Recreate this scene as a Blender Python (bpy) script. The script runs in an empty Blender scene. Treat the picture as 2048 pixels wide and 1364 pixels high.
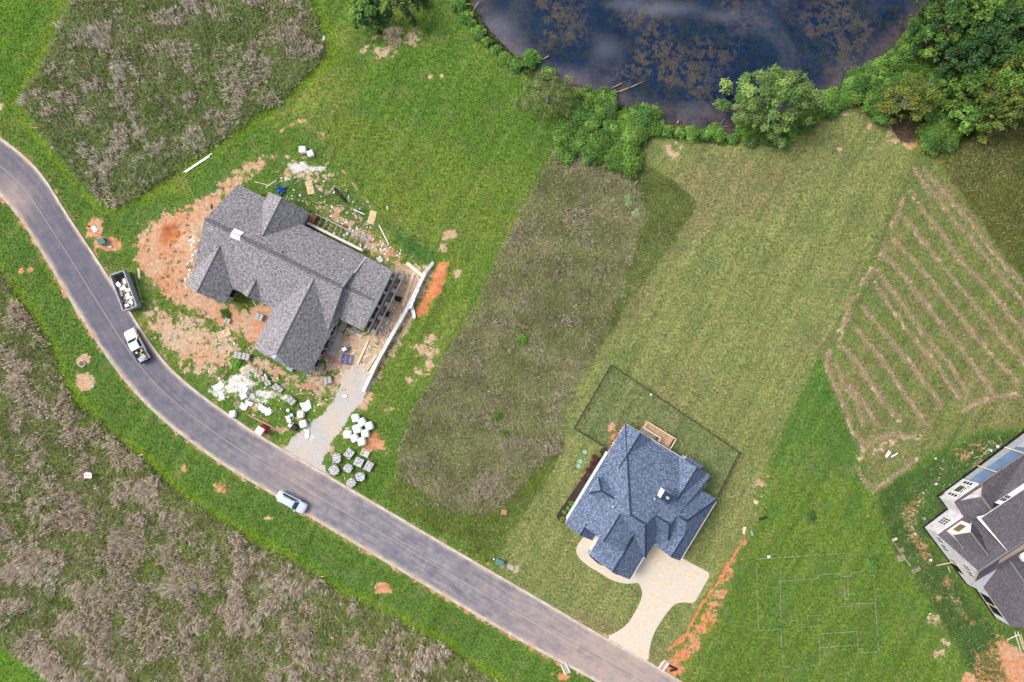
import bpy, bmesh, math, random
import numpy as np
from mathutils import Vector, Matrix
from mathutils.geometry import tessellate_polygon

R = math.radians
random.seed(7)
RNG = np.random.default_rng(11)
scene = bpy.context.scene
C = scene.collection

# ------------------------------------------------------------------ camera, sky, sun, exposure
PXM = 12.0                         # photograph pixels per metre on the ground
CAM_H = 1024 / PXM * 24 / 18       # 24 mm lens on a 36 mm sensor, looking straight down
cam_data = bpy.data.cameras.new('camera')
cam_data.lens = 24
cam_data.sensor_width = 36
cam_data.clip_end = 9000
cam = bpy.data.objects.new('camera', cam_data)
cam.location = (0, 0, CAM_H)
C.objects.link(cam)
scene.camera = cam

SUN_EL, SUN_AZ = R(50), Vector((-0.93, 0.37, 0)).normalized()
world = bpy.data.worlds.new('World')
scene.world = world
world.use_nodes = True
wn = world.node_tree
bg = wn.nodes['Background']
sky = wn.nodes.new('ShaderNodeTexSky')
sky.sky_type = 'NISHITA'
sky.sun_disc = False
sky.sun_elevation = SUN_EL
sky.sun_rotation = math.atan2(SUN_AZ.x, SUN_AZ.y)
sky.air_density = 1.0
sky.dust_density = 3.0
hs = wn.nodes.new('ShaderNodeHueSaturation')
hs.inputs['Saturation'].default_value = 0.45
wn.links.new(sky.outputs[0], hs.inputs['Color'])
wn.links.new(hs.outputs[0], bg.inputs[0])
bg.inputs[1].default_value = 0.14
sun_data = bpy.data.lights.new('sun', 'SUN')
sun_data.energy = 1.5
sun_data.angle = R(28)
sun_data.color = (1.0, 0.95, 0.88)
sun = bpy.data.objects.new('sun', sun_data)
sdir = Vector((SUN_AZ.x * math.cos(SUN_EL), SUN_AZ.y * math.cos(SUN_EL), math.sin(SUN_EL)))
sun.rotation_euler = (-sdir).to_track_quat('-Z', 'Y').to_euler()
sun.location = (-60, 30, 120)
C.objects.link(sun)
scene.view_settings.view_transform = 'Standard'
scene.view_settings.look = 'None'
scene.view_settings.exposure = 0.85
scene.view_settings.gamma = 1

# ------------------------------------------------------------------ helpers
def P(px, py, z=0.0):
    k = (CAM_H - z) / CAM_H
    return Vector(((px - 1024) / PXM * k, (682 - py) / PXM * k, z))

def PX(lst):
    return [tuple(P(x, y)[:2]) for x, y in lst]

def link(o, parent=None):
    C.objects.link(o)
    if parent is not None:
        o.parent = parent
    return o

def tag(o, label=None, cat=None, group=None, kind=None):
    if label: o['label'] = label
    if cat: o['category'] = cat
    if group: o['group'] = group
    if kind: o['kind'] = kind
    return o

def thing(name, label, cat, loc=(0, 0, 0), rotz=0.0, group=None):
    o = bpy.data.objects.new(name, None)
    o.empty_display_size = 0.3
    o.location = loc
    o.rotation_euler = (0, 0, rotz)
    link(o)
    return tag(o, label, cat, group)

class MB:
    """collects faces; build() links them as one mesh object with metre-scale UVs"""
    def __init__(s):
        s.v = []; s.f = []; s.m = []
    def face(s, pts, mi=0):
        b = len(s.v); s.v += [tuple(p) for p in pts]
        s.f.append(list(range(b, b + len(pts)))); s.m.append(mi); return s
    def mesh(s, verts, faces, mi=0):
        b = len(s.v); s.v += [tuple(p) for p in verts]
        for f in faces: s.f.append([b + i for i in f]); s.m.append(mi)
        return s
    def box(s, c, d, rz=0.0, mi=0, M=None, taper=1.0):
        x, y, z = d[0] / 2, d[1] / 2, d[2] / 2
        vs = [Vector((sx * x * (taper if sz > 0 else 1), sy * y * (taper if sz > 0 else 1), sz * z)) for sz in (-1, 1) for sy in (-1, 1) for sx in (-1, 1)]
        m = M if M is not None else Matrix.Rotation(rz, 4, 'Z')
        vs = [m @ v + Vector(c) for v in vs]
        return s.mesh(vs, [(0, 2, 3, 1), (4, 5, 7, 6), (0, 1, 5, 4), (2, 6, 7, 3), (0, 4, 6, 2), (1, 3, 7, 5)], mi)
    def beam(s, a, b, w, h, mi=0):
        a, b = Vector(a), Vector(b); d = b - a
        q = d.to_track_quat('X', 'Z').to_matrix().to_4x4()
        return s.box((a + b) / 2, (d.length, w, h), M=q, mi=mi)
    def tube(s, a, b, r0, r1, n=8, mi=0, cap=True):
        a, b = Vector(a), Vector(b)
        q = (b - a).to_track_quat('Z', 'Y').to_matrix()
        ring = lambda c, r: [c + q @ Vector((r * math.cos(2 * math.pi * i / n), r * math.sin(2 * math.pi * i / n), 0)) for i in range(n)]
        vs = ring(a, r0) + ring(b, r1)
        fs = [(i, (i + 1) % n, n + (i + 1) % n, n + i) for i in range(n)]
        if cap: fs += [tuple(range(n - 1, -1, -1)), tuple(range(n, 2 * n))]
        return s.mesh(vs, fs, mi)
    def prism(s, poly, z0, z1, mi=0, mside=None):
        n = len(poly)
        area = sum(poly[i][0] * poly[(i + 1) % n][1] - poly[(i + 1) % n][0] * poly[i][1] for i in range(n))
        if area < 0: poly = poly[::-1]
        vs = [(p[0], p[1], z0) for p in poly] + [(p[0], p[1], z1) for p in poly]
        tri = tessellate_polygon([[Vector((p[0], p[1], 0)) for p in poly]])
        fix = []
        for t in tri:
            a, b, c = (Vector(poly[i]) for i in t)
            cr = (b - a).x * (c - a).y - (b - a).y * (c - a).x
            fix.append(t if cr > 0 else t[::-1])
        b0 = len(s.v); s.v += vs
        for t in fix: s.f.append([b0 + n + i for i in t]); s.m.append(mi)
        for i in range(n):
            j = (i + 1) % n
            s.f.append([b0 + i, b0 + j, b0 + n + j, b0 + n + i]); s.m.append(mi if mside is None else mside)
        return s
    def slab(s, pts, t, mi=0, mside=None):
        """a plate whose top face is pts (any orientation), thickness t straight down"""
        pts = [Vector(p) for p in pts]
        nrm = Vector((0, 0, 0))
        for i in range(len(pts)):
            a, b = pts[i], pts[(i + 1) % len(pts)]
            nrm += Vector(((a.y - b.y) * (a.z + b.z), (a.z - b.z) * (a.x + b.x), (a.x - b.x) * (a.y + b.y)))
        if nrm.z < 0: pts = pts[::-1]
        lo = [p - Vector((0, 0, t)) for p in pts]
        n = len(pts)
        s.face(pts, mi); s.face(lo[::-1], mi if mside is None else mside)
        for i in range(n):
            j = (i + 1) % n
            s.face([lo[i], lo[j], pts[j], pts[i]], mi if mside is None else mside)
        return s
    def data(s, name, mats, smooth=False):
        me = bpy.data.meshes.new(name)
        me.from_pydata(s.v, [], s.f)
        for m in mats: me.materials.append(m)
        if len(mats) > 1: me.polygons.foreach_set('material_index', s.m)
        if smooth: me.polygons.foreach_set('use_smooth', [True] * len(s.f))
        me.update()
        uv = me.uv_layers.new(name='UVMap')
        co = np.empty(len(s.v) * 3); me.vertices.foreach_get('co', co); co = co.reshape(-1, 3)
        nl = len(me.loops)
        li = np.empty(nl, dtype=np.int32); me.loops.foreach_get('vertex_index', li)
        nf = len(me.polygons)
        nr = np.empty(nf * 3); me.polygons.foreach_get('normal', nr); nr = nr.reshape(-1, 3)
        lt = np.empty(nf, dtype=np.int32); me.polygons.foreach_get('loop_total', lt)
        fn = np.repeat(nr, lt, axis=0)
        t = np.stack([-fn[:, 1], fn[:, 0], np.zeros(nl)], 1)
        ln = np.linalg.norm(t, axis=1)
        t[ln < 1e-4] = (1, 0, 0); t /= np.linalg.norm(t, axis=1)[:, None]
        b = np.cross(fn, t)
        pc = co[li]
        uvs = np.stack([(pc * t).sum(1), (pc * b).sum(1)], 1)
        uv.data.foreach_set('uv', uvs.ravel())
        return me
    def build(s, name, mats, parent=None, loc=None, rotz=0.0, smooth=False):
        if not isinstance(mats, (list, tuple)): mats = [mats]
        o = bpy.data.objects.new(name, s.data(name, mats, smooth))
        if loc is not None: o.location = loc
        if rotz: o.rotation_euler = (0, 0, rotz)
        return link(o, parent)

def single(mb, name, mats, label, cat, loc=None, rotz=0.0, group=None, smooth=False):
    return tag(mb.build(name, mats, None, loc, rotz, smooth), label, cat, group)

def np_mesh(name, verts, faces, mat, cols=None, parent=None, smooth=False):
    """fast mesh from arrays: verts (n,3), faces (m,k)"""
    me = bpy.data.meshes.new(name)
    n, (m, k) = len(verts), faces.shape
    me.vertices.add(n); me.vertices.foreach_set('co', np.ascontiguousarray(verts, dtype=np.float32).ravel())
    me.loops.add(m * k); me.loops.foreach_set('vertex_index', np.ascontiguousarray(faces, dtype=np.int32).ravel())
    me.polygons.add(m)
    me.polygons.foreach_set('loop_start', np.arange(0, m * k, k, dtype=np.int32))
    me.polygons.foreach_set('loop_total', np.full(m, k, dtype=np.int32))
    if smooth: me.polygons.foreach_set('use_smooth', np.ones(m, dtype=bool))
    me.update(calc_edges=True)
    if cols is not None:
        for an, arr in cols.items():
            a = me.attributes.new(an, 'FLOAT_COLOR', 'POINT')
            c4 = np.ones((n, 4), dtype=np.float32); c4[:, :arr.shape[1]] = arr
            a.data.foreach_set('color', c4.ravel())
    me.materials.append(mat)
    o = bpy.data.objects.new(name, me)
    return link(o, parent)

# value noise for laying things out
_G = RNG.random((64, 64, 3))
def vnoise(x, y, s=1.0, ch=0):
    x = np.asarray(x) / s + 1000.3; y = np.asarray(y) / s + 1000.7
    xi = np.floor(x).astype(int); yi = np.floor(y).astype(int)
    fx = x - xi; fy = y - yi; fx = fx * fx * (3 - 2 * fx); fy = fy * fy * (3 - 2 * fy)
    g = _G[:, :, ch]
    a = g[xi % 64, yi % 64]; b = g[(xi + 1) % 64, yi % 64]; c = g[xi % 64, (yi + 1) % 64]; d = g[(xi + 1) % 64, (yi + 1) % 64]
    return (a * (1 - fx) + b * fx) * (1 - fy) + (c * (1 - fx) + d * fx) * fy
def fbm(x, y, s=1.0, ch=0, o=3):
    t = 0; w = 0
    for i in range(o):
        t = t + vnoise(x, y, s / 2 ** i, (ch + i) % 3) * 0.5 ** i; w += 0.5 ** i
    return t / w
def sstep(a, b, x):
    t = np.clip((x - a) / (b - a), 0, 1); return t * t * (3 - 2 * t)

def sdist(x, y, poly):
    """signed distance (positive inside) of points to a polygon in metres"""
    p = np.asarray(poly, float); n = len(p)
    d2 = np.full(x.shape, 1e18); ins = np.zeros(x.shape, bool)
    for i in range(n):
        ax, ay = p[i]; bx, by = p[(i + 1) % n]
        ex, ey = bx - ax, by - ay
        t = np.clip(((x - ax) * ex + (y - ay) * ey) / (ex * ex + ey * ey + 1e-12), 0, 1)
        d2 = np.minimum(d2, (x - ax - t * ex) ** 2 + (y - ay - t * ey) ** 2)
        if ay != by:
            c = ((ay > y) != (by > y)) & (x < (bx - ax) * (y - ay) / (by - ay) + ax)
            ins ^= c
    d = np.sqrt(d2)
    return np.where(ins, d, -d)

def ldist(x, y, line):
    p = np.asarray(line, float)
    d2 = np.full(x.shape, 1e18)
    for i in range(len(p) - 1):
        ax, ay = p[i]; bx, by = p[i + 1]; ex, ey = bx - ax, by - ay
        t = np.clip(((x - ax) * ex + (y - ay) * ey) / (ex * ex + ey * ey + 1e-12), 0, 1)
        d2 = np.minimum(d2, (x - ax - t * ex) ** 2 + (y - ay - t * ey) ** 2)
    return np.sqrt(d2)

# ------------------------------------------------------------------ materials
class NT:
    def __init__(s, name):
        s.mat = bpy.data.materials.new(name); s.mat.use_nodes = True
        s.t = s.mat.node_tree; s.b = s.t.nodes['Principled BSDF']
    def n(s, typ, **kw):
        nd = s.t.nodes.new(typ)
        for k, v in kw.items():
            if k.startswith('i_'):
                nd.inputs[k[2:].replace('_', ' ')].default_value = v
            else: setattr(nd, k, v)
        return nd
    def l(s, a, b): s.t.links.new(a, b)
    def noise(s, scale, detail=4, rough=0.6, vec=None):
        nd = s.n('ShaderNodeTexNoise'); nd.inputs['Scale'].default_value = scale
        nd.inputs['Detail'].default_value = detail; nd.inputs['Roughness'].default_value = rough
        if vec is not None: s.l(vec, nd.inputs['Vector'])
        return nd.outputs['Fac']
    def ramp(s, fac, stops, interp='LINEAR'):
        nd = s.n('ShaderNodeValToRGB'); nd.color_ramp.interpolation = interp
        el = nd.color_ramp.elements
        while len(el) < len(stops): el.new(0.5)
        for e, (p, c) in zip(el, stops):
            e.position = p; e.color = (*c, 1) if len(c) == 3 else c
        s.l(fac, nd.inputs[0]); return nd.outputs[0]
    def mix(s, fac, a, b, mode='MIX'):
        nd = s.n('ShaderNodeMix', data_type='RGBA', blend_type=mode)
        for sock, v in ((nd.inputs[0], fac), (nd.inputs[6], a), (nd.inputs[7], b)):
            if hasattr(v, 'is_output'): s.l(v, sock)
            elif isinstance(v, (int, float)): sock.default_value = v
            else: sock.default_value = (*v, 1)
        return nd.outputs[2]
    def math(s, op, a, b=0.0, c=None, clamp=False):
        nd = s.n('ShaderNodeMath', operation=op, use_clamp=clamp)
        for i, v in enumerate((a, b) if c is None else (a, b, c)):
            if hasattr(v, 'is_output'): s.l(v, nd.inputs[i])
            else: nd.inputs[i].default_value = v
        return nd.outputs[0]
    def mrange(s, v, a, b, c=0.0, d=1.0):
        nd = s.n('ShaderNodeMapRange', interpolation_type='SMOOTHSTEP')
        s.l(v, nd.inputs[0])
        for i, k in enumerate((a, b, c, d)): nd.inputs[1 + i].default_value = k
        return nd.outputs[0]
    def bump(s, h, strength=0.3, dist=0.05):
        nd = s.n('ShaderNodeBump'); nd.inputs['Strength'].default_value = strength
        nd.inputs['Distance'].default_value = dist
        s.l(h, nd.inputs['Height']); s.l(nd.outputs[0], s.b.inputs['Normal'])
    def col(s, c):
        if hasattr(c, 'is_output'): s.l(c, s.b.inputs['Base Color'])
        else: s.b.inputs['Base Color'].default_value = (*c, 1)
    def rough(s, r, spec=0.3):
        s.b.inputs['Roughness'].default_value = r
        s.b.inputs['Specular IOR Level'].default_value = spec
    def objco(s): return s.n('ShaderNodeTexCoord').outputs['Object']
    def uv(s): return s.n('ShaderNodeTexCoord').outputs['UV']
    def attr(s, name):
        a = s.n('ShaderNodeAttribute'); a.attribute_name = name; return a

def simple(name, c, c2=None, scale=3.0, rough=0.75, spec=0.25, bump=0.0, bscale=20, metal=0.0, detail=4):
    t = NT(name); t.rough(rough, spec)
    co = t.objco()
    if c2 is None: c2 = tuple(v * 0.78 for v in c)
    f = t.noise(scale, detail, 0.62, co)
    t.col(t.ramp(f, [(0.32, c2), (0.66, c)]))
    t.b.inputs['Metallic'].default_value = metal
    if bump: t.bump(t.noise(bscale, 3, 0.6, co), bump, 0.03)
    return t.mat

def streaky(name, c, c2, sx=1.0, sy=14.0, rough=0.7):
    """wood-like: stretched along the UV x axis of each face"""
    t = NT(name); t.rough(rough, 0.2)
    mp = t.n('ShaderNodeMapping'); mp.inputs['Scale'].default_value = (sx, sy, 1)
    t.l(t.uv(), mp.inputs['Vector'])
    oi = t.n('ShaderNodeObjectInfo')
    va = t.n('ShaderNodeVectorMath', operation='ADD'); t.l(mp.outputs[0], va.inputs[0])
    cm = t.n('ShaderNodeCombineXYZ'); t.l(t.math('MULTIPLY', oi.outputs['Random'], 50.0), cm.inputs[1]); t.l(cm.outputs[0], va.inputs[1])
    f = t.noise(1.0, 4, 0.6, va.outputs[0])
    base = t.ramp(f, [(0.3, c2), (0.68, c)])
    k = t.math('MULTIPLY_ADD', oi.outputs['Random'], 0.35, 0.8)
    cc = t.n('ShaderNodeCombineColor')
    for i in range(3): t.l(k, cc.inputs[i])
    t.col(t.mix(1.0, base, cc.outputs[0], 'MULTIPLY'))
    return t.mat

def shingles(name, stops, bw=0.33, bh=0.145, mottle=0.5, mort=0.012, mortc=(0.05, 0.05, 0.055), noise_s=3.2):
    t = NT(name); t.rough(0.92, 0.12)
    br = t.n('ShaderNodeTexBrick'); t.l(t.uv(), br.inputs['Vector'])
    br.inputs['Scale'].default_value = 1.0; br.inputs['Brick Width'].default_value = bw; br.inputs['Row Height'].default_value = bh
    br.inputs['Mortar Size'].default_value = mort; br.inputs['Color1'].default_value = (0, 0, 0, 1); br.inputs['Color2'].default_value = (1, 1, 1, 1)
    br.inputs['Mortar'].default_value = (0.2, 0.2, 0.2, 1); br.inputs['Bias'].default_value = 0.0
    sep = t.n('ShaderNodeSeparateColor'); t.l(br.outputs['Color'], sep.inputs[0])
    nz = t.noise(noise_s, 5, 0.75, t.uv())
    f = t.math('ADD', t.math('MULTIPLY', sep.outputs[0], 1 - mottle), t.math('MULTIPLY', t.mrange(nz, 0.3, 0.7), mottle))
    col = t.ramp(f, stops)
    big = t.noise(0.25, 3, 0.5, t.uv())
    col = t.mix(0.55, col, t.ramp(big, [(0.3, (0.42, 0.42, 0.42)), (0.7, (0.58, 0.58, 0.58))]), 'OVERLAY')
    col = t.mix(br.outputs['Fac'], col, mortc)
    t.col(col)
    h = t.math('SUBTRACT', f, t.math('MULTIPLY', br.outputs['Fac'], 1.2))
    t.bump(h, 0.5, 0.02)
    return t.mat

def foliage(name, rough=0.6, trans=0.25, up=0.0):
    t = NT(name); t.rough(rough, 0.2)
    a = t.attr('tint')
    t.col(a.outputs['Color'])
    if up:                                     # blades curve over, so their faces read as mostly turned to the sky
        ge = t.n('ShaderNodeNewGeometry'); vm = t.n('ShaderNodeVectorMath', operation='MULTIPLY_ADD')
        t.l(ge.outputs['Normal'], vm.inputs[0]); vm.inputs[1].default_value = (1 - up,) * 3; vm.inputs[2].default_value = (0, 0, up)
        nn = t.n('ShaderNodeVectorMath', operation='NORMALIZE'); t.l(vm.outputs[0], nn.inputs[0]); t.l(nn.outputs[0], t.b.inputs['Normal'])
    # thin leaves let some light through
    tr = t.n('ShaderNodeBsdfTranslucent'); t.l(a.outputs['Color'], tr.inputs[0])
    ms = t.n('ShaderNodeMixShader'); ms.inputs[0].default_value = trans
    out = t.t.nodes['Material Output']
    t.l(t.b.outputs[0], ms.inputs[1]); t.l(tr.outputs[0], ms.inputs[2]); t.l(ms.outputs[0], out.inputs[0])
    return t.mat

M = {}
M['leaf'] = foliage('leaf', 0.6, 0.25, 0.35)
M['blade'] = foliage('blade', 0.7, 0.35, 0.85)
M['bark'] = simple('bark', (0.19, 0.15, 0.11), (0.10, 0.08, 0.06), 6, 0.9, 0.1, 0.4)
M['pale_bark'] = simple('pale_bark', (0.42, 0.38, 0.33), (0.22, 0.19, 0.16), 5, 0.85, 0.1, 0.3)
M['deadwood'] = simple('deadwood', (0.36, 0.28, 0.20), (0.19, 0.14, 0.10), 5, 0.85, 0.1, 0.3)
M['grey_shingle'] = shingles('grey_shingle', [(0.12, (0.10, 0.097, 0.112)), (0.45, (0.255, 0.24, 0.258)), (0.8, (0.44, 0.41, 0.42))], 0.3, 0.14, 0.7, noise_s=2.4)
M['blue_shingle'] = shingles('blue_shingle', [(0.1, (0.062, 0.086, 0.140)), (0.5, (0.140, 0.180, 0.270)), (0.9, (0.29, 0.35, 0.47))], 0.36, 0.19, 0.45, 0.03, (0.05, 0.068, 0.11), noise_s=2.6)
M['plum_shingle'] = shingles('plum_shingle', [(0.1, (0.066, 0.057, 0.068)), (0.5, (0.108, 0.094, 0.110)), (0.9, (0.165, 0.145, 0.163))], 0.33, 0.15, 0.5)
M['blue_cap'] = simple('blue_cap', (0.034, 0.05, 0.085), (0.018, 0.028, 0.052), 4, 0.9, 0.1)
M['grey_cap'] = simple('grey_cap', (0.13, 0.125, 0.14), (0.08, 0.08, 0.09), 4, 0.9, 0.1)
M['vent_slot'] = simple('vent_slot', (0.03, 0.03, 0.035), None, 4, 0.9, 0.1)
M['plum_cap'] = simple('plum_cap', (0.2, 0.18, 0.195), (0.13, 0.115, 0.13), 4, 0.9, 0.1)
M['white'] = simple('white_paint', (0.80, 0.79, 0.77), (0.70, 0.69, 0.67), 2, 0.6, 0.3)
M['white_brick'] = simple('white_brick', (0.74, 0.71, 0.66), (0.62, 0.58, 0.52), 6, 0.8, 0.2, 0.2)
M['tan_trim'] = simple('tan_trim', (0.42, 0.31, 0.22), (0.33, 0.24, 0.17), 3, 0.7)
M['dark'] = simple('dark_opening', (0.016, 0.016, 0.018), None, 3, 0.9, 0.1)
M['glass'] = simple('window_glass', (0.02, 0.035, 0.04), (0.015, 0.025, 0.03), 2, 0.08, 0.6)
M['concrete'] = simple('concrete', (0.40, 0.37, 0.33), (0.29, 0.27, 0.25), 1.5, 0.85, 0.2, 0.15)
M['pale_concrete'] = simple('pale_concrete', (0.66, 0.65, 0.63), (0.50, 0.48, 0.46), 1.2, 0.85, 0.2, 0.15)
M['block'] = simple('concrete_block', (0.43, 0.42, 0.40), (0.33, 0.32, 0.31), 5, 0.9, 0.15, 0.2)
M['stone'] = simple('white_stone', (0.55, 0.55, 0.56), (0.38, 0.38, 0.40), 5, 0.85, 0.15, 0.2)
M['brick_red'] = simple('red_brick', (0.30, 0.13, 0.09), (0.20, 0.09, 0.07), 5, 0.9, 0.1, 0.2)
M['sheathing'] = simple('grey_sheathing', (0.40, 0.41, 0.43), (0.30, 0.31, 0.33), 1.5, 0.8, 0.2)
M['pine'] = streaky('pine_lumber', (0.62, 0.48, 0.31), (0.48, 0.35, 0.21))
M['pale_pine'] = streaky('pale_lumber', (0.70, 0.60, 0.45), (0.55, 0.45, 0.32))
M['old_wood'] = streaky('weathered_wood', (0.40, 0.32, 0.25), (0.26, 0.20, 0.15))
M['red_wood'] = streaky('stained_lumber', (0.50, 0.24, 0.19), (0.38, 0.16, 0.12))
M['deck_wood'] = streaky('deck_wood', (0.48, 0.31, 0.20), (0.36, 0.22, 0.14))
M['osb'] = simple('plywood', (0.62, 0.46, 0.28), (0.50, 0.36, 0.21), 7, 0.8, 0.2)
M['brown_panel'] = simple('brown_panel', (0.24, 0.13, 0.06), (0.17, 0.09, 0.04), 3, 0.7)
M['bag'] = simple('white_bag', (0.80, 0.80, 0.80), (0.68, 0.68, 0.69), 3, 0.7, 0.25, 0.3, 9)
M['sheet'] = simple('white_sheet', (0.78, 0.78, 0.79), (0.64, 0.65, 0.67), 3, 0.6, 0.3, 0.4, 6)
M['tarp'] = simple('blue_tarp', (0.04, 0.16, 0.46), (0.03, 0.10, 0.30), 4, 0.5, 0.3, 0.5, 5)
M['blue_steel'] = simple('blue_steel', (0.06, 0.11, 0.36), (0.04, 0.07, 0.24), 4, 0.5, 0.4)
M['grey_steel'] = simple('grey_steel', (0.36, 0.41, 0.47), (0.24, 0.27, 0.31), 2.5, 0.55, 0.4)
M['rust'] = simple('rusty_steel', (0.20, 0.12, 0.08), (0.10, 0.07, 0.05), 4, 0.85, 0.2)
M['black'] = simple('black_plastic', (0.02, 0.02, 0.022), (0.012, 0.012, 0.014), 4, 0.6, 0.3)
M['rubber'] = simple('rubber', (0.025, 0.025, 0.026), None, 6, 0.85, 0.2)
M['rim'] = simple('alloy_rim', (0.45, 0.46, 0.48), None, 3, 0.35, 0.5, metal=0.7)
M['green_box'] = simple('green_enamel', (0.09, 0.20, 0.17), (0.06, 0.14, 0.12), 3, 0.5, 0.4)
M['green_lid'] = simple('green_plastic', (0.22, 0.42, 0.30), (0.17, 0.34, 0.24), 4, 0.6, 0.3)
M['red_plastic'] = simple('red_plastic', (0.55, 0.03, 0.035), (0.42, 0.02, 0.025), 3, 0.4, 0.4)
M['mulch'] = simple('mulch', (0.055, 0.040, 0.038), (0.025, 0.018, 0.018), 9, 0.95, 0.1, 0.6, 14)
M['carwhite'] = simple('white_car_paint', (0.80, 0.80, 0.79), (0.76, 0.76, 0.76), 1, 0.25, 0.5)
M['carsilver'] = simple('silver_blue_paint', (0.46, 0.53, 0.64), (0.42, 0.49, 0.60), 1, 0.28, 0.5)
M['yellow'] = simple('yellow_plastic', (0.62, 0.40, 0.03), None, 3, 0.5)
M['cap_red'] = simple('tail_lamp', (0.4, 0.02, 0.02), None, 3, 0.3)
M['lamp'] = simple('lamp_glass', (0.7, 0.72, 0.74), None, 3, 0.15, 0.6)
M['blue_metal'] = simple('blue_metal_roof', (0.10, 0.165, 0.27), (0.075, 0.125, 0.21), 0.6, 0.4, 0.4)
M['rubble'] = simple('rubble', (0.40, 0.35, 0.31), (0.22, 0.19, 0.17), 6, 0.9, 0.1, 0.4)
M['powder'] = simple('white_powder', (0.72, 0.70, 0.66), (0.58, 0.54, 0.49), 2, 0.95, 0.1, 0.4)
M['sand'] = simple('pale_sand', (0.62, 0.53, 0.40), (0.52, 0.43, 0.31), 2, 0.95, 0.1, 0.3)
M['pvc'] = simple('white_pipe', (0.76, 0.77, 0.78), None, 3, 0.4, 0.4)

def wrap_mat():
    t = NT('house_wrap'); t.rough(0.7, 0.2)
    mp = t.n('ShaderNodeMapping'); mp.inputs['Scale'].default_value = (1.0, 2.2, 1)
    t.l(t.uv(), mp.inputs['Vector'])
    n1 = t.noise(1.0, 3, 0.55, mp.outputs[0])
    n2 = t.noise(1.1, 2, 0.5, t.uv())
    base = t.ramp(n2, [(0.3, (0.52, 0.52, 0.55)), (0.7, (0.66, 0.65, 0.67))])
    t.col(t.mix(t.mrange(n1, 0.545, 0.64, 0, 0.9), base, (0.60, 0.26, 0.34)))
    return t.mat
M['wrap'] = wrap_mat()

def load_stone():
    t = NT('wrapped_stone'); t.rough(0.8, 0.2)
    n = t.noise(4, 4, 0.6, t.objco())
    t.col(t.ramp(n, [(0.35, (0.56, 0.56, 0.60)), (0.65, (0.74, 0.74, 0.77))]))
    return t.mat
M['load_stone'] = load_stone()
# ------------------------------------------------------------------ outlines traced from the photograph (pixels)
POND = PX([(1010, -470), (950, -330), (925, -180), (938, -60), (945, 0), (950, 30), (985, 75), (1030, 115), (1072, 150), (1112, 170), (1160, 180), (1190, 195), (1230, 215), (1270, 226), (1310, 238),
           (1350, 246), (1400, 252), (1460, 266), (1478, 262), (1505, 240), (1560, 226), (1620, 214), (1655, 200), (1685, 170), (1740, 138), (1790, 95), (1830, 52), (1870, 15), (1900, -40), (1925, -160), (1880, -310), (1790, -420), (1600, -500), (1400, -455), (1200, -520)])
RD_U = [(-520, -30), (-300, 100), (-120, 192), (0, 272), (57, 317), (89, 353), (111, 388), (138, 432), (168, 477), (190, 510), (229, 570), (264, 626), (284, 660), (311, 700), (346, 741), (400, 787), (462, 831), (513, 866),
        (574, 902), (626, 932), (708, 980), (800, 1034), (864, 1072), (972, 1135), (1057, 1184), (1205, 1271), (1297, 1322), (1365, 1363), (1700, 1560), (2300, 1910)]
RD_L = [(-520, 80), (-300, 195), (-110, 300), (0, 388), (24, 418), (47, 446), (68, 480), (88, 512), (112, 552), (141, 602), (176, 658), (217, 720), (264, 781), (323, 840), (400, 899), (451, 934), (508, 967),
        (554, 994), (613, 1030), (676, 1068), (817, 1151), (922, 1213), (1039, 1281), (1124, 1327), (1200, 1366), (1530, 1560), (2150, 1920)]
FIELD_A = PX([(165, -60), (100, 100), (42, 205), (70, 250), (110, 300), (160, 360), (205, 405), (240, 412), (330, 355), (470, 262), (560, 200), (660, 108), (640, 60), (600, -60)])
FIELD_B = PX([(-60, 470), (0, 548), (38, 600), (73, 652), (106, 705), (117, 749), (144, 800), (205, 852), (245, 890), (302, 940), (355, 985), (426, 1036), (497, 1078), (600, 1132), (688, 1190), (790, 1244), (878, 1288), (951, 1336), (1050, 1410),
              (150, 1410), (118, 1366), (40, 1312), (-60, 1240)])
FIELD_C = PX([(1108, 300), (1075, 365), (1040, 430), (1010, 490), (960, 600), (900, 700), (850, 790), (815, 850), (797, 915), (800, 950), (850, 985), (905, 1020), (975, 1030), (1010, 1000), (1060, 945), (1122, 905),
              (1130, 850), (1125, 822), (1150, 772), (1200, 690), (1245, 580), (1275, 490), (1290, 430), (1280, 370), (1200, 320)])
FIELD_C2 = PX([(1230, 320), (1300, 335), (1345, 362), (1385, 395), (1393, 412), (1380, 436), (1330, 500), (1262, 600), (1200, 690), (1160, 755), (1200, 690), (1245, 580), (1275, 490), (1290, 430), (1280, 370)])
WEEDS = PX([(797, 955), (850, 985), (905, 1020), (975, 1030), (1010, 1000), (1060, 945), (1120, 905), (1090, 960), (1060, 1000), (1035, 1045), (1010, 1085), (985, 1125), (930, 1095), (850, 1045), (795, 1015), (775, 990)])
PALE_LAWN = PX([(1276, 285), (1340, 275), (1470, 280), (1560, 285), (1640, 225), (1690, 206), (1745, 215), (1800, 275), (1822, 330), (1765, 480), (1690, 620), (1632, 725), (1565, 860), (1542, 910), (1505, 1010), (1482, 1085), (1432, 1150),
                (1400, 1210), (1335, 1325), (1300, 1325), (990, 1145), (1010, 1085), (1060, 1000), (1128, 905), (1132, 850), (1125, 822), (1150, 772), (1262, 600), (1380, 436), (1393, 412), (1345, 362), (1280, 325)])
YARD = PX([(1222, 728), (1147, 856), (1210, 900), (1300, 990), (1430, 990), (1450, 995), (1480, 905)])
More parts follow.
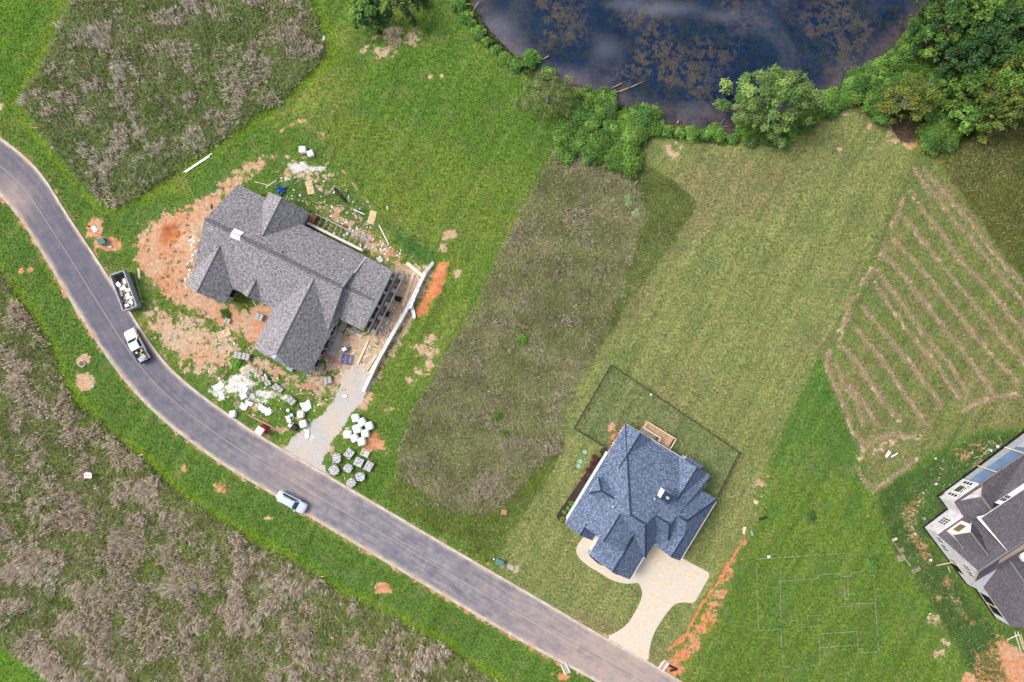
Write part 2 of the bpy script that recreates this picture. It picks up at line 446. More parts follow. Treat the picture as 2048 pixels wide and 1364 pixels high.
HAY = PX([(1826, 305), (1868, 300), (1905, 360), (1960, 435), (2048, 552), (2400, 1000), (2300, 1050), (2048, 850), (1960, 858), (1890, 890), (1810, 940), (1745, 975), (1705, 870), (1645, 735), (1640, 705), (1690, 620), (1755, 480), (1810, 360)])
OLIVE = PX([(1872, 300), (1950, 270), (2060, 215), (2300, 120), (2500, 900), (2400, 1000), (2048, 552), (1960, 435), (1905, 360)])
WEEDY_E = PX([(1760, 985), (1850, 930), (1960, 870), (2080, 860), (2120, 920), (1960, 1000), (1850, 1080), (1990, 1270), (2010, 1364), (1960, 1364), (1880, 1240), (1800, 1110), (1770, 1050)])
PAVED_DRIVE = [(1212, 1274), (1238, 1262), (1256, 1247), (1268, 1228), (1280, 1206), (1285, 1189), (1283, 1177), (1277, 1165), (1264, 1167), (1248, 1167), (1224, 1161), (1199, 1145), (1175, 1131), (1158, 1116), (1152, 1104), (1154, 1091), (1168, 1072),
               (1215, 1060), (1300, 1080), (1362, 1115), (1422, 1147), (1388, 1207), (1370, 1204), (1353, 1206), (1341, 1216), (1326, 1236), (1311, 1260), (1302, 1282), (1298, 1304), (1297, 1323)]
GRAVEL = PX([(665, 960), (640, 965), (540, 905), (575, 888), (610, 858), (650, 825), (672, 790), (690, 740), (718, 728), (748, 765), (722, 800), (700, 830), (690, 850), (668, 880), (650, 905), (640, 925)])

WINDROWS = [
    [(1828, 335), (1850, 370), (1883, 403), (1905, 439), (1938, 472), (1971, 516), (2000, 549), (2048, 608), (2110, 680)],
    [(1845, 335), (1857, 351), (1897, 395), (1938, 439), (1982, 498), (2048, 575), (2110, 640)],
    [(1822, 380), (1831, 399), (1861, 436), (1901, 494), (1938, 538), (1993, 597), (2048, 667), (2110, 740)],
    [(1813, 436), (1850, 487), (1890, 535), (1938, 597), (1985, 652), (2048, 725), (2110, 800)],
    [(1787, 476), (1831, 527), (1868, 571), (1927, 641), (1982, 707), (2037, 769)],
    [(1773, 513), (1820, 571), (1857, 615), (1901, 670), (1941, 722), (1978, 773), (1985, 792)],
    [(1754, 538), (1784, 582), (1824, 637), (1864, 689), (1905, 736), (1938, 791)],
    [(1751, 568), (1787, 623), (1824, 670), (1864, 722), (1923, 799)],
    [(1725, 612), (1762, 659), (1798, 703), (1835, 744), (1872, 791), (1881, 822)],
    [(1710, 656), (1743, 692), (1769, 725), (1795, 766), (1817, 795), (1851, 848)],
    [(1685, 692), (1710, 722), (1743, 766), (1765, 799), (1799, 841)],
    [(1648, 725), (1670, 769), (1688, 800), (1703, 850), (1726, 892)],
    [(1670, 725), (1688, 769), (1714, 800), (1728, 850)],
    [(1700, 770), (1716, 790), (1740, 825), (1755, 850)],
    [(1928, 822), (1950, 805), (1985, 795), (2040, 790)],
    [(1715, 930), (1728, 960), (1748, 982), (1790, 950), (1830, 920)],
    [(1730, 890), (1770, 870), (1830, 872)],
]
EDGE_HAY = [[(1808, 395), (1795, 430), (1780, 455)], [(1770, 490), (1762, 520)], [(1745, 540), (1722, 570)], [(1715, 590), (1695, 610)], [(1700, 620), (1680, 660), (1672, 670)], [(1690, 640), (1675, 690)], [(1660, 700), (1650, 730)]]
HOUSE_FOOT = [PX([(470, 372), (785, 545), (728, 660), (622, 742), (510, 695), (375, 566)]), PX([(1245, 850), (1430, 998), (1362, 1115), (1262, 1148), (1180, 1105), (1135, 1040)])]

# dirt: (pixel outline, softness m, tone 0 sand .. 1 red clay, strength)
DIRT = [
    ([(262, 480), (300, 435), (385, 398), (455, 372), (480, 380), (500, 420), (440, 480), (400, 560), (470, 612), (560, 600), (640, 730), (650, 770), (560, 720), (500, 690), (430, 650), (350, 610), (300, 570), (270, 520)], 1.5, 0.42, 1.0),
    ([(290, 600), (400, 630), (500, 690), (600, 745), (690, 735), (700, 790), (640, 812), (560, 770), (470, 735), (430, 760), (370, 745), (310, 690), (280, 640)], 2.0, 0.22, 0.74),
    ([(400, 392), (470, 335), (530, 303), (552, 312), (500, 368), (440, 402)], 1.2, 0.35, 0.72),
    ([(570, 300), (660, 320), (690, 370), (640, 400), (590, 380), (540, 360)], 1.5, 0.15, 0.52),
    ([(620, 400), (680, 405), (760, 470), (835, 528), (815, 560), (740, 520), (650, 440)], 1.2, 0.30, 0.60),
    ([(770, 530), (866, 528), (850, 590), (745, 775), (700, 770), (650, 740), (640, 690), (690, 650), (740, 660)], 1.0, 0.16, 0.86),
    ([(872, 524), (899, 521), (892, 560), (866, 606), (838, 640), (826, 628), (846, 585)], 0.5, 0.85, 0.95),
    ([(862, 530), (872, 524), (845, 590), (800, 650), (785, 650)], 0.5, 0.10, 0.9),
    ([(785, 655), (835, 600), (840, 640), (800, 700), (760, 760), (742, 772)], 0.8, 0.18, 0.62),
    ([(1484, 1058), (1500, 1068), (1470, 1150), (1440, 1230), (1395, 1310), (1370, 1350), (1325, 1338), (1345, 1296), (1420, 1190)], 0.9, 0.7, 0.62),
    ([(1505, 960), (1530, 930), (1545, 950), (1528, 1005), (1505, 1040)], 1.0, 0.4, 0.55),
    ([(1800, 1010), (1850, 985), (1872, 960), (1850, 1010), (1835, 1050), (1862, 1100), (1872, 1120), (1845, 1130), (1815, 1070)], 0.8, 0.5, 0.80),
    ([(1905, 900), (1960, 870), (1990, 885), (1940, 930), (1900, 935)], 1.0, 0.45, 0.66),
    ([(1925, 955), (1955, 915), (1985, 920), (1945, 960)], 0.4, 0.25, 0.9),
    ([(1890, 1190), (1915, 1185), (1945, 1240), (1960, 1260), (1930, 1250)], 0.7, 0.5, 0.74),
    ([(1930, 1340), (1990, 1270), (2040, 1290), (2080, 1340), (2080, 1400), (1900, 1400)], 1.2, 0.6, 0.9),
    ([(1700, 900), (1780, 860), (1850, 865), (1840, 885), (1760, 910), (1720, 930)], 1.3, 0.10, 0.56),
]
SPOT = [(340, 470, 26, 24, 1.0, 1.2), (190, 455, 18, 20, .6, .9), (215, 486, 28, 16, .6, .9), (228, 490, 18, 14, .6, .9), (165, 722, 14, 12, .5, .95), (172, 764, 21, 17, .3, .95), (764, 1172, 14, 10, .7, .9), (770, 1182, 18, 7, .6, .85),
        (748, 885, 26, 16, .55, .8), (895, 470, 22, 14, .25, .62), (885, 492, 14, 12, .2, .6), (880, 556, 16, 14, .25, .6), (915, 545, 14, 9, .25, .58), (850, 702, 26, 16, .22, .66), (858, 680, 16, 14, .22, .62), (845, 742, 26, 9, .22, .7), (860, 728, 12, 8, .22, .7),
        (820, 760, 14, 12, .2, .6), (780, 820, 16, 9, .2, .56), (3, 215, 9, 9, .5, .9), (40, 540, 8, 6, .6, .7), (60, 538, 10, 6, .6, .7), (370, 935, 8, 10, .5, .62), (440, 975, 14, 10, .5, .62), (540, 1035, 14, 6, .4, .6),
        (800, 72, 55, 18, .05, .62), (760, 105, 45, 14, .05, .6), (790, 60, 20, 8, .05, .6), (1676, 300, 6, 5, .4, .8), (1738, 250, 5, 6, .3, .8), (1690, 225, 8, 5, .3, .6), (1800, 260, 30, 30, .22, .68), (1820, 290, 18, 12, .3, .7), (1342, 262, 14, 6, .2, .55), (1345, 300, 22, 18, .12, .56),
        (860, 155, 5, 5, .2, .9), (883, 155, 6, 5, .2, .9), (600, 245, 14, 4, .4, .8), (645, 270, 8, 6, .4, .7), (1895, 1165, 14, 13, .5, .8), (1875, 1195, 8, 10, .5, .75), (1868, 1240, 16, 12, .1, .6), (1890, 1290, 14, 16, .1, .56), (1880, 1310, 12, 9, .2, .6),
        (1128, 1352, 12, 10, .7, .9), (1105, 1345, 8, 5, .6, .6), (1345, 1335, 22, 16, .75, .9), (1330, 1330, 14, 8, .1, .8), (730, 795, 16, 16, .35, .75), (722, 812, 10, 14, .3, .7), (655, 905, 12, 18, .2, .65), (1010, 1025, 10, 8, .4, .6), (1125, 835, 6, 14, .3, .7),
        (1225, 860, 12, 26, .45, .7), (975, 1125, 10, 6, .4, .6), (1000, 1128, 16, 8, .1, .55), (1030, 1140, 10, 8, .1, .6), (545, 860, 40, 10, .3, .5), (600, 830, 10, 12, .25, .7), (508, 815, 8, 8, .25, .7), (690, 870, 12, 8, .3, .6)]
WHITE = [(480, 772, 36, 26, .95), (440, 785, 24, 18, .8), (505, 745, 34, 16, .75), (520, 790, 42, 18, .75), (545, 775, 28, 16, .55), (565, 795, 24, 12, .5), (600, 335, 26, 16, .75), (640, 340, 24, 12, .6), (615, 350, 26, 14, .6), (655, 345, 10, 20, .5), (580, 358, 30, 8, .55),
         (400, 520, 14, 40, .55), (390, 545, 10, 20, .6), (375, 570, 14, 14, .45), (620, 870, 10, 26, .5), (700, 860, 12, 8, .4), (790, 545, 26, 14, .35), (770, 560, 20, 20, .25), (720, 480, 20, 14, .3), (735, 500, 20, 10, .3)]


# ------------------------------------------------------------------ terrain
def resample(line, n):
    p = np.array([tuple(P(x, y)[:2]) for x, y in line]); 
    # smooth the traced corners
    for _ in range(2):
        q = [p[0]]
        for a, b in zip(p[:-1], p[1:]): q += [a * .75 + b * .25, a * .25 + b * .75]
        q.append(p[-1]); p = np.array(q)
    d = np.r_[0, np.cumsum(np.linalg.norm(np.diff(p, axis=0), axis=1))]
    s = np.linspace(0, d[-1], n)
    return np.stack([np.interp(s, d, p[:, 0]), np.interp(s, d, p[:, 1])], 1)

def match_edges(a, b, n):
    """resample two road edges so that opposite points face each other"""
    A = resample(a, n); B = resample(b, 6000)
    out = []; j0 = 0
    for q in A:
        d = np.linalg.norm(B[j0:j0 + 500] - q, axis=1); j0 = j0 + int(np.argmin(d)); out.append(B[j0])
    out = np.array(out)
    k = np.ones(7) / 7
    for c in range(2):
        out[3:-3, c] = np.convolve(out[:, c], k, 'valid')
    return A, out

RU, RL = match_edges(RD_U, RD_L, 320)
ROAD_POLY = np.vstack([RU, RL[::-1]])
DRIVE_POLY = PX(PAVED_DRIVE)

def axis(lo, hi, step, far):
    inner = np.arange(lo, hi + step / 2, step)
    g = []; d = step
    x = hi
    while x < far:
        d *= 1.35; x += d; g.append(x)
    g = np.array(g)
    return np.r_[lo - (g[::-1] - hi), inner, g]

gx = axis(-90, 90, 0.3, 3000); gy = axis(-61, 61, 0.3, 3000)
GX, GY = np.meshgrid(gx, gy)
fx, fy = GX.ravel(), GY.ravel()
wx = fx + (fbm(fx, fy, 4.0, 0) - .5) * 1.2
wy = fy + (fbm(fx, fy, 4.0, 1) - .5) * 1.2

pond_d = sdist(wx, wy, POND)
road_d = sdist(fx, fy, ROAD_POLY)
drive_d = sdist(fx, fy, DRIVE_POLY)
lawn = np.array([0.085, 0.155, 0.026])
base = np.tile(lawn, (len(fx), 1))
def zone(poly, colr, soft=0.6, hard=False, k=1.0):
    global base
    d = sdist(fx if hard else wx, fy if hard else wy, poly)
    m = sstep(-soft, soft, d)[:, None] * k
    base = base * (1 - m) + np.array(colr) * m
    return d
# broad drift of lawn colour: yellower, bluer and duller stretches
n1 = fbm(fx, fy, 22, 0); n2 = fbm(fx, fy, 9, 1)
base *= (0.74 + 0.52 * n1)[:, None]
base += (sstep(.5, .75, n2) * 1.0)[:, None] * np.array([0.060, 0.034, 0.012])
zone(PX([(660, 120), (760, 60), (900, 40), (1040, 130), (1110, 290), (1000, 470), (900, 420), (800, 300)]), (0.090, 0.170, 0.024), 4, k=.8)
zone(PX([(640, 250), (760, 230), (980, 330), (1060, 330), (1000, 480), (880, 640), (820, 800), (760, 870), (700, 760), (860, 520), (740, 400)]), (0.125, 0.185, 0.030), 3, k=.75)
zone(PX([(770, 440), (870, 500), (860, 530), (800, 500)]), (0.052, 0.130, 0.030), 1.2, k=.9)
zone(PX([(640, 400), (560, 380), (600, 350), (700, 380), (760, 450), (720, 470)]), (0.062, 0.120, 0.030), 1.5, k=.8)
zone(PALE_LAWN, (0.185, 0.210, 0.074), 0.5)
m = np.clip(sstep(-.5, .5, sdist(wx, wy, PALE_LAWN)), 0, 1) * sstep(.45, .7, fbm(fx * .8 + fy * .5, fy - fx * .3, 11, 2))
base = base * (1 - .55 * m[:, None]) + np.array([0.200, 0.170, 0.088]) * .55 * m[:, None]
zone(YARD, (0.150, 0.178, 0.072), 0.35, True)
zone(PX([(1150, 740), (1222, 728), (1350, 800), (1460, 880), (1520, 900), (1500, 1000), (1440, 1150), (1560, 1000), (1560, 860), (1400, 760), (1250, 690)]), (0.165, 0.195, 0.064), 2, k=.5)
zone(HAY, (0.135, 0.168, 0.052), 0.5)
m = sstep(-.5, .5, sdist(wx, wy, HAY)) * sstep(.42, .62, fbm(fx, fy, 5, 1))
base = base * (1 - .5 * m[:, None]) + np.array([0.190, 0.165, 0.078]) * .5 * m[:, None]
zone(OLIVE, (0.088, 0.098, 0.022), 0.5)
zone(WEEDY_E, (0.060, 0.118, 0.030), 1.5)
zone(PX([(1640, 720), (1700, 860), (1740, 960), (1640, 960), (1540, 930), (1570, 860)]), (0.075, 0.150, 0.030), 1.6, k=.6)
zone(PX([(1530, 930), (1640, 960), (1740, 970), (1790, 1060), (1880, 1230), (1960, 1400), (1380, 1400), (1400, 1320), (1480, 1150), (1520, 1010)]), (0.098, 0.165, 0.026), 2.0, k=.85)
zone(PX([(0, -60), (150, -60), (60, 150), (30, 230), (0, 240), (-80, 100)]), (0.082, 0.175, 0.018), 3, k=.8)
# strip of lawn along the south side of the road
dl = ldist(fx, fy, RL)
south = sdist(fx, fy, np.vstack([RL, [[300, -400], [-300, -400]]]))
m = (sstep(0, 1, south) * sstep(9.5, 6.5, dl))[:, None]
base = base * (1 - m) + np.array([0.082, 0.152, 0.026]) * m
fieldd = {}
for nm, pl, cl in (('a', FIELD_A, (0.135, 0.145, 0.062)), ('b', FIELD_B, (0.185, 0.18, 0.085)), ('c', FIELD_C, (0.185, 0.185, 0.085)), ('c2', FIELD_C2, (0.125, 0.165, 0.042)), ('w', WEEDS, (0.125, 0.18, 0.035))):
    fieldd[nm] = zone(pl, cl, 0.35)
# bright fringe of lush uncut grass next to the tall fields
for nm in ('a', 'b'):
    m = (sstep(-2.4, -1.0, fieldd[nm]) * sstep(0.2, -.4, fieldd[nm]) * (south > -200))[:, None] * .75
    base = base * (1 - m) + np.array([0.120, 0.200, 0.014]) * m
zone(PX([(0, 1275), (110, 1364), (160, 1420), (-80, 1420), (-80, 1220)]), (0.095, 0.190, 0.020), 0.6)
# bank and pond floor
m = sstep(-1.6, 0.3, pond_d)[:, None]
base = base * (1 - m) + np.array([0.060, 0.044, 0.034]) * m

dirt = np.zeros(len(fx)); tone = np.full(len(fx), .3); white = np.zeros(len(fx)); grav = np.zeros(len(fx))
def addd(m, tn):
    global dirt, tone
    tone = np.where(m > dirt, tn, tone); dirt = np.maximum(dirt, m)
for poly, soft, tn, st in DIRT:
    addd(sstep(-soft * 1.7, soft * 1.9, sdist(wx, wy, PX(poly))) * min(st, .9), tn)
for x, y, rx, ry, tn, st in SPOT:
    c = P(x, y); q = np.sqrt(((wx - c.x) / (rx / PXM)) ** 2 + ((wy - c.y) / (ry / PXM)) ** 2)
    addd(sstep(1.7, 0.4, q) * min(st, 1.1), tn)
addd(np.where((road_d < 0), sstep(1.1, 0.1, -road_d) * np.where(south > 0, .56, .44) * (0.6 + .8 * fbm(fx, fy, 5, 2)), 0), .55)
for x, y, rx, ry, st in WHITE:
    c = P(x, y); q = np.sqrt(((wx - c.x) / (rx / PXM)) ** 2 + ((wy - c.y) / (ry / PXM)) ** 2)
    white = np.maximum(white, sstep(1.5, 0.3, q) * st)
grav = sstep(-.7, .7, sdist(wx, wy, GRAVEL))
grav = np.maximum(grav, 0.55 * sstep(-.6, .6, sdist(wx, wy, PX([(640, 640), (700, 655), (690, 690), (650, 720), (640, 680)]))))
for line in WINDROWS + EDGE_HAY:
    pl = [tuple(P(x, y)[:2]) for x, y in line]
    dirt = np.maximum(dirt, sstep(.75, .1, ldist(wx, wy, pl)) * .52); 
    tone = np.where(ldist(wx, wy, pl) < .8, .08, tone)
# trench lines
for line, tn in (([(560, 262), (600, 245), (640, 270), (660, 310), (690, 350), (720, 395), (760, 440)], .45), ([(470, 715), (440, 760)], .25), ([(1478, 1090), (1440, 1160), (1400, 1215), (1375, 1265), (1340, 1300)], .95)):
    dd = ldist(wx, wy, [tuple(P(x, y)[:2]) for x, y in line]); addd(sstep(.55, .05, dd) * (.85 if tn > .9 else .52), tn)
flat = np.clip(np.maximum(sstep(-1.2, -.2, road_d), sstep(-1.2, -.2, drive_d)), 0, 1)
for hf in HOUSE_FOOT: flat = np.maximum(flat, sstep(-1.0, 0, sdist(fx, fy, hf)))
gz = (fbm(fx, fy, 2.2, 0, 4) - .5) * 0.14 * (1 - flat)
gz += np.where(np.abs(fx) + np.abs(fy) > 260, 0, (fbm(fx, fy, 14, 1, 2) - .5) * .25 * (1 - flat))
gz -= 0.45 * sstep(-3.5, 0.0, pond_d) + 1.3 * sstep(0.0, 5.0, pond_d)
def mound(px, py, rx, ry, h):
    global gz
    c = P(px, py); q = np.sqrt(((wx - c.x) / (rx / PXM)) ** 2 + ((wy - c.y) / (ry / PXM)) ** 2)
    gz = gz + h * sstep(1.0, 0.0, q) * (0.75 + .5 * fbm(fx, fy, .9, 2))
mound(342, 478, 30, 20, -0.5); mound(335, 452, 34, 14, 0.7); mound(392, 490, 16, 40, 0.5); mound(872, 575, 20, 45, 0.4); mound(890, 535, 16, 14, .6); mound(500, 742, 22, 12, .5); mound(480, 780, 40, 26, .25)
gz -= 0.07 * sstep(-.25, .1, np.maximum(road_d, drive_d))
def ground_z(x, y):
    """terrain height at a point (bilinear on the fine grid)"""
    G = gz.reshape(GX.shape)
    i = int(np.clip(np.searchsorted(gx, x) - 1, 0, len(gx) - 2)); j = int(np.clip(np.searchsorted(gy, y) - 1, 0, len(gy) - 2))
    u = (x - gx[i]) / (gx[i + 1] - gx[i]); v = (y - gy[j]) / (gy[j + 1] - gy[j])
    return float((G[j, i] * (1 - u) + G[j, i + 1] * u) * (1 - v) + (G[j + 1, i] * (1 - u) + G[j + 1, i + 1] * u) * v)
def ground_zs(x, y):
    G = gz.reshape(GX.shape)
    i = np.clip(np.searchsorted(gx, x) - 1, 0, len(gx) - 2); j = np.clip(np.searchsorted(gy, y) - 1, 0, len(gy) - 2)
    u = (x - gx[i]) / (gx[i + 1] - gx[i]); v = (y - gy[j]) / (gy[j + 1] - gy[j])
    return (G[j, i] * (1 - u) + G[j, i + 1] * u) * (1 - v) + (G[j + 1, i] * (1 - u) + G[j + 1, i + 1] * u) * v
def G(px, py, dz=0.0):
    p = P(px, py); p.z = ground_z(p.x, p.y) + dz; return p

def ground_material():
    t = NT('ground'); t.rough(0.95, 0.08)
    co = t.objco()
    base_c = t.attr('base').outputs['Color']
    mk = t.n('ShaderNodeSeparateColor'); at = t.attr('mask'); t.l(at.outputs['Color'], mk.inputs[0])
    dirt_a, tone_a, white_a = mk.outputs[0], mk.outputs[1], mk.outputs[2]
    grav_a = at.outputs['Alpha']
    fine = t.noise(2.6, 6, 0.78, co); mid = t.noise(1.1, 4, 0.6, co); blot = t.noise(0.35, 3, 0.55, co)
    g = t.mix(1.0, base_c, t.ramp(fine, [(0.33, (0.42, 0.47, 0.42)), (0.5, (0.98, 1.0, 0.95)), (0.67, (1.75, 1.55, 1.65))]), 'MULTIPLY')
    g = t.mix(1.0, g, t.ramp(mid, [(0.3, (0.78, 0.86, 0.84)), (0.7, (1.24, 1.12, 1.15))]), 'MULTIPLY')
    g = t.mix(t.mrange(blot, 0.52, 0.70, 0, 0.42), g, (0.185, 0.165, 0.072))
    g = t.mix(t.mrange(t.noise(0.17, 4, 0.6, co), 0.50, 0.64, 0, 0.30), g, (0.050, 0.125, 0.038))
    # mower passes: long faint streaks along the lots
    mr = t.n('ShaderNodeMapping'); mr.inputs['Rotation'].default_value = (0, 0, R(-60)); t.l(co, mr.inputs['Vector'])
    mw = t.n('ShaderNodeMapping'); mw.inputs['Scale'].default_value = (0.05, 0.65, 1); t.l(mr.outputs[0], mw.inputs['Vector'])
    g = t.mix(1.0, g, t.ramp(t.noise(1.0, 4, 0.6, mw.outputs[0]), [(0.34, (0.80, 0.83, 0.78)), (0.5, (1, 1, 1)), (0.66, (1.24, 1.16, 1.18))]), 'MULTIPLY')
    # bare straw-coloured flecks
    fl = t.noise(2.3, 5, 0.7, co)
    g = t.mix(t.mrange(fl, 0.60, 0.70, 0, 0.60), g, (0.30, 0.235, 0.13))
    # dirt
    edge = t.noise(0.7, 7, 0.72, co)
    dm = t.mrange(t.math('ADD', dirt_a, t.math('MULTIPLY', t.math('SUBTRACT', edge, 0.5), 2.6)), 0.46, 0.62)
    dn = t.noise(1.6, 6, 0.7, co)
    sandc = t.ramp(dn, [(0.28, (0.30, 0.205, 0.13)), (0.5, (0.46, 0.33, 0.225)), (0.72, (0.59, 0.46, 0.345))])
    clay = t.ramp(dn, [(0.25, (0.33, 0.095, 0.035)), (0.5, (0.50, 0.185, 0.075)), (0.75, (0.60, 0.30, 0.155))])
    dc = t.mix(t.mrange(t.math('ADD', tone_a, t.math('MULTIPLY', t.math('SUBTRACT', t.noise(0.22, 5, 0.65, co), 0.5), 1.5)), 0.05, 0.95), sandc, clay)
    dc = t.mix(0.75, dc, t.ramp(t.noise(7, 4, 0.7, co), [(0.3, (0.72, 0.72, 0.72)), (0.7, (1.18, 1.18, 1.18))]), 'MULTIPLY')
    c = t.mix(dm, g, dc)
    gm = t.mrange(t.math('ADD', grav_a, t.math('MULTIPLY', t.math('SUBTRACT', edge, 0.5), 1.9)), 0.40, 0.62)
    gc = t.ramp(t.noise(9, 3, 0.8, co), [(0.3, (0.27, 0.25, 0.245)), (0.5, (0.43, 0.40, 0.385)), (0.72, (0.58, 0.55, 0.52))])
    gc = t.mix(t.mrange(blot, 0.42, 0.62, 0, 0.6), gc, (0.50, 0.40, 0.31))
    c = t.mix(gm, c, gc)
    e2 = t.noise(0.6, 8, 0.76, co)
    wm = t.mrange(t.math('ADD', white_a, t.math('MULTIPLY', t.math('SUBTRACT', e2, 0.5), 3.0)), 0.50, 0.72, 0, 0.92)
    wc = t.ramp(dn, [(0.3, (0.40, 0.36, 0.32)), (0.52, (0.60, 0.57, 0.53)), (0.72, (0.74, 0.73, 0.71))])
    c = t.mix(wm, c, wc)
    t.col(c)
    h = t.math('ADD', t.math('MULTIPLY', fine, t.math('SUBTRACT', 1.0, t.math('MULTIPLY', dm, 0.55))), t.math('MULTIPLY', t.noise(14, 3, 0.7, co), 0.5))
    t.bump(h, 0.75, 0.10)
    return t.mat
ny, nx = GX.shape
idx = np.arange(nx * ny).reshape(ny, nx)
quads = np.stack([idx[:-1, :-1], idx[:-1, 1:], idx[1:, 1:], idx[1:, :-1]], -1).reshape(-1, 4)
ground = np_mesh('ground', np.stack([fx, fy, gz], 1), quads, ground_material(),
                 {'base': np.clip(base, 0, 1), 'mask': np.stack([np.clip(dirt, 0, 1.2), tone, white, grav], 1)}, smooth=True)
tag(ground, kind='structure')

# ------------------------------------------------------------------ water
def water_material():
    t = NT('pond_water'); t.rough(0.06, 0.25)
    co = t.objco()
    big = t.noise(0.055, 5, 0.55, co); mid = t.noise(0.22, 6, 0.65, co)
    deep = t.ramp(mid, [(0.3, (0.001, 0.007, 0.026)), (0.55, (0.002, 0.015, 0.046)), (0.8, (0.007, 0.027, 0.066))])
    # drowned weed: mottled olive brown mats with ragged edges
    mats = t.noise(0.8, 9, 0.8, co)
    mm = t.math('MULTIPLY', t.mrange(mats, 0.45, 0.53), t.mrange(big, 0.38, 0.54, 0.35, 1.0))
    mc = t.ramp(t.noise(3.5, 4, 0.7, co), [(0.3, (0.006, 0.014, 0.018)), (0.55, (0.020, 0.028, 0.028)), (0.72, (0.060, 0.056, 0.040))])
    br_ = t.ramp(t.noise(3.5, 4, 0.7, co), [(0.3, (0.030, 0.032, 0.026)), (0.5, (0.065, 0.052, 0.034)), (0.7, (0.15, 0.108, 0.066))])
    mc = t.mix(t.mrange(t.noise(0.10, 4, 0.55, co), 0.48, 0.60), mc, br_)
    c = t.mix(t.math('MULTIPLY', mm, 0.78), deep, mc)
    # pale cloud reflections painted into the water colour
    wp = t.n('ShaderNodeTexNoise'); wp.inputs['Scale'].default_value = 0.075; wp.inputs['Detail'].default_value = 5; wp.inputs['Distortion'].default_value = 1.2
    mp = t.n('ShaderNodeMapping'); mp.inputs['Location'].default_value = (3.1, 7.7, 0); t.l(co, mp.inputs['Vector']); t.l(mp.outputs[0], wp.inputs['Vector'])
    cloud_reflection = t.mrange(wp.outputs['Fac'], 0.50, 0.68, 0, 0.25)
    cloud_reflection = t.math('MULTIPLY', cloud_reflection, t.mrange(t.noise(1.8, 5, 0.7, co), 0.25, 0.7, 0.35, 1.0))
    c = t.mix(cloud_reflection, c, (0.125, 0.125, 0.165))
    # shallow purple-brown mud toward the shore
    sh = t.attr('shore'); ss = t.n('ShaderNodeSeparateColor'); t.l(sh.outputs['Color'], ss.inputs[0])
    sm = t.math('MULTIPLY', ss.outputs[0], t.mrange(t.noise(0.5, 5, 0.65, co), 0.25, 0.6, 0.25, 1.0))
    c = t.mix(t.math('MULTIPLY', sm, 0.85), c, t.ramp(t.noise(1.4, 5, 0.7, co), [(0.3, (0.050, 0.036, 0.034)), (0.7, (0.125, 0.100, 0.112))]))
    c = t.mix(t.math('MULTIPLY', ss.outputs[1], 0.9), c, (0.15, 0.145, 0.185))  # placed cloud reflections, mixed pale into the base colour
    t.col(c)
    t.bump(t.noise(2.5, 3, 0.6, co), 0.05, 0.05)
    return t.mat
wxs = np.arange(-14, 90, 0.8); wys = np.arange(30, 150, 0.8)
WX, WY = np.meshgrid(wxs, wys); wfx, wfy = WX.ravel(), WY.ravel()
wd = sdist(wfx, wfy, POND)
idx = np.arange(len(wfx)).reshape(WX.shape)
q = np.stack([idx[:-1, :-1], idx[:-1, 1:], idx[1:, 1:], idx[1:, :-1]], -1).reshape(-1, 4)
keep = (wd[q] > -2.5).any(1)
q = q[keep]; used = np.unique(q); remap = np.full(len(wfx), -1); remap[used] = np.arange(len(used)); q = remap[q]
shore = sstep(4.5, 0.3, wd)
cloud_patches = np.zeros(len(wfx))  # strength of the painted cloud reflections, patch by patch
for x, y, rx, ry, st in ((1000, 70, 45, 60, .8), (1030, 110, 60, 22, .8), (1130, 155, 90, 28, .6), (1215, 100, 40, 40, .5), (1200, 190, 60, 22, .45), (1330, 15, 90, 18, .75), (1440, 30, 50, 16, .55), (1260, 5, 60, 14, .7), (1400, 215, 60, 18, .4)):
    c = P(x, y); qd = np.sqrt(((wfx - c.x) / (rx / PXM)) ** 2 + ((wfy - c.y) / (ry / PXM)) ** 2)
    cloud_patches = np.maximum(cloud_patches, sstep(1.25, 0.0, qd) * st * .8 * (.35 + .9 * fbm(wfx, wfy, 2.2, 1)))
cols = np.stack([shore, np.clip(cloud_patches, 0, 1), shore * 0], 1)[used]
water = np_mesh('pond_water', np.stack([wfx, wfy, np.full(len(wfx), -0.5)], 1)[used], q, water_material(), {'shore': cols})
tag(water, kind='structure')

